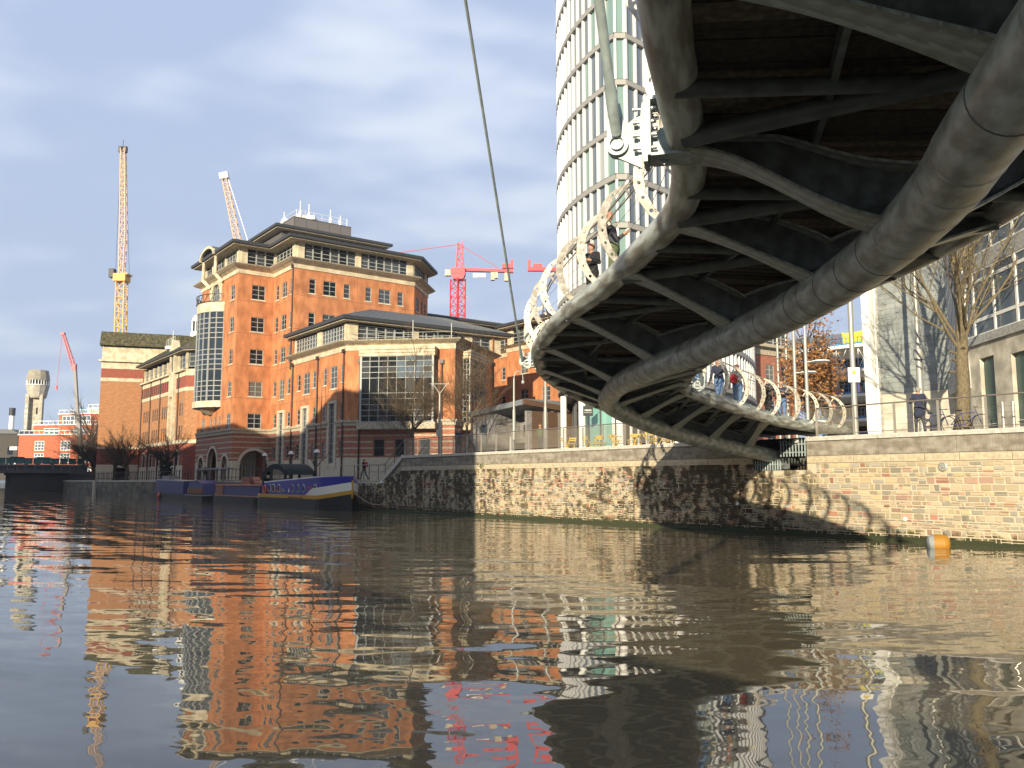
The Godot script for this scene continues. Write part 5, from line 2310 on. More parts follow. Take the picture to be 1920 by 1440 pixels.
	var b := MB.new()
	b.box(Vector3(0, 0.32, 0), Vector3(0.62, 0.62, 0.06))
	b.rod(Vector3(0.31, 0.55, -0.03), Vector3(0.9, 0.55, -0.6), 0.02, 6)
	var bo := MeshInstance3D.new()
	bo.name = "sign_board"
	bo.mesh = b.mesh()
	bo.material_override = M.black_panel
	sg.add_child(bo)
	for q in [["FRISKA", 0.36, 0.0012, 0.13], ["FEEL GOOD FOOD", 0.22, 0.0005, 0.055]]:
		lettering(sg, q[0], Vector3(0, q[1], 0.034), q[3], M.white_paint)


func lettering(parent: Node, what: String, at: Vector3, size: float, m: Material, turn := Basis.IDENTITY, font_name := "Droid Sans") -> MeshInstance3D:
	var key := "txt " + what + font_name
	if not cache.has(key):
		var t := TextMesh.new()
		var sf := SystemFont.new()
		sf.font_names = PackedStringArray([font_name])
		sf.font_weight = 700
		t.font = sf
		t.text = what
		t.font_size = 32
		t.pixel_size = 1.0 / 32.0
		t.depth = 0.06
		t.curve_step = 4.0
		cache[key] = t
	var o := MeshInstance3D.new()
	o.name = "lettering"
	o.mesh = cache[key]
	o.material_override = m
	o.transform = Transform3D(turn.scaled_local(Vector3.ONE * size), at)
	parent.add_child(o, true)
	return o


# ---------------------------------------------------------------- the pale building on the right
func make_pale_building() -> void:
	rng.seed = 411
	var g := thing("pale_clad_building", "pale building on the right with grey-green cladding, cream base and big glazed block", "building", P(21, 3.96, 38))
	var c0 := S(1.45, 9.5, 0)
	var c1 := S(-2.2, 9.5, 0)
	var f := face(c0, c1)
	var L := span(c0, c1)
	var b := MB.new()
	b.fbox(f, 0, L, 3.96, 6.42, -0.3, 0.0)
	put("cream_wall", b, M.render_cream, g)
	b = MB.new()
	b.fbox(f, 0, L, 6.42, 32.0, -0.3, -0.03)
	put("cladding_backing", b, M.zinc, g)
	var cols := 4
	for k in cols:
		for r in 40:
			b = MB.new()
			var y := 6.44 + r * 0.262
			b.fbox(f, L * k / cols + 0.006, L * (k + 1) / cols - 0.006, y, y + 0.252, -0.03, 0.0)
			put("cladding_panel", b, M.clad_grey, g)
	b = MB.new()
	b.fbox(f, 0, L, 16.95, 32.0, -0.03, 0.0)
	put("upper_cladding", b, M.clad_grey, g)
	# white edge blade and slim column at the left end
	b = MB.new()
	b.prism(PackedVector2Array([Vector2(-0.62, 4.6), Vector2(-0.36, 3.96), Vector2(-0.2, 3.96), Vector2(-0.42, 32.0), Vector2(-0.78, 32.0)]), f, -0.4, 0.4)
	put("edge_blade", b, M.white_paint, g)
	b = MB.new()
	b.fbox(f, -0.36, 0.0, 3.96, 32.0, -0.5, -0.1)
	put("edge_reveal", b, M.pale_concrete, g)
	b = MB.new()
	b.rod(f * Vector3(-0.12, 3.96, 0.12), f * Vector3(-0.12, 32.0, 0.12), 0.06, 8)
	put("slim_column", b, M.white_paint, g)
	# finned return
	var c2 := P(19.57, 0, 36.2)
	f = face(c1, c2)
	L = span(c1, c2)
	b = MB.new()
	b.fbox(f, 0, L, 6.9, 32.0, -0.2, 0.0)
	put("return_glass", b, M.glass_tower, g)
	for k in 9:
		b = MB.new()
		b.fbox(f, L * k / 8.0 - 0.05, L * k / 8.0 + 0.05, 6.9, 32.0, 0.0, 0.22)
		put("fin", b, M.fin_white, g)
	for y in [10.4, 13.8, 17.2]:
		b = MB.new()
		b.fbox(f, 0, L, y, y + 0.4, 0.0, 0.1)
		put("floor_band", b, M.pale_concrete, g)
	b = MB.new()
	b.fbox(f, -0.1, L + 0.1, 6.1, 6.9, -0.3, 0.35)
	put("concrete_ledge", b, M.pale_concrete, g)
	b = MB.new()
	b.fbox(f, 0, L, 3.96, 6.1, -1.6, -1.4)
	put("porch_wall", b, M.render_cream, g)
	for x in [0.1, 1.5, L - 0.2]:
		b = MB.new()
		b.fbox(f, x - 0.14, x + 0.14, 3.96, 6.1, -0.35, 0.0)
		put("porch_column", b, M.white_paint, g)
	# big glazed block, its face turned to the left of the view
	var c3 := P(18.9, 0, 22.5)
	f = face(c2, c3)
	L = span(c2, c3)
	b = MB.new()
	wall(b, f, 0, L, 3.96, 7.85, [[0.9, 3.96, 2.05, 7.25], [3.35, 3.96, 4.6, 7.1], [6.0, 3.96, 7.5, 7.1], [9.5, 3.96, 11.0, 7.1]], 0.25)
	put("cream_wall", b, M.render_cream, g)
	for q in [[0.9, 1.15, 3.29], [3.35, 1.25, 3.14], [6.0, 1.5, 3.14], [9.5, 1.5, 3.14]]:
		b = MB.new()
		b.fbox(f, q[0], q[0] + q[1], 3.96, 3.96 + q[2], -0.22, -0.16)
		put("green_door", b, M.green_panel, g)
		b = MB.new()
		b.rod(f * Vector3(q[0] + 0.08, 4.25, -0.1), f * Vector3(q[0] + q[1] - 0.08, 4.25, -0.1), 0.015, 6)
		b.rod(f * Vector3(q[0] + 0.08, 4.5, -0.1), f * Vector3(q[0] + q[1] - 0.08, 4.5, -0.1), 0.015, 6)
		put("push_bar", b, M.white_paint, g)
	b = MB.new()
	b.fbox(f, -0.02, L, 7.85, 8.2, -0.3, 0.12)
	put("concrete_ledge", b, M.pale_concrete, g)
	var xs := [0.0, 0.7, 2.36, 4.05, 5.75, 7.45, 9.15, 10.85, 12.5, L]
	for st in 6:
		var y := 8.2 + st * 3.4
		for q in [[0.0, 0.65], [0.65, 2.3], [2.3, 2.75]]:
			for k in xs.size() - 1:
				window(g, f, xs[k], y + q[0], xs[k + 1] - xs[k], q[1] - q[0], 1, 1, false, 0.04, 0.07, M.white_paint, M.glass_tower, "curtain_wall_light")
		b = MB.new()
		b.fbox(f, -0.02, L, y + 2.75, y + 3.4, -0.3, 0.05)
		put("floor_band", b, M.pale_concrete, g)
	b = MB.new()
	b.fbox(f, 0, L, 8.2, 29, -0.6, -0.4)
	put("inner_wall", b, M.void, g)
	var l := tag(put("wall_lamp", MB.new(), M.white_paint), "small white floodlight on the pale building beside the bare tree", "lamp")
	b = MB.new()
	b.box(Vector3.ZERO, Vector3(0.34, 0.12, 0.14))
	b.box(Vector3(0.2, 0, 0), Vector3(0.1, 0.06, 0.06))
	l.mesh = b.mesh()
	l.position = P(19.3, 7.45, 36.3)


func make_pavilion() -> void:
	var g := thing("grey_pavilion", "low grey pavilion with a sloping zinc roof on the upper quay", "pavilion", S(31, 9, 3.96))
	var f := face(S(35.1, 8, 0), S(28.2, 8, 0))
	var b := MB.new()
	wall(b, f, 0, 3.0, 3.96, 7.3, [[0.85, 3.96, 1.9, 6.5]], 0.3)
	b.fbox(f, 2.75, 3.0, 3.96, 7.3, -4.0, -0.002)
	put("grey_wall", b, M.pavilion_grey, g)
	window(g, f, 0.85, 3.98, 1.05, 2.5, 1, 1, false, 0.18, 0.06, M.frame_dark, M.glass_tower, "door")
	b = MB.new()
	b.fbox(f, 3.0, 6.9, 3.96, 7.4, -2.6, -2.4)
	put("porch_wall", b, M.pavilion_grey, g)
	for q in [[3.5, 5.6, 0.7, 0.9], [4.9, 5.2, 0.4, 1.0]]:
		b = MB.new()
		b.fbox(f, q[0], q[0] + q[2], q[1], q[1] + q[3], -2.4, -2.36)
		put("notice_board", b, M.black_panel if q[0] < 4 else M.white_paint, g)
	b = MB.new()
	b.fbox(f, 3.1, 5.0, 4.3, 5.1, -2.35, -1.7)
	put("bench_box", b, M.black_panel, g)
	# side wall of dark upright boards running inland
	var fs := face(S(28.2, 8, 0), S(28.2, 17.5, 0))
	for k in 19:
		b = MB.new()
		b.fbox(fs, k * 0.5 + 0.01, k * 0.5 + 0.49, 3.96, 7.3, -0.2, 0.02 if k % 2 else 0.045)
		put("side_board", b, M.timber_clad if k % 3 else M.pavilion_grey, g)
	# the roof: a sloping slab with a zinc edge towards the river and a timber edge at the side
	b = MB.new()
	b.prism(PackedVector2Array([Vector2(-0.25, 7.25), Vector2(7.15, 7.75), Vector2(7.15, 8.15), Vector2(-0.25, 7.62)]), f, -10.0, 0.35)
	put("zinc_roof", b, M.zinc, g)
	b = MB.new()
	b.prism(PackedVector2Array([Vector2(-0.4, 7.72), Vector2(9.6, 6.9), Vector2(9.6, 7.3), Vector2(-0.4, 8.12)]), fs, 0.06, 0.3)
	put("timber_fascia", b, M.timber_clad, g)
	b = MB.new()
	b.lathe([[0.16, -0.02], [0.16, 0.03], [0.0, 0.03]], f * Vector3(5.6, 6.4, -2.38), 16, f.basis * Basis(Vector3.RIGHT, PI / 2))
	put("wall_clock", b, M.white_paint, g)


func make_far_right() -> void:
	rng.seed = 421
	# red brick block with a glazed top floor beyond the tower
	var g := thing("red_brick_block", "dark red brick block with a glazed top floor seen beyond the footbridge landing", "building", P(26, 3.96, 84))
	var a := P(22.6, 0, 80.0)
	var c := P(27.8, 0, 83.8)
	var f := face(a, c)
	var L := span(a, c)
	var spec := []
	for y in [4.6, 8.0, 11.4]:
		for x in [2.2, 4.6]:
			spec.append([x, y, 1.3, 1.9, 2, 4])
	var b := MB.new()
	wall(b, f, 0, L, 3.9, 14.2, rects(spec))
	put("brick_wall", b, M.brick_dark, g)
	for q in spec:
		window(g, f, q[0], q[1], q[2], q[3], q[4], q[5])
	b = MB.new()
	b.fbox(f, -0.1, L, 14.2, 14.9, -0.3, 0.1)
	b.fbox(f, -0.3, L, 14.9, 15.2, -0.3, 0.6)
	put("frieze", b, M.cream_stained, g)
	ribbon(g, f * Transform3D(Basis.IDENTITY, Vector3(0, 0, -0.3)), 0.2, L - 0.2, 15.2, 17.0, 1.25, 4)
	b = MB.new()
	b.fbox(f, -0.8, L + 0.8, 17.3, 17.7, -9.0, 1.2)
	put("roof", b, M.slate, g)
	b = MB.new()
	b.fbox(f, 0, L, 3.9, 17.3, -8.0, -0.6)
	put("inner_wall", b, M.brick_dark, g)
	drain(g, f, 4.1, 4.0, 14.2)
	# concrete frame under construction
	g = thing("unfinished_block", "concrete frame of a block under construction with blue edge guards", "building site", P(38, 3.96, 95))
	a = P(32.5, 0, 100.5)
	c = P(45.0, 0, 88.0)
	f = face(a, c)
	L = span(a, c)
	for k in 5:
		var y := 6.3 + k * 2.78
		b = MB.new()
		b.fbox(f, 0, L, y - 0.34, y, -14.0, 0.0)
		put("floor_slab", b, M.white_paint, g)
		if k < 4:
			for x in [0.5, 5.5, 10.5, 15.5]:
				b = MB.new()
				b.fbox(f, x, x + 0.4, y, y + 2.44, -1.2, -0.8)
				put("column", b, M.pale_concrete, g)
		var x := 0.1
		while x < L - 0.3:
			b = MB.new()
			b.fbox(f, x, x + 2.2, y + 0.02, y + 0.2, 0.0, 0.06)
			put("toe_board", b, M.sky_blue_paint, g)
			b = MB.new()
			for q in 6:
				b.fbox(f, x + q * 0.43, x + q * 0.43 + 0.05, y + 0.2, y + 1.15, 0.0, 0.04)
			b.fbox(f, x, x + 2.2, y + 1.1, y + 1.15, 0.0, 0.05)
			b.fbox(f, x, x + 2.2, y + 0.62, y + 0.66, 0.0, 0.045)
			put("edge_guard", b, M.sky_blue_paint if rng.randf() < 0.75 else M.pole_grey, g)
			if rng.randf() < 0.55 and k < 4:
				b = MB.new()
				b.fbox(f, x + 0.5, x + 0.5 + rng.randf_range(0.5, 1.3), y, y + rng.randf_range(0.5, 1.0), -1.6, -0.6)
				put("material_pile", b, [M.brick, M.cream, M.boat_pink, M.pale_concrete][rng.randi() % 4], g)
			x += 2.3
		if k == 3:
			for x2 in [1.0, 3.4, 6.0, 8.5, 11.5, 13.8]:
				b = MB.new()
				b.rod(f * Vector3(x2, y, -0.5), f * Vector3(x2, y + 2.4, -0.5), 0.06, 5)
				b.rod(f * Vector3(x2, y, -0.5), f * Vector3(x2 + 1.2, y + 2.4, -0.5), 0.04, 5)
				b.rod(f * Vector3(x2 + 1.2, y, -0.5), f * Vector3(x2, y + 2.4, -0.5), 0.04, 5)
				put("prop", b, M.white_paint, g)
	b = MB.new()
	b.fbox(f, 0, L, 3.9, 17.0, -14.2, -9.0)
	put("inner_wall", b, M.dark_stone, g)
	for k in 16:
		b = MB.new()
		b.fbox(f, k * 1.1 + 0.02, k * 1.1 + 1.05, 17.45, 18.9, -0.9, -0.75)
		b.fbox(f, k * 1.1 + 0.1, k * 1.1 + 0.18, 17.45, 19.0, -0.75, -0.6)
		put("formwork_panel", b, M.signal_yellow if k > 5 and k < 11 else (M.louvre if k < 6 else M.cream), g)
	# tall slim lamp columns with disc heads
	var first: Node3D = null
	var lab := ["nearest", "second nearest", "third", "farthest"]
	for k in 4:
		var at: Vector3 = [P(16.85, 3.96, 48.5), P(17.9, 3.96, 53.6), P(19.15, 3.96, 59.0), P(20.3, 3.96, 64.6)][k]
		var label: String = "tall slim lamp column with a flat disc head, %s of the row by the brown-leaved tree" % lab[k]
		if first == null:
			first = thing("lamp_column", label, "lamp post", at, "lamp columns beyond the landing")
			b = MB.new()
			b.tube(PackedVector3Array([Vector3.ZERO, Vector3(0, 15, 0)]), [0.11, 0.08], 10)
			put2("pole", b, M.pole_grey, first)
			b = MB.new()
			b.lathe([[0.0, -0.04], [0.55, 0.0], [0.5, 0.06], [0.0, 0.14]], Vector3(0.8, 5.0, 0.1), 18)
			b.rod(Vector3(0, 5.0, 0), Vector3(0.5, 5.03, 0.05), 0.03, 6)
			put2("lamp_disc", b, M.white_paint, first)
		else:
			dup(first, at, 0.0, label, "lamp columns beyond the landing")
	# sign post by the landing
	var sp := thing("sign_post", "tall grey pole with a white and yellow warning sign by the footbridge landing", "sign post", S(-1.9, 1.5, 3.96))
	b = MB.new()
	b.tube(PackedVector3Array([Vector3.ZERO, Vector3(0, 3.2, 0), Vector3(0, 13, 0)]), [0.12, 0.105, 0.085], 12)
	put2("pole", b, M.pole_grey, sp)
	var tb := Basis(Vector3.UP, -0.12)
	b = MB.new()
	b.box(Vector3(-0.02, 2.5, 0.13), Vector3(0.46, 0.60, 0.012), tb)
	var plate := put2("sign_plate", b, M.white_paint, sp)
	b = MB.new()
	b.prism(PackedVector2Array([Vector2(-0.115, 0), Vector2(0.115, 0), Vector2(0, 0.2)]), Transform3D(tb, Vector3(-0.02, 2.52, 0.136)), 0.0, 0.004)
	put("triangle_edge", b, M.black_panel, plate)
	b = MB.new()
	b.prism(PackedVector2Array([Vector2(-0.092, 0.012), Vector2(0.092, 0.012), Vector2(0, 0.175)]), Transform3D(tb, Vector3(-0.02, 2.52, 0.136)), 0.004, 0.008)
	put("triangle", b, M.signal_yellow, plate)
	b = MB.new()
	b.box(Vector3(-0.02, 2.615, 0.147), Vector3(0.014, 0.07, 0.004), tb)
	b.box(Vector3(-0.02, 2.557, 0.147), Vector3(0.016, 0.016, 0.004), tb)
	put("exclamation_mark", b, M.black_panel, plate)
	for q in [["Danger", 2.42, 0.075], ["No diving, no swimming", 2.34, 0.032], ["Shallow water", 2.29, 0.032]]:
		lettering(plate, q[0], Vector3(-0.02, q[1], 0.139), q[2], M.frame_dark, tb)
	b = MB.new()
	b.box(Vector3(0.18, 2.05, -0.02), Vector3(0.1, 0.5, 0.14))
	put2("control_box", b, M.boat_navy, sp)
	b = MB.new()
	for y in [2.25, 2.78]:
		b.lathe([[0.125, y - 0.02], [0.125, y + 0.02]], Vector3.ZERO, 12)
	put2("clamp", b, M.stainless, sp)
	# lamp pole against the grey cladding
	sp = thing("lamp_pole", "grey tapering lamp pole with a cylinder box in front of the grey-clad wall", "lamp post", S(-2.2, 6.2, 3.96))
	b = MB.new()
	b.tube(PackedVector3Array([Vector3.ZERO, Vector3(0, 4.0, 0), Vector3(0, 4.05, 0), Vector3(0, 14, 0)]), [0.13, 0.13, 0.10, 0.08], 12)
	put2("pole", b, M.pole_grey, sp)
	b = MB.new()
	b.lathe([[0.2, 3.5], [0.2, 3.95], [0.12, 4.02]], Vector3.ZERO, 14)
	put2("cylinder_box", b, M.pole_grey, sp)


func put2(called: String, what, m: Material, parent: Node) -> MeshInstance3D:
	# a part whose shape is already in its thing's own axes
	var o := MeshInstance3D.new()
	o.name = called
	o.mesh = what.mesh() if what is MB else what
	o.material_override = m
	parent.add_child(o, true)
	return o


# ---------------------------------------------------------------- cranes and the far bank
func lattice(b: MB, p: Vector3, q: Vector3, w0: float, w1: float, n: int, chord: float, side := Vector3.RIGHT) -> void:
	var d := (q - p).normalized()
	var x := (side - d * side.dot(d)).normalized()
	var y := d.cross(x)
	for i in n:
		var a := p.lerp(q, float(i) / n)
		var c := p.lerp(q, float(i + 1) / n)
		var wa := lerpf(w0, w1, float(i) / n) * 0.5
		var wc := lerpf(w0, w1, float(i + 1) / n) * 0.5
		var ca := [a + x * wa + y * wa, a - x * wa + y * wa, a - x * wa - y * wa, a + x * wa - y * wa]
		var cc := [c + x * wc + y * wc, c - x * wc + y * wc, c - x * wc - y * wc, c + x * wc - y * wc]
		for k in 4:
			var m := (k + 1) % 4
			b.beam(ca[k], cc[k], chord, chord, x)
			if i % 2:
				b.beam(ca[k], cc[m], chord * 0.55, chord * 0.55, x)
			else:
				b.beam(ca[m], cc[k], chord * 0.55, chord * 0.55, x)
			b.beam(ca[k], ca[m], chord * 0.55, chord * 0.55, d)


func make_cranes() -> void:
	# yellow luffing crane
	var g := thing("tower_crane", "tall yellow tower crane with its jib raised straight up, above the mossy roof", "crane", P(-102.2, 2.2, 220))
	var b := MB.new()
	lattice(b, P(-101.4, 2.2, 220), P(-102.6, 54.0, 220), 2.1, 2.1, 26, 0.26)
	put("mast", b, M.crane_yellow, g)
	b = MB.new()
	b.box(P(-102.7, 55.1, 220), Vector3(3.2, 2.0, 3.2))
	b.box(P(-101.4, 56.0, 220), Vector3(1.6, 0.4, 3.0))
	put("slewing_deck", b, M.crane_yellow, g)
	b = MB.new()
	b.box(P(-105.2, 56.4, 220), Vector3(1.3, 2.3, 1.8))
	put("cab", b, M.iron, g)
	b = MB.new()
	lattice(b, P(-102.8, 56.0, 220), P(-102.9, 68.0, 220), 1.1, 1.5, 8, 0.2)
	lattice(b, P(-102.9, 68.0, 220), P(-104.1, 90.5, 220), 1.5, 1.0, 18, 0.18)
	put("jib", b, M.crane_pale, g)
	b = MB.new()
	b.box(P(-104.8, 90.3, 220), Vector3(0.8, 1.6, 1.0))
	b.box(P(-103.5, 90.3, 220), Vector3(0.8, 1.6, 1.0))
	b.rod(P(-104.2, 90.0, 220), P(-104.2, 93.0, 220), 0.08, 4)
	put("jib_head", b, M.iron, g)
	b = MB.new()
	b.rod(P(-104.4, 57.0, 220), P(-104.7, 90.0, 220), 0.05, 4)
	b.rod(P(-100.8, 56.5, 220), P(-103.4, 90.0, 220), 0.05, 4)
	put("hoist_rope", b, M.iron, g)
	# white crane behind the brick tower
	g = thing("raised_crane_jib", "pale pink crane jib with a bright white head rising behind the brick tower", "crane", P(-80.0, 2.2, 260))
	b = MB.new()
	lattice(b, P(-84.0, 70.0, 260), P(-90.6, 96.6, 260), 2.0, 1.3, 18, 0.2)
	put("jib", b, M.crane_pale, g)
	b = MB.new()
	lattice(b, P(-80.0, 2.2, 260), P(-83.6, 70.0, 260), 2.2, 2.2, 24, 0.28)
	put("mast", b, M.crane_pale, g)
	b = MB.new()
	b.box(P(-90.7, 97.6, 260), Vector3(2.6, 1.9, 2.0), Basis(Vector3(0, 0, 1), 0.2))
	put("jib_head", b, M.crane_white, g)
	b = MB.new()
	b.rod(P(-89.4, 96.5, 260), P(-82.0, 75.0, 260), 0.12, 5)
	put("pendant_rope", b, M.crane_white, g)
	# red hammerhead crane
	g = thing("tower_crane", "red hammerhead tower crane with a white banner on its counter jib", "crane", P(-15.6, 2.2, 240))
	b = MB.new()
	lattice(b, P(-15.8, 2.2, 240), P(-15.5, 59.6, 240), 3.0, 3.0, 22, 0.30, Vector3(1, 0, 1))
	put("mast", b, M.crane_red, g)
	b = MB.new()
	b.box(P(-15.4, 61.8, 240), Vector3(4.0, 1.6, 3.6))
	b.prism(PackedVector2Array([Vector2(-2.0, 61.0), Vector2(2.0, 61.0), Vector2(1.4, 59.4), Vector2(-1.4, 59.4)]), Transform3D(Basis.IDENTITY, P(-15.4, 0, 240)), -1.7, 1.7)
	put("slewing_ring", b, M.crane_red, g)
	b = MB.new()
	lattice(b, P(-14.9, 62.5, 240), P(-15.0, 70.4, 240), 2.2, 1.2, 5, 0.26)
	put("tower_head", b, M.crane_red, g)
	b = MB.new()
	b.beam(P(-14.0, 62.4, 240), P(0.4, 61.9, 240), 1.4, 0.8)
	b.box(P(-1.6, 63.4, 240), Vector3(2.4, 1.3, 1.4))
	b.box(P(0.0, 64.0, 240), Vector3(0.7, 2.4, 1.4))
	put("counter_jib", b, M.crane_red, g)
	b = MB.new()
	lattice(b, P(-16.8, 62.8, 240), P(-52.0, 62.8, 240), 1.9, 1.5, 26, 0.26)
	put("jib", b, M.crane_red, g)
	b = MB.new()
	b.rod(P(-15.3, 69.9, 240), P(-4.0, 63.0, 240), 0.11, 5)
	b.rod(P(-15.3, 69.9, 240), P(-36.0, 67.0, 240), 0.12, 5)
	b.rod(P(-36.0, 67.0, 240), P(-50.0, 63.5, 240), 0.12, 5)
	put("tie_bar", b, M.crane_pink, g)
	for q in [[-5.5, 60.4, 1.1, 2.2], [-4.5, 60.7, 0.8, 1.7], [-1.6, 60.2, 1.1, 2.3]]:
		b = MB.new()
		b.box(P(q[0], q[1], 240), Vector3(q[2], q[3], 1.6))
		put("counterweight", b, M.cream, g)
	b = MB.new()
	b.box(P(-18.4, 61.4, 240), Vector3(1.6, 1.7, 1.5))
	put("cab", b, M.cream, g)
	b = MB.new()
	b.box(P(-9.4, 60.6, 239.2), Vector3(3.5, 1.15, 0.06))
	var ban := put("banner", b, M.white_paint, g)
	lettering(ban, "KIER", P(-8.9, 60.25, 239.16), 0.85, M.frame_dark)
	var mk := MB.new()
	for k in 3:
		mk.box(P(-10.5 + k * 0.2, 60.9 - k * 0.2, 239.14), Vector3(0.5, 0.13, 0.05), Basis(Vector3(0, 0, 1), 0.5))
	put("banner_mark", mk, M.crane_red, ban)
	# end of another red crane beyond the tower
	g = thing("crane_counter_jib", "red counter jib of another crane disappearing behind the glass tower", "crane", P(26.0, 2.2, 240))
	b = MB.new()
	b.beam(P(4.6, 62.5, 240), P(26.0, 62.4, 240), 1.4, 1.0)
	b.box(P(5.0, 63.9, 240), Vector3(0.7, 2.6, 1.2))
	b.box(P(7.4, 63.5, 240), Vector3(2.6, 1.1, 1.2))
	put("counter_jib", b, M.crane_red, g)
	b = MB.new()
	b.box(P(10.0, 61.0, 240), Vector3(1.0, 2.0, 1.2))
	put("counterweight", b, M.cream, g)
	b = MB.new()
	lattice(b, P(26.0, 2.2, 240), P(26.0, 62.0, 240), 2.6, 2.6, 22, 0.28)
	put("mast", b, M.crane_red, g)
	# mobile crane on the left
	g = thing("mobile_crane", "red and grey mobile crane leaning left behind the bare trees", "crane", P(-108.2, 2.2, 215))
	b = MB.new()
	b.beam(P(-107.9, 3.0, 215), P(-111.0, 30.2, 215), 0.7, 0.7)
	b.beam(P(-107.7, 3.0, 215.3), P(-109.6, 19.0, 215), 0.95, 0.95)
	put("boom", b, M.boom_grey, g)
	b = MB.new()
	lattice(b, P(-111.1, 30.2, 215), P(-114.5, 39.4, 215), 0.8, 0.5, 12, 0.13)
	b.box(P(-111.2, 30.8, 215), Vector3(0.9, 1.6, 0.9))
	b.box(P(-114.6, 39.4, 215), Vector3(0.9, 0.7, 0.8))
	put("fly_jib", b, M.crane_pink, g)
	b = MB.new()
	b.rod(P(-114.8, 39.3, 215), P(-115.4, 26.0, 215), 0.05, 4)
	b.box(P(-115.4, 25.6, 215), Vector3(0.35, 1.0, 0.35))
	put("hook", b, M.crane_red, g)
	b = MB.new()
	b.box(P(-106.5, 3.4, 215), Vector3(7, 1.2, 2.6))
	b.box(P(-109.5, 4.6, 215), Vector3(2.2, 1.6, 2.4))
	for k in 4:
		b.lathe([[0.0, -0.2], [0.6, -0.2], [0.6, 0.2], [0.0, 0.2]], P(-109.2 + k * 1.7, 2.8, 213.7), 14, Basis(Vector3.RIGHT, PI / 2))
	put("carrier", b, M.crane_yellow, g)


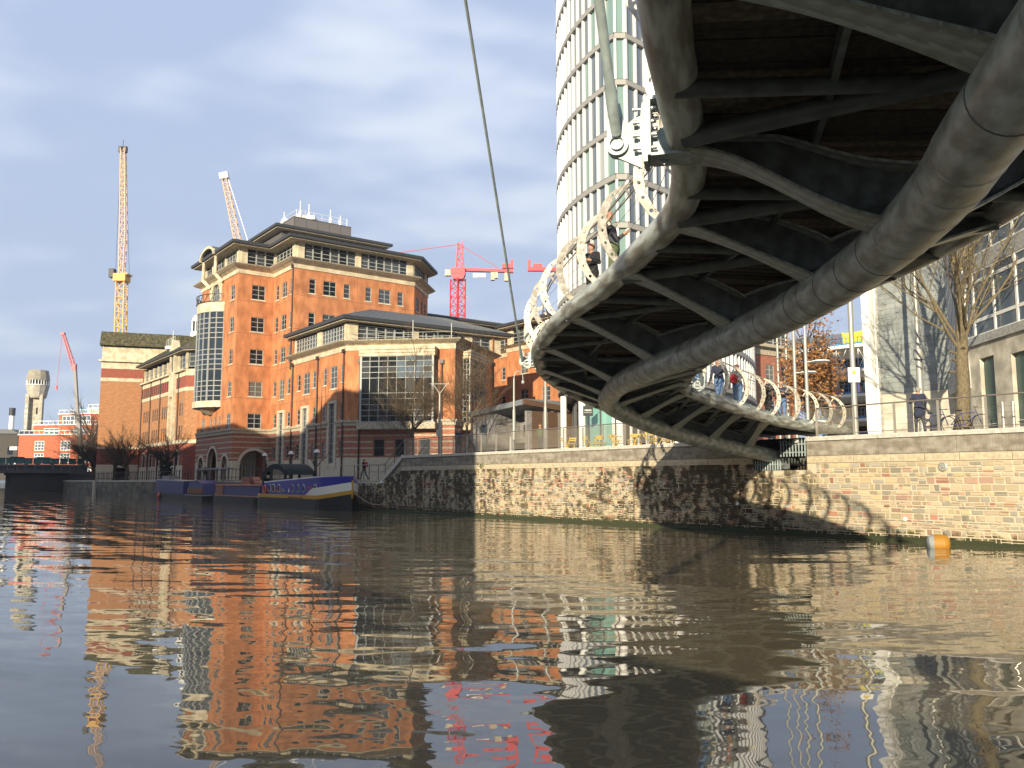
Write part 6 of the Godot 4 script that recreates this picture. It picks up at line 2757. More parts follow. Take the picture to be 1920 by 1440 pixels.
func make_far_left() -> void:
	rng.seed = 501
	# concrete shot tower
	var g := thing("shot_tower", "old concrete tower with a flared twelve-sided head, far left against the sky", "tower", P(-167.5, 2.2, 300))
	var b := MB.new()
	var o := P(-167.7, 0, 300)
	var fb := Basis(Vector3.UP, 0.25)
	for q in [[-2.5, 1.1], [1.9, 1.0]]:
		b.box(o + fb * Vector3(q[0], 17, 1.6), Vector3(q[1], 30.5, 1.8), fb)
	b.box(o + fb * Vector3(-0.2, 17, -0.4), Vector3(4.2, 30.5, 2.6), fb)
	put("shaft", b, M.old_concrete, g)
	b = MB.new()
	for y in [20.0, 26.5]:
		b.box(o + fb * Vector3(0.4, y, 0.93), Vector3(0.5, 2.4, 0.1), fb)
	put("slit_window", b, M.void, g)
	b = MB.new()
	faceted(b, o, [[2.6, 31.0], [3.0, 31.6], [3.75, 35.6]], 12)
	put("lower_drum", b, M.old_concrete, g)
	b = MB.new()
	faceted(b, o, [[3.45, 35.6], [3.45, 37.3]], 12)
	put("window_band", b, M.glass_dark, g)
	b = MB.new()
	for k in 24:
		var a := TAU * k / 24.0
		b.box(o + Vector3(cos(a) * 3.55, 36.45, sin(a) * 3.55), Vector3(0.25, 1.7, 0.25), Basis(Vector3.UP, -a))
	b.tube(PackedVector3Array([o + Vector3(0, 35.55, 0), o + Vector3(0, 35.75, 0)]), 3.8, 24)
	put("mullion", b, M.white_paint, g)
	b = MB.new()
	faceted(b, o, [[3.8, 37.3], [3.65, 38.6], [3.2, 40.9], [0.0, 41.0]], 12)
	put("upper_drum", b, M.old_concrete_dark, g)
	for k in 9:
		lettering(g, "SHOTTOWER"[k], fb * Vector3(-2.5, 28.2 - k * 1.9 - 2.2, 2.56) + Vector3(-0.2, 0, 0), 1.5, M.white_paint, fb)
	# white chimney with a black cap
	g = thing("chimney", "slim white chimney with a black cap, at the left edge of the skyline", "chimney", P(-246.4, 2.2, 420))
	b = MB.new()
	b.lathe([[1.5, 2.2], [1.15, 34.0]], P(-246.6, 0, 420), 16)
	put("stack", b, M.white_paint, g)
	b = MB.new()
	b.lathe([[1.4, 34.0], [1.4, 37.8], [0.9, 37.8]], P(-246.6, 0, 420), 16)
	put("cap", b, M.iron, g)
	# stepped orange brick building
	g = thing("orange_brick_offices", "stepped orange brick building with white roof rails below the concrete tower", "building", P(-122, 2.2, 235))
	var tiers := [[-133.4, -104.0, 2.2, 14.4, 228.0], [-131.0, -104.0, 14.4, 17.2, 230.5], [-125.5, -104.0, 17.2, 20.4, 233.0], [-119.0, -104.0, 20.4, 22.2, 236.0]]
	for k in 4:
		var t: Array = tiers[k]
		var f := face(P(t[0], 0, t[4] + 3.0), P(t[1], 0, t[4] - 1.5))
		var L := span(P(t[0], 0, t[4] + 3.0), P(t[1], 0, t[4] - 1.5))
		var spec := []
		if k == 0:
			for x in [4.8, 12.5, 19.0, 24.5]:
				for y in [3.4, 6.9, 10.2]:
					spec.append([x, y, 2.9, 2.6, 3, 3])
		elif k == 1:
			spec = [[3.2, 14.6, 4.6, 1.8, 3, 2], [12, 14.6, 4.0, 1.8, 3, 2], [20, 14.6, 4.0, 1.8, 3, 2]]
		elif k == 2:
			spec = [[1.0, 17.5, 9.0, 2.5, 7, 1], [15, 17.6, 4, 2.2, 3, 2]]
		b = MB.new()
		wall(b, f, 0, L, t[2], t[3], rects(spec))
		put("brick_wall", b, M.orange_brick if k < 3 else M.cream, g)
		for q in spec:
			window(g, f, q[0], q[1], q[2], q[3], q[4], q[5], false, 0.14, 0.16, M.white_paint, M.glass_tower)
		b = MB.new()
		b.fbox(f, -0.2, L, t[3], t[3] + 0.25, -12.0, 0.3)
		for q in int(L / 1.5):
			b.fbox(f, q * 1.5, q * 1.5 + 0.08, t[3] + 0.2, t[3] + 1.2, 0.0, 0.08)
		b.fbox(f, 0, L, t[3] + 1.1, t[3] + 1.22, 0.0, 0.1)
		put("roof_rail", b, M.white_paint, g)
		b = MB.new()
		var fl := face(P(t[0] - 1.0, 0, t[4] + 18.0), P(t[0], 0, t[4] + 3.0))
		wall(b, fl, 0, 15, t[2], t[3], [])
		put("side_wall", b, M.orange_brick, g)
		if k == 0:
			for y in [6.6, 10.4]:
				b = MB.new()
				b.fbox(f, -2.4, -0.2, y, y + 0.9, -2.0, 0.2)
				put("balcony", b, M.white_paint, g)
	# dark old block at the far left edge
	g = thing("dark_stone_block", "dark old stone block at the left edge below the white chimney", "building", P(-165, 2.2, 270))
	b = MB.new()
	b.box(P(-166, 9.5, 275), Vector3(22, 14.6, 14))
	put("wall", b, M.dark_stone, g)
	b = MB.new()
	b.prism(PackedVector2Array([Vector2(-11.5, 16.8), Vector2(11.5, 16.8), Vector2(9, 18.2), Vector2(-9, 18.2)]), Transform3D(Basis.IDENTITY, P(-166, 0, 275)), -7.5, 7.5)
	put("roof", b, M.slate, g)
	for k in 5:
		var w := MB.new()
		w.box(P(-174 + k * 4.2, 11.5, 267.9), Vector3(1.6, 2.4, 0.1))
		put("window", w, M.glass_dark, g)
	# low iron road bridge over the river
	g = thing("road_bridge", "low dark iron road bridge with a green parapet over the river at the far left", "bridge", S(170, -12, 0))
	var pf := face(S(164, -34, 0), S(164, 4, 0))
	pf.basis = Basis(S(0, 1, 0) - S(0, 0, 0), Vector3.UP, S(0, 0, 0) - S(1, 0, 0)).orthonormalized()
	pf.origin = S(164, -34, 0)
	b = MB.new()
	b.fbox(pf, 0, 38, 3.6, 5.2, -9.0, 0.0)
	for k in 26:
		b.fbox(pf, k * 1.5 + 0.2, k * 1.5 + 0.45, 3.7, 4.9, 0.0, 0.35)
	b.fbox(pf, 0, 38, 4.9, 5.25, 0.0, 0.4)
	put("girder", b, M.bridge_iron, g)
	for k in 25:
		b = MB.new()
		b.fbox(pf, k * 1.5 + 0.05, k * 1.5 + 1.4, 5.3, 6.3, 0.1, 0.2)
		put("parapet_panel", b, M.bridge_green, g)
	b = MB.new()
	b.fbox(pf, 0, 38, 6.3, 6.45, 0.05, 0.28)
	put("parapet_rail", b, M.bridge_green, g)
	b = MB.new()
	b.fbox(pf, 25.0, 30.4, -1.0, 3.6, -8.0, -0.6)
	b.fbox(pf, 24.7, 30.7, 3.2, 3.7, -8.2, -0.4)
	put("pier", b, M.dark_stone, g)
	b = MB.new()
	b.fbox(pf, 30.4, 40.0, -1.0, 4.0, -9.0, -0.9)
	put("abutment", b, M.dark_stone, g)
	for q in [[16.0, 1.4, M.signal_yellow, "small yellow van crossing the road bridge", "van"], [20.5, 1.1, M.boat_navy, "dark blue car crossing the road bridge", "car"], [25.0, 1.1, M.pole_grey, "pale grey car crossing the road bridge", "car"]]:
		make_car(pf * Vector3(q[0] + 6.0, 5.25, -3.0), pf.basis, q[1], q[2], q[3], q[4])
	# fence at the left end of the lower quay
	g = thing("quay_railing", "black iron railing along the lower quay below the bare trees", "railing", S(100, 0.5, 2.25))
	b = MB.new()
	for y in [2.55, 3.35]:
		b.rod(S(55.5, 0.4, y), S(162.0, 0.4, y), 0.03, 5)
	put("rail", b, M.iron, g)
	for k in 88:
		b = MB.new()
		b.rod(S(56 + k * 1.2, 0.4, 2.25), S(56 + k * 1.2, 0.4, 3.55), 0.035 if k % 3 else 0.06, 5)
		put("post", b, M.iron, g)


func faceted(b: MB, o: Vector3, prof: Array, n: int) -> void:
	for i in prof.size() - 1:
		for k in n:
			var a := TAU * (k + 0.3) / n
			var c := TAU * (k + 1.3) / n
			var p := []
			for q in [[a, i], [c, i], [c, i + 1], [a, i + 1]]:
				p.append(o + Vector3(cos(q[0]) * prof[q[1]][0], prof[q[1]][1], -sin(q[0]) * prof[q[1]][0]))
			b.quad(p[0], p[1], p[2], p[3])


func make_car(at: Vector3, bs3: Basis, tall: float, m: Material, label: String, cat: String) -> void:
	var g := thing("passing_" + cat, label, cat, at)
	g.basis = bs3
	var b := MB.new()
	b.prism(PackedVector2Array([Vector2(-2.0, 0.3), Vector2(2.0, 0.3), Vector2(2.05, 0.8), Vector2(1.2, 0.95), Vector2(0.7, tall + 0.35), Vector2(-1.5, tall + 0.38), Vector2(-2.0, 0.95)]), Transform3D.IDENTITY, -0.85, 0.85)
	put2("body", b, m, g)
	b = MB.new()
	b.prism(PackedVector2Array([Vector2(-1.6, 0.95), Vector2(1.0, 0.95), Vector2(0.62, tall + 0.25), Vector2(-1.4, tall + 0.27)]), Transform3D.IDENTITY, -0.86, 0.86)
	put2("window", b, M.glass_dark, g)
	for x in [-1.25, 1.25]:
		for z in [-0.8, 0.8]:
			b = MB.new()
			b.lathe([[0.0, -0.1], [0.32, -0.1], [0.32, 0.1], [0.0, 0.1]], Vector3(x, 0.32, z), 12, Basis(Vector3.RIGHT, PI / 2))
			put2("wheel", b, M.iron, g)


func make_near_bank() -> void:
	# brick apartment blocks along the near bank, left of the view: they throw the long shadows over the quay
	rng.seed = 511
	for q in [[-1.2, 19.5, 19.0, "four-storey"], [20.0, 31.0, 25.4, "seven-storey"], [31.5, 76.0, 21.4, "six-storey"], [76.5, 150.0, 20.0, "long five-storey"]]:
		var g := thing("riverside_apartments", "%s brick apartment block on the near bank of the river" % q[3], "apartment block", S(q[0], -36, 3.2))
		var poly := pts2([[q[0], -35.0], [q[1], -35.0], [q[1], -47.0], [q[0], -47.0]])
		var b := MB.new()
		for i in 4:
			wall(b, edge_face(poly, i), 0, edge_len(poly, i), 3.0, q[2], [])
		b.prism(PackedVector2Array([Vector2(q[0], -35), Vector2(q[1], -35), Vector2(q[1], -47), Vector2(q[0], -47)]), Transform3D(Basis(S(1, 0, 0) - S(0, 0, 0), S(0, 1, 0) - S(0, 0, 0), Vector3.UP), S(0, 0, 0)), q[2] - 0.3, q[2] + 0.1)
		put("brick_wall", b, M.render_cream, g)
		var f := edge_face(poly, 0)
		var n := int((q[1] - q[0]) / 4.0)
		for k in n:
			for y in int((q[2] - 4.0) / 3.0):
				window(g, f, 1.2 + k * 4.0, 4.2 + y * 3.0, 1.6, 1.5, 2, 2, false, -0.09)
	var g2 := thing("near_quay_wall", "stone wall of the near bank", "quay wall", S(20, -32, 0))
	var w := MB.new()
	for q in [[-60.0, -26.0], [-16.0, 150.0]]:
		slab_at(w, q[0], q[1], -1.0, 3.2, -33.0, -31.8)
	put("wall", w, M.limestone, g2)


# ---------------------------------------------------------------- boats
func hull(b: MB, L: float, W: float, y0: float, y1: float, bow: float, rise: float, n := 26, out := 0.0) -> void:
	# sides of a narrow boat, bow towards +x, from height y0 to y1
	var prev := []
	for i in n + 1:
		var u := float(i) / n
		var x := -L * 0.5 + L * u
		var k := clampf((x - (L * 0.5 - bow)) / bow, 0.0, 1.0)
		var hw := W * 0.5 * (1.0 - pow(k, 2.2)) + out
		var ks := clampf((-L * 0.5 + 1.2 - x) / 1.2, 0.0, 1.0)
		hw *= 1.0 - 0.35 * ks * ks
		var lift := rise * pow(k, 1.6)
		var lo := y0 + (lift if y0 > 0.15 else 0.0)
		var row := [Vector3(x, lo, hw), Vector3(x, y1 + lift, hw + 0.02), Vector3(x, lo, -hw), Vector3(x, y1 + lift, -hw - 0.02)]
		if i:
			b.quad(prev[0], row[0], row[1], prev[1])
			b.quad(row[2], prev[2], prev[3], row[3])
			b.quad(prev[1], row[1], row[3], prev[3])
		else:
			b.quad(row[2], row[0], row[1], row[3])
		prev = row


func make_boats() -> void:
	rng.seed = 601
	# the big blue trip boat: bow at s 36.8, towards the viewer's right
	var bsn := Basis(S(0, 0, 0) - S(1, 0, 0), Vector3.UP, S(0, 0, 0) - S(0, 1, 0)).orthonormalized()
	var g := thing("blue_trip_boat", "wide blue boat with a yellow stripe, white bow and black canopy moored at the quay", "boat", S(44.3, -1.85, 0))
	g.basis = bsn * Basis(Vector3.UP, -0.02)
	var L := 16.6
	var b := MB.new()
	hull(b, L, 3.0, -0.4, 0.82, 3.2, 0.42)
	put2("hull", b, M.boat_black, g)
	b = MB.new()
	hull(b, L, 3.0, 0.80, 1.08, 3.2, 0.42, 26, 0.03)
	put2("yellow_stripe", b, M.boat_yellow, g)
	b = MB.new()
	# white bow flash that sweeps up towards the stem
	for sd: float in [1.0, -1.0]:
		var prev := []
		for i in 15:
			var x := 2.9 + (L * 0.5 - 2.9) * i / 14.0
			var k := clampf((x - (L * 0.5 - 3.2)) / 3.2, 0.0, 1.0)
			var hw: float = 1.5 * (1.0 - pow(k, 2.2)) + 0.045
			var lift := 0.42 * pow(k, 1.6)
			var top := 1.08 + lift + 0.58 * smoothstep(3.0, 5.0, x)
			var row := [Vector3(x, 1.075 + lift, hw * sd), Vector3(x, top, (hw + 0.03) * sd)]
			if i:
				if sd > 0:
					b.quad(prev[0], row[0], row[1], prev[1])
				else:
					b.quad(row[0], prev[0], prev[1], row[1])
			prev = row
	b.box(Vector3(6.2, 1.5, 0), Vector3(1.4, 0.06, 1.2))
	put2("bow_flash", b, M.boat_cream, g)
	b = MB.new()
	b.rod(Vector3(L * 0.5, 0.9, 0), Vector3(L * 0.5 + 0.02, 2.22, 0), 0.06, 8)
	put2("stem_post", b, M.boat_yellow, g)
	# cabin side, a little inside the hull, rising gently towards the bow
	b = MB.new()
	b.prism(PackedVector2Array([Vector2(-6.4, 1.05), Vector2(4.7, 1.05), Vector2(4.7, 2.42), Vector2(-6.4, 2.02)]), Transform3D.IDENTITY, -1.36, 1.36)
	var pv := []
	for i in 13:
		var x := lerpf(4.68, L * 0.5 - 0.12, i / 12.0)
		var k := clampf((x - (L * 0.5 - 3.2)) / 3.2, 0.0, 1.0)
		var hw: float = 1.36 * (1.0 - pow(k, 2.3))
		var y1 := lerpf(2.42, 2.52, i / 12.0)
		var row := [Vector3(x, 1.0, hw), Vector3(x, y1, hw), Vector3(x, 1.0, -hw), Vector3(x, y1, -hw)]
		if i:
			b.quad(pv[0], row[0], row[1], pv[1])
			b.quad(row[2], pv[2], pv[3], row[3])
			b.quad(pv[1], row[1], row[3], pv[3])
		pv = row
	b.quad(pv[0], pv[2], pv[3], pv[1])
	put2("cabin", b, M.boat_blue, g)
	b = MB.new()
	b.prism(PackedVector2Array([Vector2(-6.5, 2.02), Vector2(4.6, 2.42), Vector2(4.6, 2.5), Vector2(-6.5, 2.12)]), Transform3D.IDENTITY, -1.3, 1.3)
	b.prism(PackedVector2Array([Vector2(-4.4, 2.1), Vector2(0.2, 2.26), Vector2(0.2, 2.36), Vector2(-4.4, 2.24)]), Transform3D.IDENTITY, -1.0, 1.0)
	put2("cabin_roof", b, M.boat_cream, g)
	# windows: two arched, the rest oval portholes
	for q in [[-4.9, 0.12], [-4.1, 0.3], [-2.85, 0.3], [0.2, 0.15], [1.35, 0.15], [2.45, 0.15], [4.7, 0.3]]:
		var w := MB.new()
		var gl := MB.new()
		if q[1] > 0.2:
			var po := PackedVector2Array([Vector2(-0.3, -0.3), Vector2(0.3, -0.3)])
			var pi := PackedVector2Array([Vector2(-0.25, -0.25), Vector2(0.25, -0.25)])
			for k in 9:
				var a := PI * k / 8.0
				po.append(Vector2(cos(a) * 0.3, 0.08 + sin(a) * 0.26))
				pi.append(Vector2(cos(a) * 0.25, 0.08 + sin(a) * 0.21))
			w.prism(po, Transform3D(Basis.IDENTITY, Vector3(q[0], 1.58, 1.36)), 0.0, 0.02)
			gl.prism(pi, Transform3D(Basis.IDENTITY, Vector3(q[0], 1.58, 1.36)), 0.02, 0.03)
		else:
			var eb := Basis(Vector3(0.55, 0, 0), Vector3(0, 0, 1), Vector3(0, -1.0, 0))
			w.lathe([[0.33, 0.0], [0.33, 0.02], [0.0, 0.02]], Vector3(q[0], 1.6, 1.36), 18, eb)
			gl.lathe([[0.27, 0.02], [0.27, 0.03], [0.0, 0.03]], Vector3(q[0], 1.6, 1.36), 18, eb)
		var wo := put2("porthole", w, M.boat_cream, g)
		put2("pane", gl, M.glass_dark, wo)
	# painted words between the windows and on the stripe and bow
	var words := [["The", -5.35, "boat_pink"], ["Bristol", -4.55, "glass_teal"], ["Boat", -3.5, "life_orange"], ["&", -2.2, "boat_pink"], ["for", -1.75, "curtain"], ["&", -0.6, "boat_cream"], ["Fun", 0.75, "sky_blue_paint"], ["Hire", 1.9, "sky_blue_paint"]]
	for q in words:
		lettering(g, q[0], Vector3(q[1], 1.42, 1.372), 0.42 if q[0].length() < 4 else 0.3, M[q[2]])
	lettering(g, "COMMUNITY BOAT AVAILABLE TO CHARTER", Vector3(1.2, 0.875, 1.55), 0.15, M.brick_dark)
	lettering(g, "THE JOHN DAVEY", Vector3(5.05, 1.3, 1.33), 0.2, M.iron, Basis(Vector3.UP, 0.17))
	lettering(g, "Bristol", Vector3(3.75, 1.72, 1.372), 0.2, M.life_orange)
	lettering(g, "Community", Vector3(3.85, 1.52, 1.372), 0.18, M.life_orange)
	var fl := MB.new()
	for k in 5:
		var a := TAU * k / 5.0
		fl.ball(Vector3(3.05 + cos(a) * 0.1, 1.6 + sin(a) * 0.1, 1.365), Vector3(0.06, 0.06, 0.012), 8, 5)
	put2("painted_emblem", fl, M.boat_pink, g)
	# black canopy with see-through sides on bent hoops
	b = MB.new()
	var arc := []
	for i in 13:
		var u := float(i) / 12
		arc.append(Vector2(lerpf(-6.9, -1.6, u), 2.25 + 1.35 * pow(sin(PI * clampf(u * 0.96 + 0.02, 0, 1)), 0.42)))
	for i in 12:
		var p: Vector2 = arc[i]
		var q: Vector2 = arc[i + 1]
		b.quad(Vector3(p.x, p.y, 1.25), Vector3(q.x, q.y, 1.25), Vector3(q.x, q.y, -1.25), Vector3(p.x, p.y, -1.25))
		for z in [1.25, -1.25]:
			b.quad(Vector3(p.x, p.y - 0.42, z), Vector3(q.x, q.y - 0.42, z), Vector3(q.x, q.y, z), Vector3(p.x, p.y, z))
	for x in [-6.85, -5.0, -1.75]:
		for z in [1.25, -1.25]:
			b.fbox(Transform3D.IDENTITY, x - 0.28, x + 0.28, 1.9, 3.35 if x < -2 and x > -6 else 3.0, z - 0.02, z + 0.02)
	b.quad(Vector3(-6.95, 1.3, -1.25), Vector3(-6.95, 1.3, 1.25), Vector3(-6.95, 2.4, 1.25), Vector3(-6.95, 2.4, -1.25))
	put2("canopy", b, M.canvas, g)
	b = MB.new()
	for z in [1.24, -1.24]:
		b.fbox(Transform3D.IDENTITY, -4.7, -2.0, 2.1, 3.2, z - 0.004, z + 0.004)
	put2("canopy_window", b, M.clear_glass, g)
	b = MB.new()
	b.fbox(Transform3D.IDENTITY, -7.4, -5.9, 0.9, 1.95, -1.2, 1.2)
	put2("stern_locker", b, M.boat_navy, g)
	var lb := tag(put("lifebuoy", MB.new(), M.life_orange), "orange lifebuoy hung on the stern of the blue trip boat", "lifebuoy")
	b = MB.new()
	b.tube(circle(0.3, 18, Basis.IDENTITY), 0.075, 8, false)
	lb.mesh = b.mesh()
	lb.transform = g.transform * Transform3D(Basis.IDENTITY, Vector3(-5.9, 1.45, 1.46))
	var rp := tag(put("mooring_rope", MB.new(), M.rope), "pale mooring rope drooping from the bow of the blue boat to the quay wall", "rope")
	b = MB.new()
	var pr := PackedVector3Array()
	for i in 13:
		var u := i / 12.0
		pr.append((g.transform * Vector3(L * 0.5 - 0.1, 1.5, -0.05)).lerp(S(33.2, -0.06, 0.9), u) - Vector3(0, 0.7 * sin(PI * u), 0))
	b.tube(pr, 0.022, 6)
	rp.mesh = b.mesh()
	# red-brown narrow boat behind it
	g = thing("wooden_narrowboat", "narrowboat with a varnished wood front and pink trim, between the two blue boats", "boat", S(59.0, -1.75, 0))
	g.basis = bsn
	b = MB.new()
	hull(b, 13.5, 2.1, -0.4, 0.72, 2.0, 0.0)
	put2("hull", b, M.boat_black, g)
	b = MB.new()
	b.prism(PackedVector2Array([Vector2(-6.0, 0.72), Vector2(6.2, 0.72), Vector2(6.2, 1.75), Vector2(-5.6, 1.75)]), Transform3D.IDENTITY, -0.9, 0.9)
	put2("cabin", b, M.boat_navy, g)
	b = MB.new()
	b.prism(PackedVector2Array([Vector2(-6.05, 0.73), Vector2(-3.7, 0.73), Vector2(-3.5, 1.72), Vector2(-5.62, 1.72)]), Transform3D.IDENTITY, -0.93, 0.93)
	put2("wood_panel", b, M.boat_wood, g)
	b = MB.new()
	b.fbox(Transform3D.IDENTITY, -5.8, 6.25, 1.72, 1.86, -0.97, 0.97)
	b.fbox(Transform3D.IDENTITY, -6.1, 6.25, 0.68, 0.82, -0.95, 0.95)
	b.beam(Vector3(-3.6, 0.8, 0.94), Vector3(-3.4, 1.75, 0.94), 0.12, 0.03, Vector3.RIGHT)
	put2("pink_trim", b, M.boat_pink, g)
	for x in [-1.9, 0.2, 2.3, 4.2]:
		window(g, Transform3D.IDENTITY, x, 1.0, 0.75, 0.5, 1, 1, false, -0.95, 0.06, M.boat_cream, M.glass_tower)
	b = MB.new()
	b.fbox(Transform3D.IDENTITY, 0.4, 2.6, 1.86, 2.5, -0.5, 0.5)
	b.beam(Vector3(2.6, 2.5, 0), Vector3(3.4, 1.9, 0), 0.7, 0.06)
	put2("roof_box", b, M.brick_dark, g)
	b = MB.new()
	for x in [-5.0, -2.0]:
		b.rod(Vector3(x, 1.86, 0.5), Vector3(x, 2.2, 0.5), 0.02, 5)
	b.rod(Vector3(-5.0, 2.2, 0.5), Vector3(6.0, 2.2, 0.5), 0.02, 5)
	put2("grab_rail", b, M.iron, g)
	# dark blue narrow boat, farthest left
	g = thing("navy_narrowboat", "dark blue narrowboat with a pale roof and red fender, leftmost of the moored boats", "boat", S(79.5, -1.3, 0))
	g.basis = bsn
	b = MB.new()
	hull(b, 23.0, 2.3, -0.4, 0.75, 2.0, 0.0)
	put2("hull", b, M.boat_black, g)
	b = MB.new()
	b.prism(PackedVector2Array([Vector2(-9.2, 0.75), Vector2(2.5, 0.75), Vector2(2.5, 2.1), Vector2(-8.8, 2.25)]), Transform3D.IDENTITY, -1.02, 1.02)
	put2("cabin", b, M.boat_navy, g)
	b = MB.new()
	b.prism(PackedVector2Array([Vector2(-8.9, 2.25), Vector2(2.5, 2.1), Vector2(2.5, 2.18), Vector2(-8.9, 2.36)]), Transform3D.IDENTITY, -0.98, 0.98)
	put2("cabin_roof", b, M.curtain, g)
	for x in [-8.0, -5.8, -3.2, -1.4, 0.6]:
		window(g, Transform3D.IDENTITY, x, 1.2, 0.4, 0.65, 1, 1, false, -1.07, 0.05, M.boat_cream, M.glass_dark)
	b = MB.new()
	b.prism(PackedVector2Array([Vector2(4.0, 0.75), Vector2(9.5, 0.75), Vector2(9.2, 1.9), Vector2(6.8, 2.25), Vector2(4.3, 1.9)]), Transform3D.IDENTITY, -0.95, 0.95)
	put2("cratch_cover", b, M.boat_navy, g)
	for k in 6:
		b = MB.new()
		b.fbox(Transform3D.IDENTITY, 4.5 + k * 0.85, 5.1 + k * 0.85, 0.85, 1.35, 0.93, 1.15)
		put2("wood_panel", b, M.boat_wood, g)
	b = MB.new()
	b.fbox(Transform3D.IDENTITY, 4.0, 11.0, 0.6, 0.72, -1.2, 1.25)
	put2("foredeck", b, M.boom_grey, g)
	b = MB.new()
	b.rod(Vector3(-6.5, 2.75, 0.2), Vector3(-4.0, 3.3, 0.2), 0.05, 5)
	b.fbox(Transform3D.IDENTITY, -8.3, -5.4, 2.36, 2.75, -0.6, 0.5)
	put2("roof_box", b, M.boom_grey, g)
	b = MB.new()
	for x in [2.8, 5.0, 7.4, 9.6, 11.4]:
		b.rod(Vector3(x, 0.8, -1.0), Vector3(x, 3.6, -1.0), 0.05, 5)
	b.fbox(Transform3D.IDENTITY, 1.5, 12.2, 3.4, 3.52, -1.3, -0.6)
	put2("landing_stage_rail", b, M.boom_grey, g)
	var fd := tag(put("fender", MB.new(), M.life_orange), "red fender hanging off the side of the dark blue narrowboat", "fender")
	b = MB.new()
	b.ball(Vector3.ZERO, Vector3(0.2, 0.38, 0.2))
	b.rod(Vector3(0, 0.3, 0), Vector3(0, 1.2, -0.1), 0.02, 5)
	fd.mesh = b.mesh()
	fd.transform = g.transform * Transform3D(Basis.IDENTITY, Vector3(-6.4, 0.42, 1.3))
	# mooring buoy
	g = thing("mooring_buoy", "weathered orange drum buoy with a pale end floating by the quay wall", "buoy", P(14.05, 0, 28.6))
	g.rotation.y = -0.35
	var ax := Basis(Vector3(0, -1, 0), Vector3(1, 0, 0), Vector3(0, 0, 1)) * Basis(Vector3.UP, 0.0)
	b = MB.new()
	b.lathe([[0.305, -0.12], [0.32, 0.0], [0.31, 0.2], [0.26, 0.31], [0.16, 0.37], [0.0, 0.39]], Vector3(0, 0.12, 0), 26, ax)
	put2("body", b, M.buoy_orange, g)
	b = MB.new()
	b.lathe([[0.0, -0.33], [0.15, -0.32], [0.25, -0.26], [0.305, -0.12]], Vector3(0, 0.12, 0), 26, ax)
	put2("pale_end", b, M.buoy_pale, g)


func circle(r: float, n: int, b: Basis, o := Vector3.ZERO) -> PackedVector3Array:
	var p := PackedVector3Array()
	for i in n + 1:
		var a := TAU * i / n
		p.append(o + b * Vector3(cos(a) * r, sin(a) * r, 0))
	return p


# ---------------------------------------------------------------- trees
func grow(b: MB, p: Vector3, d: Vector3, l: float, r: float, depth: int, o: Dictionary, tips: Array) -> void:
	var n := 4 if depth > 0 else 3
	var pts := PackedVector3Array([p])
	var rad := PackedFloat32Array([r])
	var q := p
	var dir := d
	for i in n:
		dir = (dir + Vector3(rng.randf_range(-1, 1), rng.randf_range(-0.6, 1) * 0.7 + o.up, rng.randf_range(-1, 1)) * o.bend).normalized()
		q += dir * l / n
		pts.append(q)
		rad.append(lerpf(r, r * 0.55, float(i + 1) / n))
	b.tube(pts, rad, maxi(3, mini(9, int(r * 60) + 3)), false)
	tips.append(q)
	if depth <= 0:
		return
	var kids: int = o.kids + (1 if rng.randf() < 0.4 else 0)
	for k in kids:
		var u := rng.randf_range(0.35, 1.0)
		var idx := clampi(int(u * n), 1, n)
		var ax := dir.cross(Vector3(rng.randf_range(-1, 1), rng.randf_range(-0.4, 0.4), rng.randf_range(-1, 1))).normalized()
		var nd := dir.rotated(ax, rng.randf_range(o.a0, o.a1)).normalized()
		grow(b, pts[idx], nd, l * rng.randf_range(o.s0, o.s1), maxf(rad[idx] * rng.randf_range(0.5, 0.72), 0.006), depth - 1, o, tips)
	grow(b, q, dir, l * o.s1, maxf(r * 0.55, 0.006), depth - 1, o, tips)


func bare_tree(called: String, label: String, at: Vector3, trunk_h: float, r: float, limbs: int, limb_l: float, spread: float, depth: int, m: Material, o: Dictionary, group := "") -> Array:
	var g := thing(called, label, "tree", at, group)
	var b := MB.new()
	var pts := PackedVector3Array()
	var rad := PackedFloat32Array()
	var w := Vector3.ZERO
	for i in 7:
		var u := i / 6.0
		pts.append(Vector3(0, trunk_h * u, 0) + w)
		w += Vector3(rng.randf_range(-1, 1), 0, rng.randf_range(-1, 1)) * r * 0.25
		rad.append(r * (1.35 if i == 0 else lerpf(1.0, o.get("taper", 0.7), u)))
	b.tube(pts, rad, 12, false)
	put2("trunk", b, m, g)
	var tips := []
	var br2 := MB.new()
	for k in limbs:
		var a := TAU * (k + rng.randf() * 0.6) / limbs
		var u: float = rng.randf_range(o.get("low", 0.8), 1.0)
		var st := pts[6] * u
		st.y = trunk_h * u
		var tilt: float = spread * rng.randf_range(0.7, 1.15)
		var d := Vector3(cos(a) * sin(tilt), cos(tilt), sin(a) * sin(tilt))
		grow(br2, st, d, limb_l * rng.randf_range(0.8, 1.15), r * o.get("lr", 0.42), depth, o, tips)
	if o.get("leader", false):
		grow(br2, pts[6], Vector3.UP, limb_l * 1.25, r * 0.62, depth, o, tips)
	put2("branches", br2, m, g)
	return [g, tips]


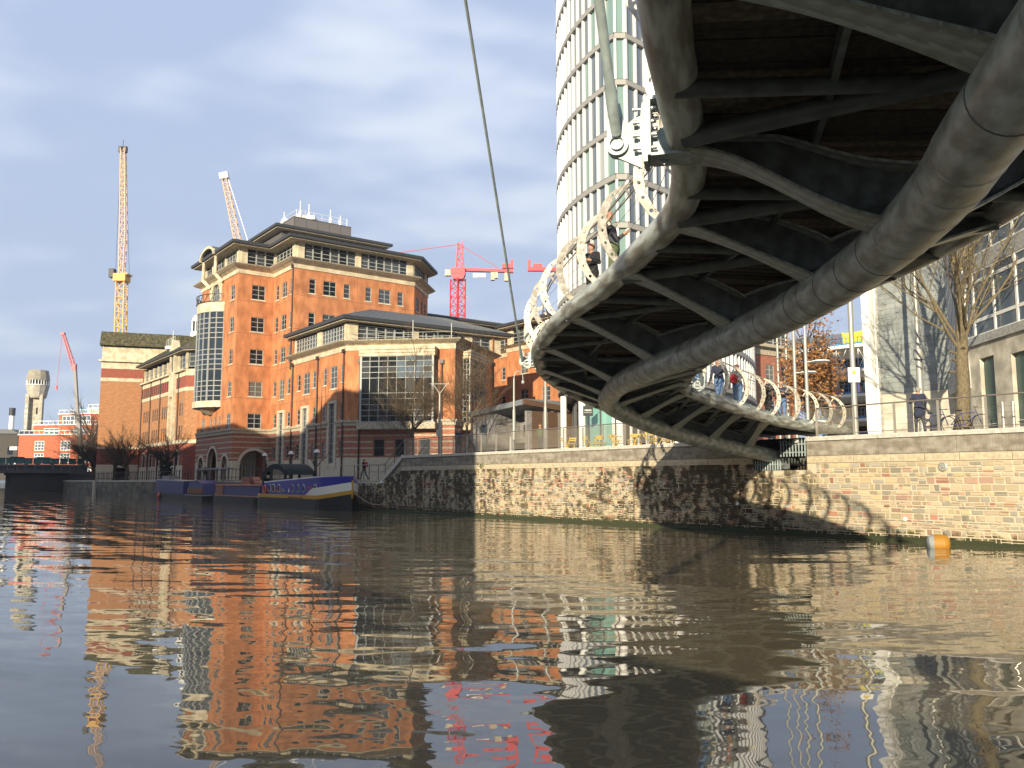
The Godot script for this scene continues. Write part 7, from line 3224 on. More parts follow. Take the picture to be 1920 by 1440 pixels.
func leaves(g: Node3D, tips: Array, count: int, size: float, cols: Array, scatter: float) -> void:
	var b := MB.new()
	for k in count:
		var p: Vector3 = tips[rng.randi() % tips.size()] + Vector3(rng.randfn(), rng.randfn() * 0.9, rng.randfn()) * scatter
		var bs2 := Basis(Vector3(rng.randf_range(-1, 1), rng.randf_range(-1, 1), rng.randf_range(-1, 1)).normalized(), rng.randf() * TAU)
		var s := size * rng.randf_range(0.6, 1.3)
		var c: Color = cols[rng.randi() % cols.size()]
		var v := rng.randf_range(0.7, 1.2)
		b.col = Color(c.r * v, c.g * v, c.b * v)
		b.quad(p - bs2.x * s * 0.5, p - bs2.y * s * 0.32 + bs2.z * s * 0.1, p + bs2.x * s * 0.5, p + bs2.y * s * 0.32 + bs2.z * s * 0.1)
	stuff(put2("leaves", b, M.leaf_brown, g))


func make_trees() -> void:
	rng.seed = 701
	var fine := {"up": 0.15, "bend": 0.16, "kids": 3, "a0": 0.35, "a1": 0.8, "s0": 0.5, "s1": 0.72, "low": 0.25, "lr": 0.3, "leader": true, "taper": 0.6}
	# pale-barked tree by the right quay
	var o := {"up": 0.22, "bend": 0.15, "kids": 3, "a0": 0.3, "a1": 0.75, "s0": 0.5, "s1": 0.74, "low": 0.75, "lr": 0.25, "leader": true, "taper": 0.8}
	var t := bare_tree("bare_tree", "bare pale-barked tree with pruned stubs and a few yellow leaves beside the pale building", S(-5.3, 3.2, 3.96), 4.0, 0.27, 7, 3.4, 0.66, 3, M.bark_green, o)
	leaves(t[0], t[1], 700, 0.085, [Color(0.34, 0.24, 0.05), Color(0.30, 0.26, 0.08), Color(0.24, 0.13, 0.03)], 0.35)
	var sb := MB.new()
	for k in 7:
		var a := rng.randf() * TAU
		var y := rng.randf_range(2.3, 3.8)
		sb.rod(Vector3(0, y, 0), Vector3(cos(a) * 0.36, y + 0.1, sin(a) * 0.36), 0.05, 8)
	put2("pruned_stub", sb, M.bark_green, t[0])
	# brown-leaved tree beyond the landing
	o = {"up": 0.35, "bend": 0.14, "kids": 3, "a0": 0.3, "a1": 0.7, "s0": 0.55, "s1": 0.75, "low": 0.3, "lr": 0.3, "leader": true, "taper": 0.6}
	t = bare_tree("brown_leaved_tree", "upright tree still full of rusty brown leaves beyond the footbridge landing", P(20.4, 3.96, 58.0), 5.0, 0.2, 10, 1.7, 0.34, 3, M.bark_dark, o)
	leaves(t[0], t[1], 5200, 0.21, [Color(0.33, 0.15, 0.045), Color(0.27, 0.115, 0.035), Color(0.38, 0.20, 0.07), Color(0.19, 0.085, 0.03)], 0.42)
	# slender bare trees in front of the big bay
	bare_tree("bare_tree", "slender bare tree with fine upswept branches in front of the big glazed bay", S(34.6, 2.2, 3.0), 4.0, 0.13, 12, 2.3, 0.8, 4, M.bark, fine)
	bare_tree("bare_tree", "second slender bare tree, just right of the grey lamp mast by the bay", S(31.0, 4.6, 3.96), 3.6, 0.11, 10, 2.1, 0.62, 4, M.bark, fine)
	# small forked tree and another on the lower quay
	o = {"up": 0.1, "bend": 0.2, "kids": 2, "a0": 0.4, "a1": 0.9, "s0": 0.5, "s1": 0.75, "low": 0.9, "lr": 0.6}
	bare_tree("young_tree", "small bare tree with a forked trunk on the lower quay behind the blue boat", S(53.0, 2.6, 2.25), 1.1, 0.09, 3, 1.3, 0.6, 3, M.bark_dark, o)
	bare_tree("young_tree", "thin young tree beside the striped wall left of the forked one", S(61.0, 3.6, 2.25), 2.2, 0.06, 5, 1.2, 0.7, 2, M.bark_dark, o)
	# pollarded trees along the lower quay
	o = {"up": 0.12, "bend": 0.26, "kids": 3, "a0": 0.35, "a1": 1.0, "s0": 0.5, "s1": 0.72, "low": 0.6, "lr": 0.45, "taper": 0.8}
	bare_tree("pollarded_tree", "bare knobbly tree with a dark ivy base in front of the arched windows", S(102.0, 2.4, 2.25), 3.0, 0.3, 7, 2.3, 0.8, 4, M.bark_dark, o, "bare trees along the lower quay")
	bare_tree("pollarded_tree", "bare spreading tree at the inner corner of the brown brick building", S(124.0, 2.2, 2.25), 2.6, 0.34, 7, 2.8, 0.85, 4, M.bark_dark, o, "bare trees along the lower quay")
	bare_tree("pollarded_tree", "bare tree with a curved low limb in front of the gabled end wing", S(130.0, 1.8, 2.25), 2.4, 0.3, 7, 2.6, 0.85, 4, M.bark_dark, o, "bare trees along the lower quay")
	var iv := MB.new()
	for k in 260:
		var a := rng.randf() * TAU
		var y := rng.randf_range(0.1, 2.6)
		var rr := rng.randf_range(0.35, 0.85)
		iv.ball(Vector3(cos(a) * rr, y, sin(a) * rr), Vector3(0.16, 0.12, 0.16), 5, 3)
	var ivy := tag(stuff(put("ivy", iv, M.algae)), "dark ivy and shrub round the foot of a bare tree by the arches", "ivy")
	ivy.position = S(102.0, 2.4, 2.25)
	# broad dark tree by the road bridge
	o = {"up": 0.1, "bend": 0.16, "kids": 4, "a0": 0.3, "a1": 0.8, "s0": 0.5, "s1": 0.72, "low": 0.4, "lr": 0.35, "leader": true, "taper": 0.7}
	bare_tree("broad_bare_tree", "broad dark bare tree between the road bridge and the gabled end wing", S(153.0, 3.0, 2.25), 3.4, 0.36, 12, 4.3, 0.85, 4, M.bark_dark, o)
	bare_tree("broad_bare_tree", "smaller dark bare tree beside the road bridge parapet", S(158.0, 4.0, 2.25), 2.6, 0.28, 9, 3.4, 0.95, 4, M.bark_dark, o)
	# grass tufts and weeds in the parapet and wall
	var gt := MB.new()
	for q in [[22.3, 3.0, 26, 0.34], [19.2, 2.75, 22, 0.3], [17.9, 2.6, 16, 0.24], [12.9, 0.5, 20, 0.2], [12.8, 0.8, 20, 0.2], [5.0, 2.85, 12, 0.2]]:
		for k in int(q[2]):
			var p := S(q[0] + rng.randfn() * 0.16, -0.06, q[1] + rng.randf_range(-0.1, 0.1))
			var d := Vector3(rng.randf_range(-0.5, 0.5), rng.randf_range(0.2, 1.0), rng.randf_range(-0.2, 0.6)).normalized()
			gt.tube(PackedVector3Array([p, p + d * q[3] * 0.6, p + d * q[3] + Vector3(0, -0.06, 0)]), [0.008, 0.006, 0.002], 4, false)
	tag(stuff(put("wall_weeds", gt, M.grass_green)), "tufts of grass and weeds growing from the quay wall", "weeds")


# ---------------------------------------------------------------- street furniture
func make_furniture() -> void:
	rng.seed = 801
	# globe lamps on the lower quay
	var lab := ["nearest the canopy of the blue boat", "middle of three behind the boats", "leftmost of three, by the wide archway"]
	var first: Node3D = null
	var sp := [[50.7, 1.7], [56.6, 1.7], [63.6, 1.8]]
	for k in 3:
		var at := S(sp[k][0], sp[k][1], 2.25)
		var label: String = "dark lamp post with pale conical lantern, %s" % lab[k]
		if first == null:
			first = thing("quay_lamp", label, "lamp post", at, "lamp posts on the lower quay")
			var b := MB.new()
			b.tube(PackedVector3Array([Vector3.ZERO, Vector3(0, 0.5, 0), Vector3(0, 0.55, 0), Vector3(0, 2.3, 0)]), [0.085, 0.08, 0.055, 0.05], 10)
			put2("post", b, M.lamp_pole, first)
			b = MB.new()
			b.lathe([[0.06, 2.28], [0.17, 2.42], [0.20, 2.46]], Vector3.ZERO, 14)
			put2("bowl", b, M.lamp_pole, first)
			b = MB.new()
			b.lathe([[0.30, 2.44], [0.28, 2.5], [0.16, 2.68], [0.1, 2.74], [0.0, 2.76]], Vector3.ZERO, 16)
			put2("lantern", b, M.lamp_glass, first)
		else:
			dup(first, at, 0, label, "lamp posts on the lower quay")
	# tall grey lamp masts on the upper quay
	for q in [[30.4, 1.9, 5.2, "slim grey lamp mast with a forked head in front of the big bay"], [21.2, 1.6, 5.4, "grey swan-neck lamp post on the upper quay before the grey pavilion"], [18.1, 1.6, 5.0, "plain grey post on the upper quay left of the cafe terrace"]]:
		var g := thing("lamp_mast", q[3], "lamp post", S(q[0], q[1], 3.96))
		var b := MB.new()
		b.tube(PackedVector3Array([Vector3.ZERO, Vector3(0, 2.6, 0), Vector3(0, 2.62, 0), Vector3(0, q[2] - 0.8, 0)]), [0.1, 0.1, 0.07, 0.055], 10)
		put2("mast", b, M.pole_grey, g)
		b = MB.new()
		if q[0] > 25:
			b.rod(Vector3(0, q[2] - 0.8, 0), Vector3(-0.5, q[2] - 0.1, 0), 0.03, 6)
			b.rod(Vector3(0, q[2] - 0.8, 0), Vector3(0.5, q[2] - 0.1, 0), 0.03, 6)
			b.rod(Vector3(-0.7, q[2] - 0.1, 0), Vector3(0.7, q[2] - 0.1, 0), 0.03, 6)
			b.box(Vector3(-0.1, 1.6, 0.1), Vector3(0.22, 0.45, 0.2))
		elif q[0] > 20:
			var pn := PackedVector3Array()
			for k in 9:
				var a := PI * k / 8.0
				pn.append(Vector3(0.28 - cos(a) * 0.28, q[2] - 0.8 + sin(a) * 0.45, 0))
			pn.append(Vector3(0.56, q[2] - 0.95, 0))
			b.tube(pn, 0.03, 8)
			b.ball(Vector3(0.56, q[2] - 1.05, 0), Vector3(0.11, 0.13, 0.11))
		else:
			b.box(Vector3(0, q[2] - 0.8, 0), Vector3(0.12, 0.06, 0.12))
		put2("head", b, M.pole_grey, g)
	# lifebuoy stand and bollard light on the upper quay
	var bl2 := thing("bollard_light", "short pale bollard light behind the glass balustrade", "bollard", S(20.6, 0.9, 3.96))
	var bb := MB.new()
	bb.lathe([[0.07, 0.0], [0.07, 0.85], [0.0, 0.9]], Vector3.ZERO, 12)
	put2("post", bb, M.white_paint, bl2)
	bb = MB.new()
	bb.lathe([[0.1, 0.86], [0.1, 0.94], [0.0, 0.98]], Vector3.ZERO, 12)
	put2("cap", bb, M.pole_grey, bl2)
	# orange survey staff leaning by the wing
	var st := tag(put("striped_staff", MB.new(), M.boat_wood), "tall orange staff standing against the striped wall", "staff")
	bb = MB.new()
	bb.rod(Vector3.ZERO, Vector3(0, 10.0, 0), 0.05, 6)
	st.mesh = bb.mesh()
	st.position = S(62.7, 7.4, 2.25)
	# pale bent ladder-end at the stair
	# yellow folding chairs and tables on the terrace
	var ch := folding_chair()
	var tb := folding_table()
	var nth := ["first", "second", "third", "fourth", "fifth", "sixth", "seventh", "eighth", "ninth", "tenth", "eleventh", "twelfth", "thirteenth", "fourteenth"]
	var cs := [[18.55, 3.6, 1.2], [17.85, 3.4, -0.4], [16.35, 3.4, 2.2], [15.7, 3.9, 0.6], [15.1, 2.9, -1.0], [14.3, 3.6, 1.8], [13.5, 3.0, 0.9], [13.1, 4.2, 2.9], [12.5, 3.2, -0.6], [11.9, 3.9, 1.1], [11.0, 3.1, 2.6], [10.4, 3.8, -1.3], [9.7, 3.2, 0.4], [8.9, 3.7, 1.5]]
	for k in cs.size():
		var label: String = "yellow folding bistro chair, %s from the left on the cafe terrace" % nth[k]
		var at := S(cs[k][0], cs[k][1], 3.96)
		if k == 0:
			ch.position = at
			ch.rotation.y = cs[k][2]
			tag(ch, label, "chair", "yellow chairs on the cafe terrace")
		else:
			dup(ch, at, cs[k][2], label, "yellow chairs on the cafe terrace")
	var ts := [[15.4, 3.4], [13.9, 3.3], [12.8, 3.7], [10.7, 3.4], [9.3, 3.4]]
	for k in ts.size():
		var label: String = "small yellow folding bistro table, %s from the left on the cafe terrace" % nth[k]
		var at := S(ts[k][0], ts[k][1], 3.96)
		if k == 0:
			tb.position = at
			tag(tb, label, "table", "yellow tables on the cafe terrace")
		else:
			dup(tb, at, k * 0.7, label, "yellow tables on the cafe terrace")
	# bicycles behind the right-hand railing
	for q in [[-5.9, 2.3, 0.2, "dark bicycle leaning by the bare tree behind the railing"], [-4.6, 2.6, -0.15, "second dark bicycle, left of the trunk of the bare tree"]]:
		make_bicycle(S(q[0], q[1], 3.96), q[2], q[3])
	# steel bollards at the green door
	for q in [[-7.25, 2.2, "left"], [-7.6, 2.2, "right"]]:
		var g := thing("steel_bollard", "slim steel bollard before the cream wall by the green door, %s of two" % q[2], "bollard", S(q[0], q[1], 3.96))
		bb = MB.new()
		bb.lathe([[0.06, 0.0], [0.06, 1.05], [0.0, 1.07]], Vector3.ZERO, 12)
		put2("post", bb, M.stainless, g)
	# small park bench at the right edge
	var bn := thing("steel_bench", "low steel bench at the right end of the upper quay", "bench", S(-9.0, 1.9, 3.96))
	bb = MB.new()
	bb.box(Vector3(0, 0.45, 0), Vector3(1.6, 0.05, 0.42))
	put2("seat", bb, M.stainless, bn)
	for x in [-0.7, 0.7]:
		bb = MB.new()
		bb.box(Vector3(x, 0.22, 0), Vector3(0.05, 0.44, 0.38))
		put2("leg", bb, M.stainless, bn)


func folding_chair() -> Node3D:
	var g := thing("folding_chair", "", "")
	var b := MB.new()
	for z in [-0.13, -0.04, 0.05, 0.14]:
		b.box(Vector3(0, 0.45, z), Vector3(0.40, 0.018, 0.07))
	put2("seat", b, M.yellow_paint, g)
	b = MB.new()
	for y in [0.66, 0.78]:
		b.box(Vector3(0, y, -0.27 - (y - 0.66) * 0.3), Vector3(0.40, 0.06, 0.015))
	put2("backrest", b, M.yellow_paint, g)
	for x in [-0.2, 0.2]:
		b = MB.new()
		b.beam(Vector3(x, 0.0, 0.24), Vector3(x, 0.84, -0.33), 0.022, 0.03, Vector3.RIGHT)
		put2("leg", b, M.yellow_paint, g)
		b = MB.new()
		b.beam(Vector3(x * 0.9, 0.0, -0.26), Vector3(x * 0.9, 0.46, 0.2), 0.022, 0.03, Vector3.RIGHT)
		put2("leg", b, M.yellow_paint, g)
	return g


func folding_table() -> Node3D:
	var g := thing("folding_table", "", "")
	var b := MB.new()
	b.lathe([[0.0, 0.71], [0.31, 0.71], [0.32, 0.72], [0.32, 0.74], [0.0, 0.74]], Vector3.ZERO, 20)
	put2("tabletop", b, M.yellow_paint, g)
	for x in [-0.22, 0.22]:
		for s: float in [-1.0, 1.0]:
			b = MB.new()
			b.beam(Vector3(x, 0, 0.28 * s), Vector3(x, 0.71, -0.2 * s), 0.022, 0.03, Vector3.RIGHT)
			put2("leg", b, M.yellow_paint, g)
	return g


func make_bicycle(at: Vector3, turn: float, label: String) -> void:
	var g := thing("bicycle", label, "bicycle", at)
	g.basis = Basis(S(0, 0, 0) - S(1, 0, 0), Vector3.UP, S(0, 0, 0) - S(0, 1, 0)).orthonormalized() * Basis(Vector3.UP, turn)
	for x in [-0.52, 0.52]:
		var b := MB.new()
		b.tube(circle(0.33, 20, Basis.IDENTITY, Vector3(x, 0.34, 0)), 0.018, 6, false)
		for k in 8:
			var a := TAU * k / 8
			b.rod(Vector3(x, 0.34, 0), Vector3(x + cos(a) * 0.33, 0.34 + sin(a) * 0.33, 0), 0.003, 3)
		put2("wheel", b, M.iron, g)
	var b := MB.new()
	for q in [[Vector3(-0.52, 0.34, 0), Vector3(-0.05, 0.3, 0)], [Vector3(-0.05, 0.3, 0), Vector3(-0.2, 0.82, 0)], [Vector3(-0.17, 0.74, 0), Vector3(0.33, 0.76, 0)], [Vector3(0.35, 0.66, 0), Vector3(-0.05, 0.3, 0)], [Vector3(0.52, 0.34, 0), Vector3(0.31, 0.9, 0)], [Vector3(-0.52, 0.34, 0), Vector3(-0.17, 0.74, 0)]]:
		b.rod(q[0], q[1], 0.018, 6)
	put2("frame", b, M.boat_navy, g)
	b = MB.new()
	b.ball(Vector3(-0.22, 0.85, 0), Vector3(0.13, 0.035, 0.07), 8, 5)
	put2("saddle", b, M.iron, g)
	b = MB.new()
	b.tube(PackedVector3Array([Vector3(0.34, 0.98, -0.26), Vector3(0.31, 0.95, -0.1), Vector3(0.31, 0.95, 0.1), Vector3(0.34, 0.98, 0.26)]), 0.014, 6)
	put2("handlebar", b, M.iron, g)


# ---------------------------------------------------------------- people
func person_mesh(pose: Dictionary) -> ArrayMesh:
	# one continuous body from tapered bones: surfaces are top, trousers, skin, hair, shoes; it faces +z
	var stride: float = pose.get("stride", 0.0)
	var lean: float = pose.get("lean", 0.0)
	var J := {}
	var off := Vector3(0, 0, lean)
	J.pelvis = Vector3(0, 0.95, 0)
	J.waist = Vector3(0, 1.08, 0.01) + off * 0.3
	J.chest = Vector3(0, 1.30, 0.0) + off * 0.7
	J.neck = Vector3(0, 1.48, 0.0) + off
	J.head = Vector3(0, 1.625, 0.03) + off * 1.2
	var bones := []
	var add := func(a: Vector3, c: Vector3, r0: float, r1: float, part: int, sq := 1.0): bones.append([a, c, r0, r1, part, sq])
	add.call(J.pelvis + Vector3(-0.07, 0, 0), J.pelvis + Vector3(0.07, 0, 0), 0.125, 0.125, 1)
	add.call(J.waist + Vector3(-0.05, 0, 0), J.waist + Vector3(0.05, 0, 0), 0.125, 0.125, 0)
	add.call(J.chest + Vector3(-0.08, 0, 0), J.chest + Vector3(0.08, 0, 0), 0.125, 0.125, 0)
	add.call(J.waist, J.chest, 0.13, 0.135, 0)
	add.call(J.neck + Vector3(-0.15, -0.05, 0), J.neck + Vector3(0.15, -0.05, 0), 0.062, 0.062, 0)
	add.call(J.neck + Vector3(0, -0.03, 0), J.head, 0.056, 0.055, 2)
	add.call(J.head + Vector3(0, 0.045, -0.012), J.head + Vector3(0, -0.035, 0.015), 0.093, 0.072, 2)
	add.call(J.head + Vector3(0, 0.07, -0.03), J.head + Vector3(0, 0.0, -0.04), 0.088, 0.08, 3)
	add.call(J.head + Vector3(0, 0.005, 0.085), J.head + Vector3(0, -0.02, 0.1), 0.012, 0.017, 2)
	for sd: float in [-1.0, 1.0]:
		add.call(J.head + Vector3(0.088 * sd, 0.0, -0.01), J.head + Vector3(0.09 * sd, 0.025, -0.015), 0.014, 0.018, 2)
		var ph := stride * sd
		var hip: Vector3 = J.pelvis + Vector3(0.095 * sd, -0.05, 0)
		var knee: Vector3 = hip + Vector3(0.01 * sd, -0.42, ph * 0.55 + absf(ph) * 0.12)
		var ank: Vector3 = knee + Vector3(0.0, -0.41 + maxf(0.0, -ph) * 0.06, ph * 0.35 - (0.16 if ph < -0.1 else 0.0) * absf(stride) * 4.0)
		ank.y = maxf(ank.y, 0.085)
		add.call(hip, knee, 0.098, 0.066, 1)
		add.call(knee, ank, 0.066, 0.05, 1)
		add.call(ank + Vector3(0, -0.03, -0.03), ank + Vector3(0.015 * sd, -0.055, 0.14), 0.046, 0.036, 4)
		var sh: Vector3 = J.neck + Vector3(0.19 * sd, -0.06, 0)
		var arm: Array = pose.get("arm_r" if sd < 0 else "arm_l", [])
		var el: Vector3 = sh + Vector3(0.05 * sd, -0.28, -ph * 0.35 - 0.02)
		var wr: Vector3 = el + Vector3(0.01 * sd, -0.24, -ph * 0.25 + 0.08)
		if arm.size() == 2:
			el = sh + arm[0]
			wr = el + arm[1]
		add.call(sh, el, 0.058, 0.046, 0)
		add.call(el, wr, 0.046, 0.034, 0)
		var hd: Vector3 = (wr - el).normalized()
		add.call(wr, wr + hd * 0.07, 0.032, 0.036, 2)
		J["wr%d" % int(sd)] = [wr, hd]
	var skirt: float = pose.get("coat", 0.0)
	if skirt > 0.0:
		add.call(J.waist, Vector3(0, 0.98 - skirt, -0.02), 0.14, 0.17, 0)
		add.call(Vector3(-0.08, 0.98 - skirt, -0.02), Vector3(0.10, 0.96 - skirt, -0.05), 0.12, 0.12, 0)
	# field on a grid
	var cs := 0.019
	var lo := Vector3(-0.48, -0.02, -0.5)
	var nx := 51
	var ny := 93
	var nz := 53
	var F := PackedFloat32Array()
	F.resize(nx * ny * nz)
	F.fill(1.0)
	var B := PackedByteArray()
	B.resize(nx * ny * nz)
	var best := F.duplicate()
	for bn in bones:
		var a: Vector3 = bn[0]
		var c: Vector3 = bn[1]
		var r0: float = bn[2]
		var r1: float = bn[3]
		var rm := maxf(r0, r1) + 0.06
		var mn := (a.min(c) - Vector3(rm, rm, rm) - lo) / cs
		var mx := (a.max(c) + Vector3(rm, rm, rm) - lo) / cs
		var ac := c - a
		var l2 := maxf(ac.length_squared(), 1e-8)
		for y in range(maxi(0, int(mn.y)), mini(ny - 1, int(mx.y) + 1) + 1):
			for z in range(maxi(0, int(mn.z)), mini(nz - 1, int(mx.z) + 1) + 1):
				for x in range(maxi(0, int(mn.x)), mini(nx - 1, int(mx.x) + 1) + 1):
					var p := lo + Vector3(x, y, z) * cs
					var u := clampf((p - a).dot(ac) / l2, 0.0, 1.0)
					var d := (p - a - ac * u).length() - lerpf(r0, r1, u)
					var i := (y * nz + z) * nx + x
					var o := F[i]
					var k := 0.035 if p.y < 1.46 else 0.012
					var h := maxf(k - absf(o - d), 0.0) / k
					F[i] = minf(o, d) - h * h * k * 0.25
					if d < best[i]:
						best[i] = d
						B[i] = bn[4]
	# surface nets
	var id := {}
	var V := PackedVector3Array()
	var part := PackedByteArray()
	var offs := [0, 1, nx, nx + 1, nx * nz, nx * nz + 1, nx * nz + nx, nx * nz + nx + 1]
	for y in ny - 1:
		for z in nz - 1:
			for x in nx - 1:
				var i := (y * nz + z) * nx + x
				var f0 := F[i]
				if f0 > 0.06 or f0 < -0.06:
					continue
				var neg := 0
				for q in offs:
					if F[i + q] < 0.0:
						neg += 1
				if neg == 0 or neg == 8:
					continue
				var sum := Vector3.ZERO
				var cnt := 0
				for e in [[0, 1], [2, 3], [4, 5], [6, 7], [0, 2], [1, 3], [4, 6], [5, 7], [0, 4], [1, 5], [2, 6], [3, 7]]:
					var fa := F[i + offs[e[0]]]
					var fb := F[i + offs[e[1]]]
					if (fa < 0.0) != (fb < 0.0):
						var t := fa / (fa - fb)
						var ca := Vector3(e[0] & 1, (e[0] >> 2) & 1, (e[0] >> 1) & 1)
						var cb := Vector3(e[1] & 1, (e[1] >> 2) & 1, (e[1] >> 1) & 1)
						sum += ca.lerp(cb, t)
						cnt += 1
				id[i] = V.size()
				V.append(lo + (Vector3(x, y, z) + sum / cnt) * cs)
				part.append(B[i])
	var tris := [PackedInt32Array(), PackedInt32Array(), PackedInt32Array(), PackedInt32Array(), PackedInt32Array()]
	var N := PackedVector3Array()
	N.resize(V.size())
	for i in id:
		var y: int = i / (nx * nz)
		var z: int = (i / nx) % nz
		var x: int = i % nx
		for ax in 3:
			var st: int = [1, nx * nz, nx][ax]
			var s1: int = [nx * nz, nx, 1][ax]
			var s2: int = [nx, 1, nx * nz][ax]
			if (F[i] < 0.0) == (F[i + st] < 0.0):
				continue
			if not (id.has(i - s1) and id.has(i - s2) and id.has(i - s1 - s2)):
				continue
			var a: int = id[i]
			var b: int = id[i - s1]
			var c: int = id[i - s1 - s2]
			var d: int = id[i - s2]
			var q := [a, b, c, d] if F[i] < 0.0 else [a, d, c, b]
			var nn := (V[q[2]] - V[q[0]]).cross(V[q[3]] - V[q[1]])
			for k in 4:
				N[q[k]] += nn
			var tr: PackedInt32Array = tris[part[a]]
			tr.append_array(PackedInt32Array([q[0], q[2], q[1], q[0], q[3], q[2]]))
			tris[part[a]] = tr
	for k in N.size():
		N[k] = N[k].normalized()
	var m := ArrayMesh.new()
	for k in 5:
		var arr := []
		arr.resize(Mesh.ARRAY_MAX)
		var vv := V.duplicate()
		var nnv := N.duplicate()
		var tt: PackedInt32Array = tris[k]
		if k == 2:
			# five fingers to each hand
			var fb2 := MB.new()
			for sd in [-1, 1]:
				var wr: Vector3 = J["wr%d" % sd][0]
				var hd: Vector3 = J["wr%d" % sd][1]
				var sx := hd.cross(Vector3(0, 0, 1) if absf(hd.z) < 0.9 else Vector3.UP).normalized()
				var sy := sx.cross(hd).normalized()
				for q in 5:
					var o := wr + hd * (0.085 if q < 4 else 0.03) + sy * (0.024 - q * 0.016 if q < 4 else 0.03)
					var dd := hd if q < 4 else (hd + sy * 0.9).normalized()
					var ln: float = [0.065, 0.075, 0.07, 0.055, 0.05][q]
					fb2.tube(PackedVector3Array([o, o + dd * ln * 0.55, o + dd * ln + sx * 0.015]), [0.0095, 0.009, 0.007], 6)
			var base := vv.size()
			vv.append_array(fb2.v)
			nnv.append_array(fb2.n)
			for q in fb2.ix:
				tt.append(q + base)
		if k == 3:
			var eb := MB.new()
			for sd: float in [-1.0, 1.0]:
				eb.ball(J.head + Vector3(0.032 * sd, 0.02, 0.078), Vector3(0.012, 0.009, 0.009), 8, 5)
			eb.ball(J.head + Vector3(0, -0.052, 0.075), Vector3(0.022, 0.005, 0.012), 8, 4)
			var base := vv.size()
			vv.append_array(eb.v)
			nnv.append_array(eb.n)
			for q in eb.ix:
				tt.append(q + base)
		arr[Mesh.ARRAY_VERTEX] = vv
		arr[Mesh.ARRAY_NORMAL] = nnv
		arr[Mesh.ARRAY_INDEX] = tt
		m.add_surface_from_arrays(Mesh.PRIMITIVE_TRIANGLES, arr)
	return m


func cloth(r: float, g: float, b: float) -> StandardMaterial3D:
	var key := "cloth %.3f %.3f %.3f" % [r, g, b]
	if not cache.has(key):
		var m := StandardMaterial3D.new()
		m.albedo_color = Color(r, g, b).linear_to_srgb()
		m.roughness = 0.9
		cache[key] = m
	return cache[key]


func person(mesh: ArrayMesh, at: Vector3, turn: float, size: float, cols: Array, label: String) -> Node3D:
	var g := thing("person", label, "person", at)
	g.rotation.y = turn
	g.scale = Vector3.ONE * size
	var o := MeshInstance3D.new()
	o.name = "body"
	o.mesh = mesh
	for k in 5:
		o.set_surface_override_material(k, cols[k])
	g.add_child(o)
	return g


func backpack(g: Node3D, m: Material) -> void:
	var b := MB.new()
	b.ball(Vector3(0, 1.28, -0.2), Vector3(0.17, 0.24, 0.13), 12, 8)
	b.box(Vector3(0, 1.18, -0.30), Vector3(0.22, 0.18, 0.07))
	for sd: float in [-1.0, 1.0]:
		b.tube(PackedVector3Array([Vector3(0.1 * sd, 1.42, -0.12), Vector3(0.12 * sd, 1.5, 0.0), Vector3(0.12 * sd, 1.38, 0.14), Vector3(0.13 * sd, 1.15, 0.06)]), 0.018, 6)
	put2("backpack", b, m, g)


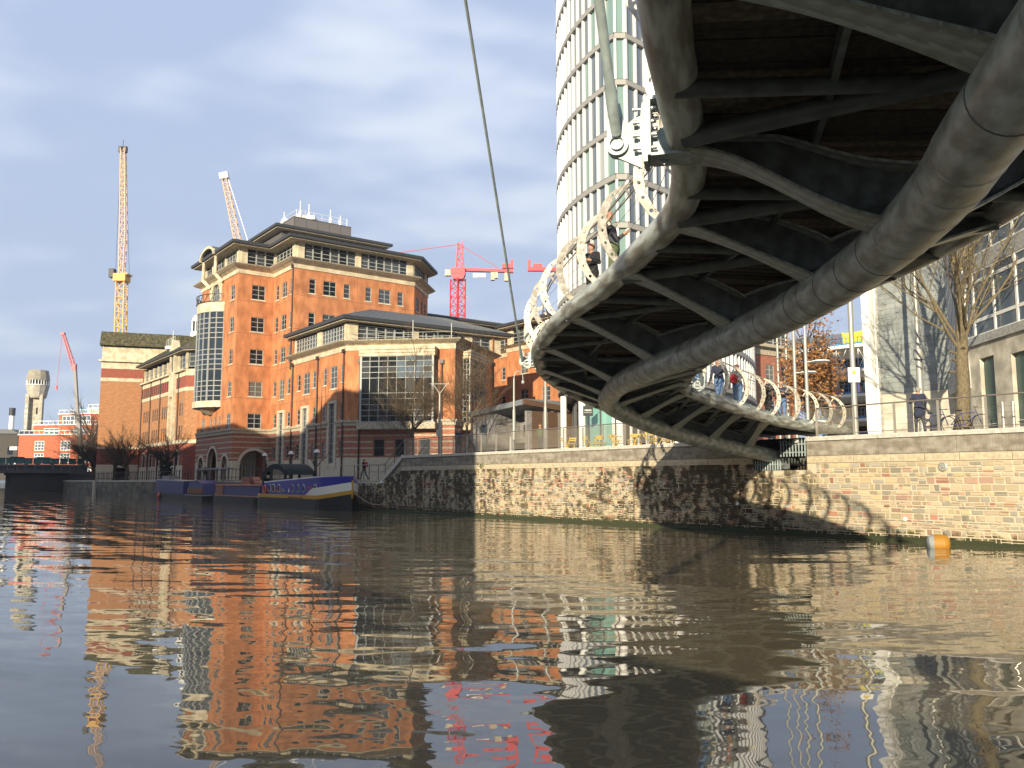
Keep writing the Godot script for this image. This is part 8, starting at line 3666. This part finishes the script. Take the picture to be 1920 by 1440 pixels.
func make_people() -> void:
	var skin := cloth(0.42, 0.23, 0.15)
	var navy := cloth(0.02, 0.025, 0.05)
	var black := cloth(0.012, 0.012, 0.014)
	var grey := cloth(0.20, 0.19, 0.18)
	var dgrey := cloth(0.05, 0.05, 0.055)
	var denim := cloth(0.10, 0.17, 0.30)
	var hair_b := cloth(0.045, 0.028, 0.018)
	var hair_g := cloth(0.26, 0.24, 0.21)
	var hair_f := cloth(0.32, 0.19, 0.08)
	var red := cloth(0.42, 0.02, 0.025)
	var green := cloth(0.09, 0.11, 0.055)
	var walk := person_mesh({"stride": 0.26, "lean": 0.03})
	var coat := person_mesh({"stride": 0.2, "lean": 0.02, "coat": 0.26, "arm_l": [Vector3(0.10, -0.27, 0.06), Vector3(-0.06, 0.17, 0.14)]})
	var idle := person_mesh({"stride": 0.06, "lean": 0.0, "arm_l": [Vector3(0.09, -0.26, 0.08), Vector3(-0.09, 0.02, 0.23)], "arm_r": [Vector3(-0.09, -0.26, 0.08), Vector3(0.09, 0.02, 0.23)]})
	var lean := person_mesh({"stride": 0.1, "lean": -0.1, "arm_l": [Vector3(0.10, -0.24, 0.1), Vector3(-0.06, 0.12, 0.2)], "arm_r": [Vector3(-0.10, -0.24, -0.1), Vector3(0.0, -0.2, 0.1)]})
	# on the quay
	person(coat, S(-4.85, 0.95, 3.96), PI - 0.25, 0.99, [navy, dgrey, skin, hair_g, black], "grey-haired man in a long navy coat walking behind the right-hand railing")
	var g := person(walk, S(41.3, 1.6, 2.3), -1.9, 0.93, [black, dgrey, skin, hair_b, black], "person with a red backpack walking along the lower quay by the stair")
	backpack(g, red)
	person(idle, S(20.6, 3.2, 3.96), 2.6, 1.0, [green, dgrey, skin, hair_f, black], "person in a green jacket standing before the grey pavilion porch")
	person(idle, S(27.6, 1.7, 3.96), 0.3, 1.0, [navy, dgrey, skin, hair_g, black], "older man in a dark blue jacket, left one of the pair by the glass balustrade")
	person(walk, S(26.4, 1.9, 3.96), 1.1, 0.94, [grey, black, skin, hair_b, black], "person in a grey coat, right one of the pair by the glass balustrade")
	person(lean, S(83.5, 2.0, 2.25), 0.4, 1.0, [black, black, skin, black, black], "person in black standing in front of the arches on the lower quay")
	# on the footbridge
	bridge_person(br, 14.55, 0.35, lean, [navy, denim, skin, hair_b, black], "person in a dark coat on the footbridge beside the second cable bracket", 0.6)
	bridge_person(br, 15.35, 0.75, walk, [navy, denim, skin, hair_b, black], "person in a navy jacket and jeans walking down the footbridge", 0.0)
	g = bridge_person(br, 15.75, 0.6, walk, [grey, denim, skin, hair_f, black], "person in a grey striped top and jeans carrying a red bag on the footbridge", 0.2)
	var b := MB.new()
	b.ball(Vector3(-0.1, 1.18, 0.2), Vector3(0.14, 0.2, 0.1), 10, 7)
	b.tube(PackedVector3Array([Vector3(-0.1, 1.35, 0.18), Vector3(-0.06, 1.5, 0.0), Vector3(0.05, 1.2, -0.16)]), 0.015, 6)
	put2("red_bag", b, red, g)
	g = bridge_person(br, 16.75, 0.9, walk, [dgrey, black, skin, hair_b, black], "person with a large dark backpack near the landing of the footbridge", PI)
	backpack(g, black)
	bridge_person(br, 17.05, 0.8, idle, [navy, denim, skin, hair_f, black], "person in a blue jacket behind the last railing post at the landing", 0.1)
	person(coat, P(14.6, 4.0, 38.6), 0.2, 0.94, [dgrey, black, skin, hair_f, black], "fair-haired woman in a dark coat and pale scarf at the end of the landing")
	g = bridge_person(bl, 9.35, 0.5, lean, [dgrey, green, skin, hair_b, black], "person in dark clothes leaning on the railing high on the footbridge", 1.2)
	bridge_person(bl, 9.85, 0.45, idle, [black, black, skin, hair_b, black], "person in black crouched low behind the hoops of the footbridge", -0.9, 0.8)


func bridge_person(e: Array, t: float, inset: float, mesh: ArrayMesh, cols: Array, label: String, turn: float, size := 0.98) -> Node3D:
	var other := bl if e == br else br
	var p := curve(e, t)
	var q := curve(other, t)
	var d := heading(e, t)
	var at := p + (q - p).normalized() * inset + Vector3(0, 0.075, 0)
	return person(mesh, at, atan2(-d.x, -d.z) + turn, size, cols, label)


# ---------------------------------------------------------------- everything in order
func _ready() -> void:
	make_camera_and_light()
	var t0 := Time.get_ticks_msec()
	make_materials()
	make_ground_and_water()
	make_quay_wall()
	prints("quay", Time.get_ticks_msec() - t0)
	make_bridge()
	prints("bridge", Time.get_ticks_msec() - t0)
	make_brick_office()
	make_rear_blocks()
	make_tower()
	make_pale_building()
	make_pavilion()
	make_far_right()
	prints("buildings", Time.get_ticks_msec() - t0)
	make_far_left()
	make_near_bank()
	make_cranes()
	make_palisade()
	make_balustrade()
	make_boats()
	make_trees()
	prints("trees", Time.get_ticks_msec() - t0)
	make_furniture()
	make_people()
	prints("done", Time.get_ticks_msec() - t0)
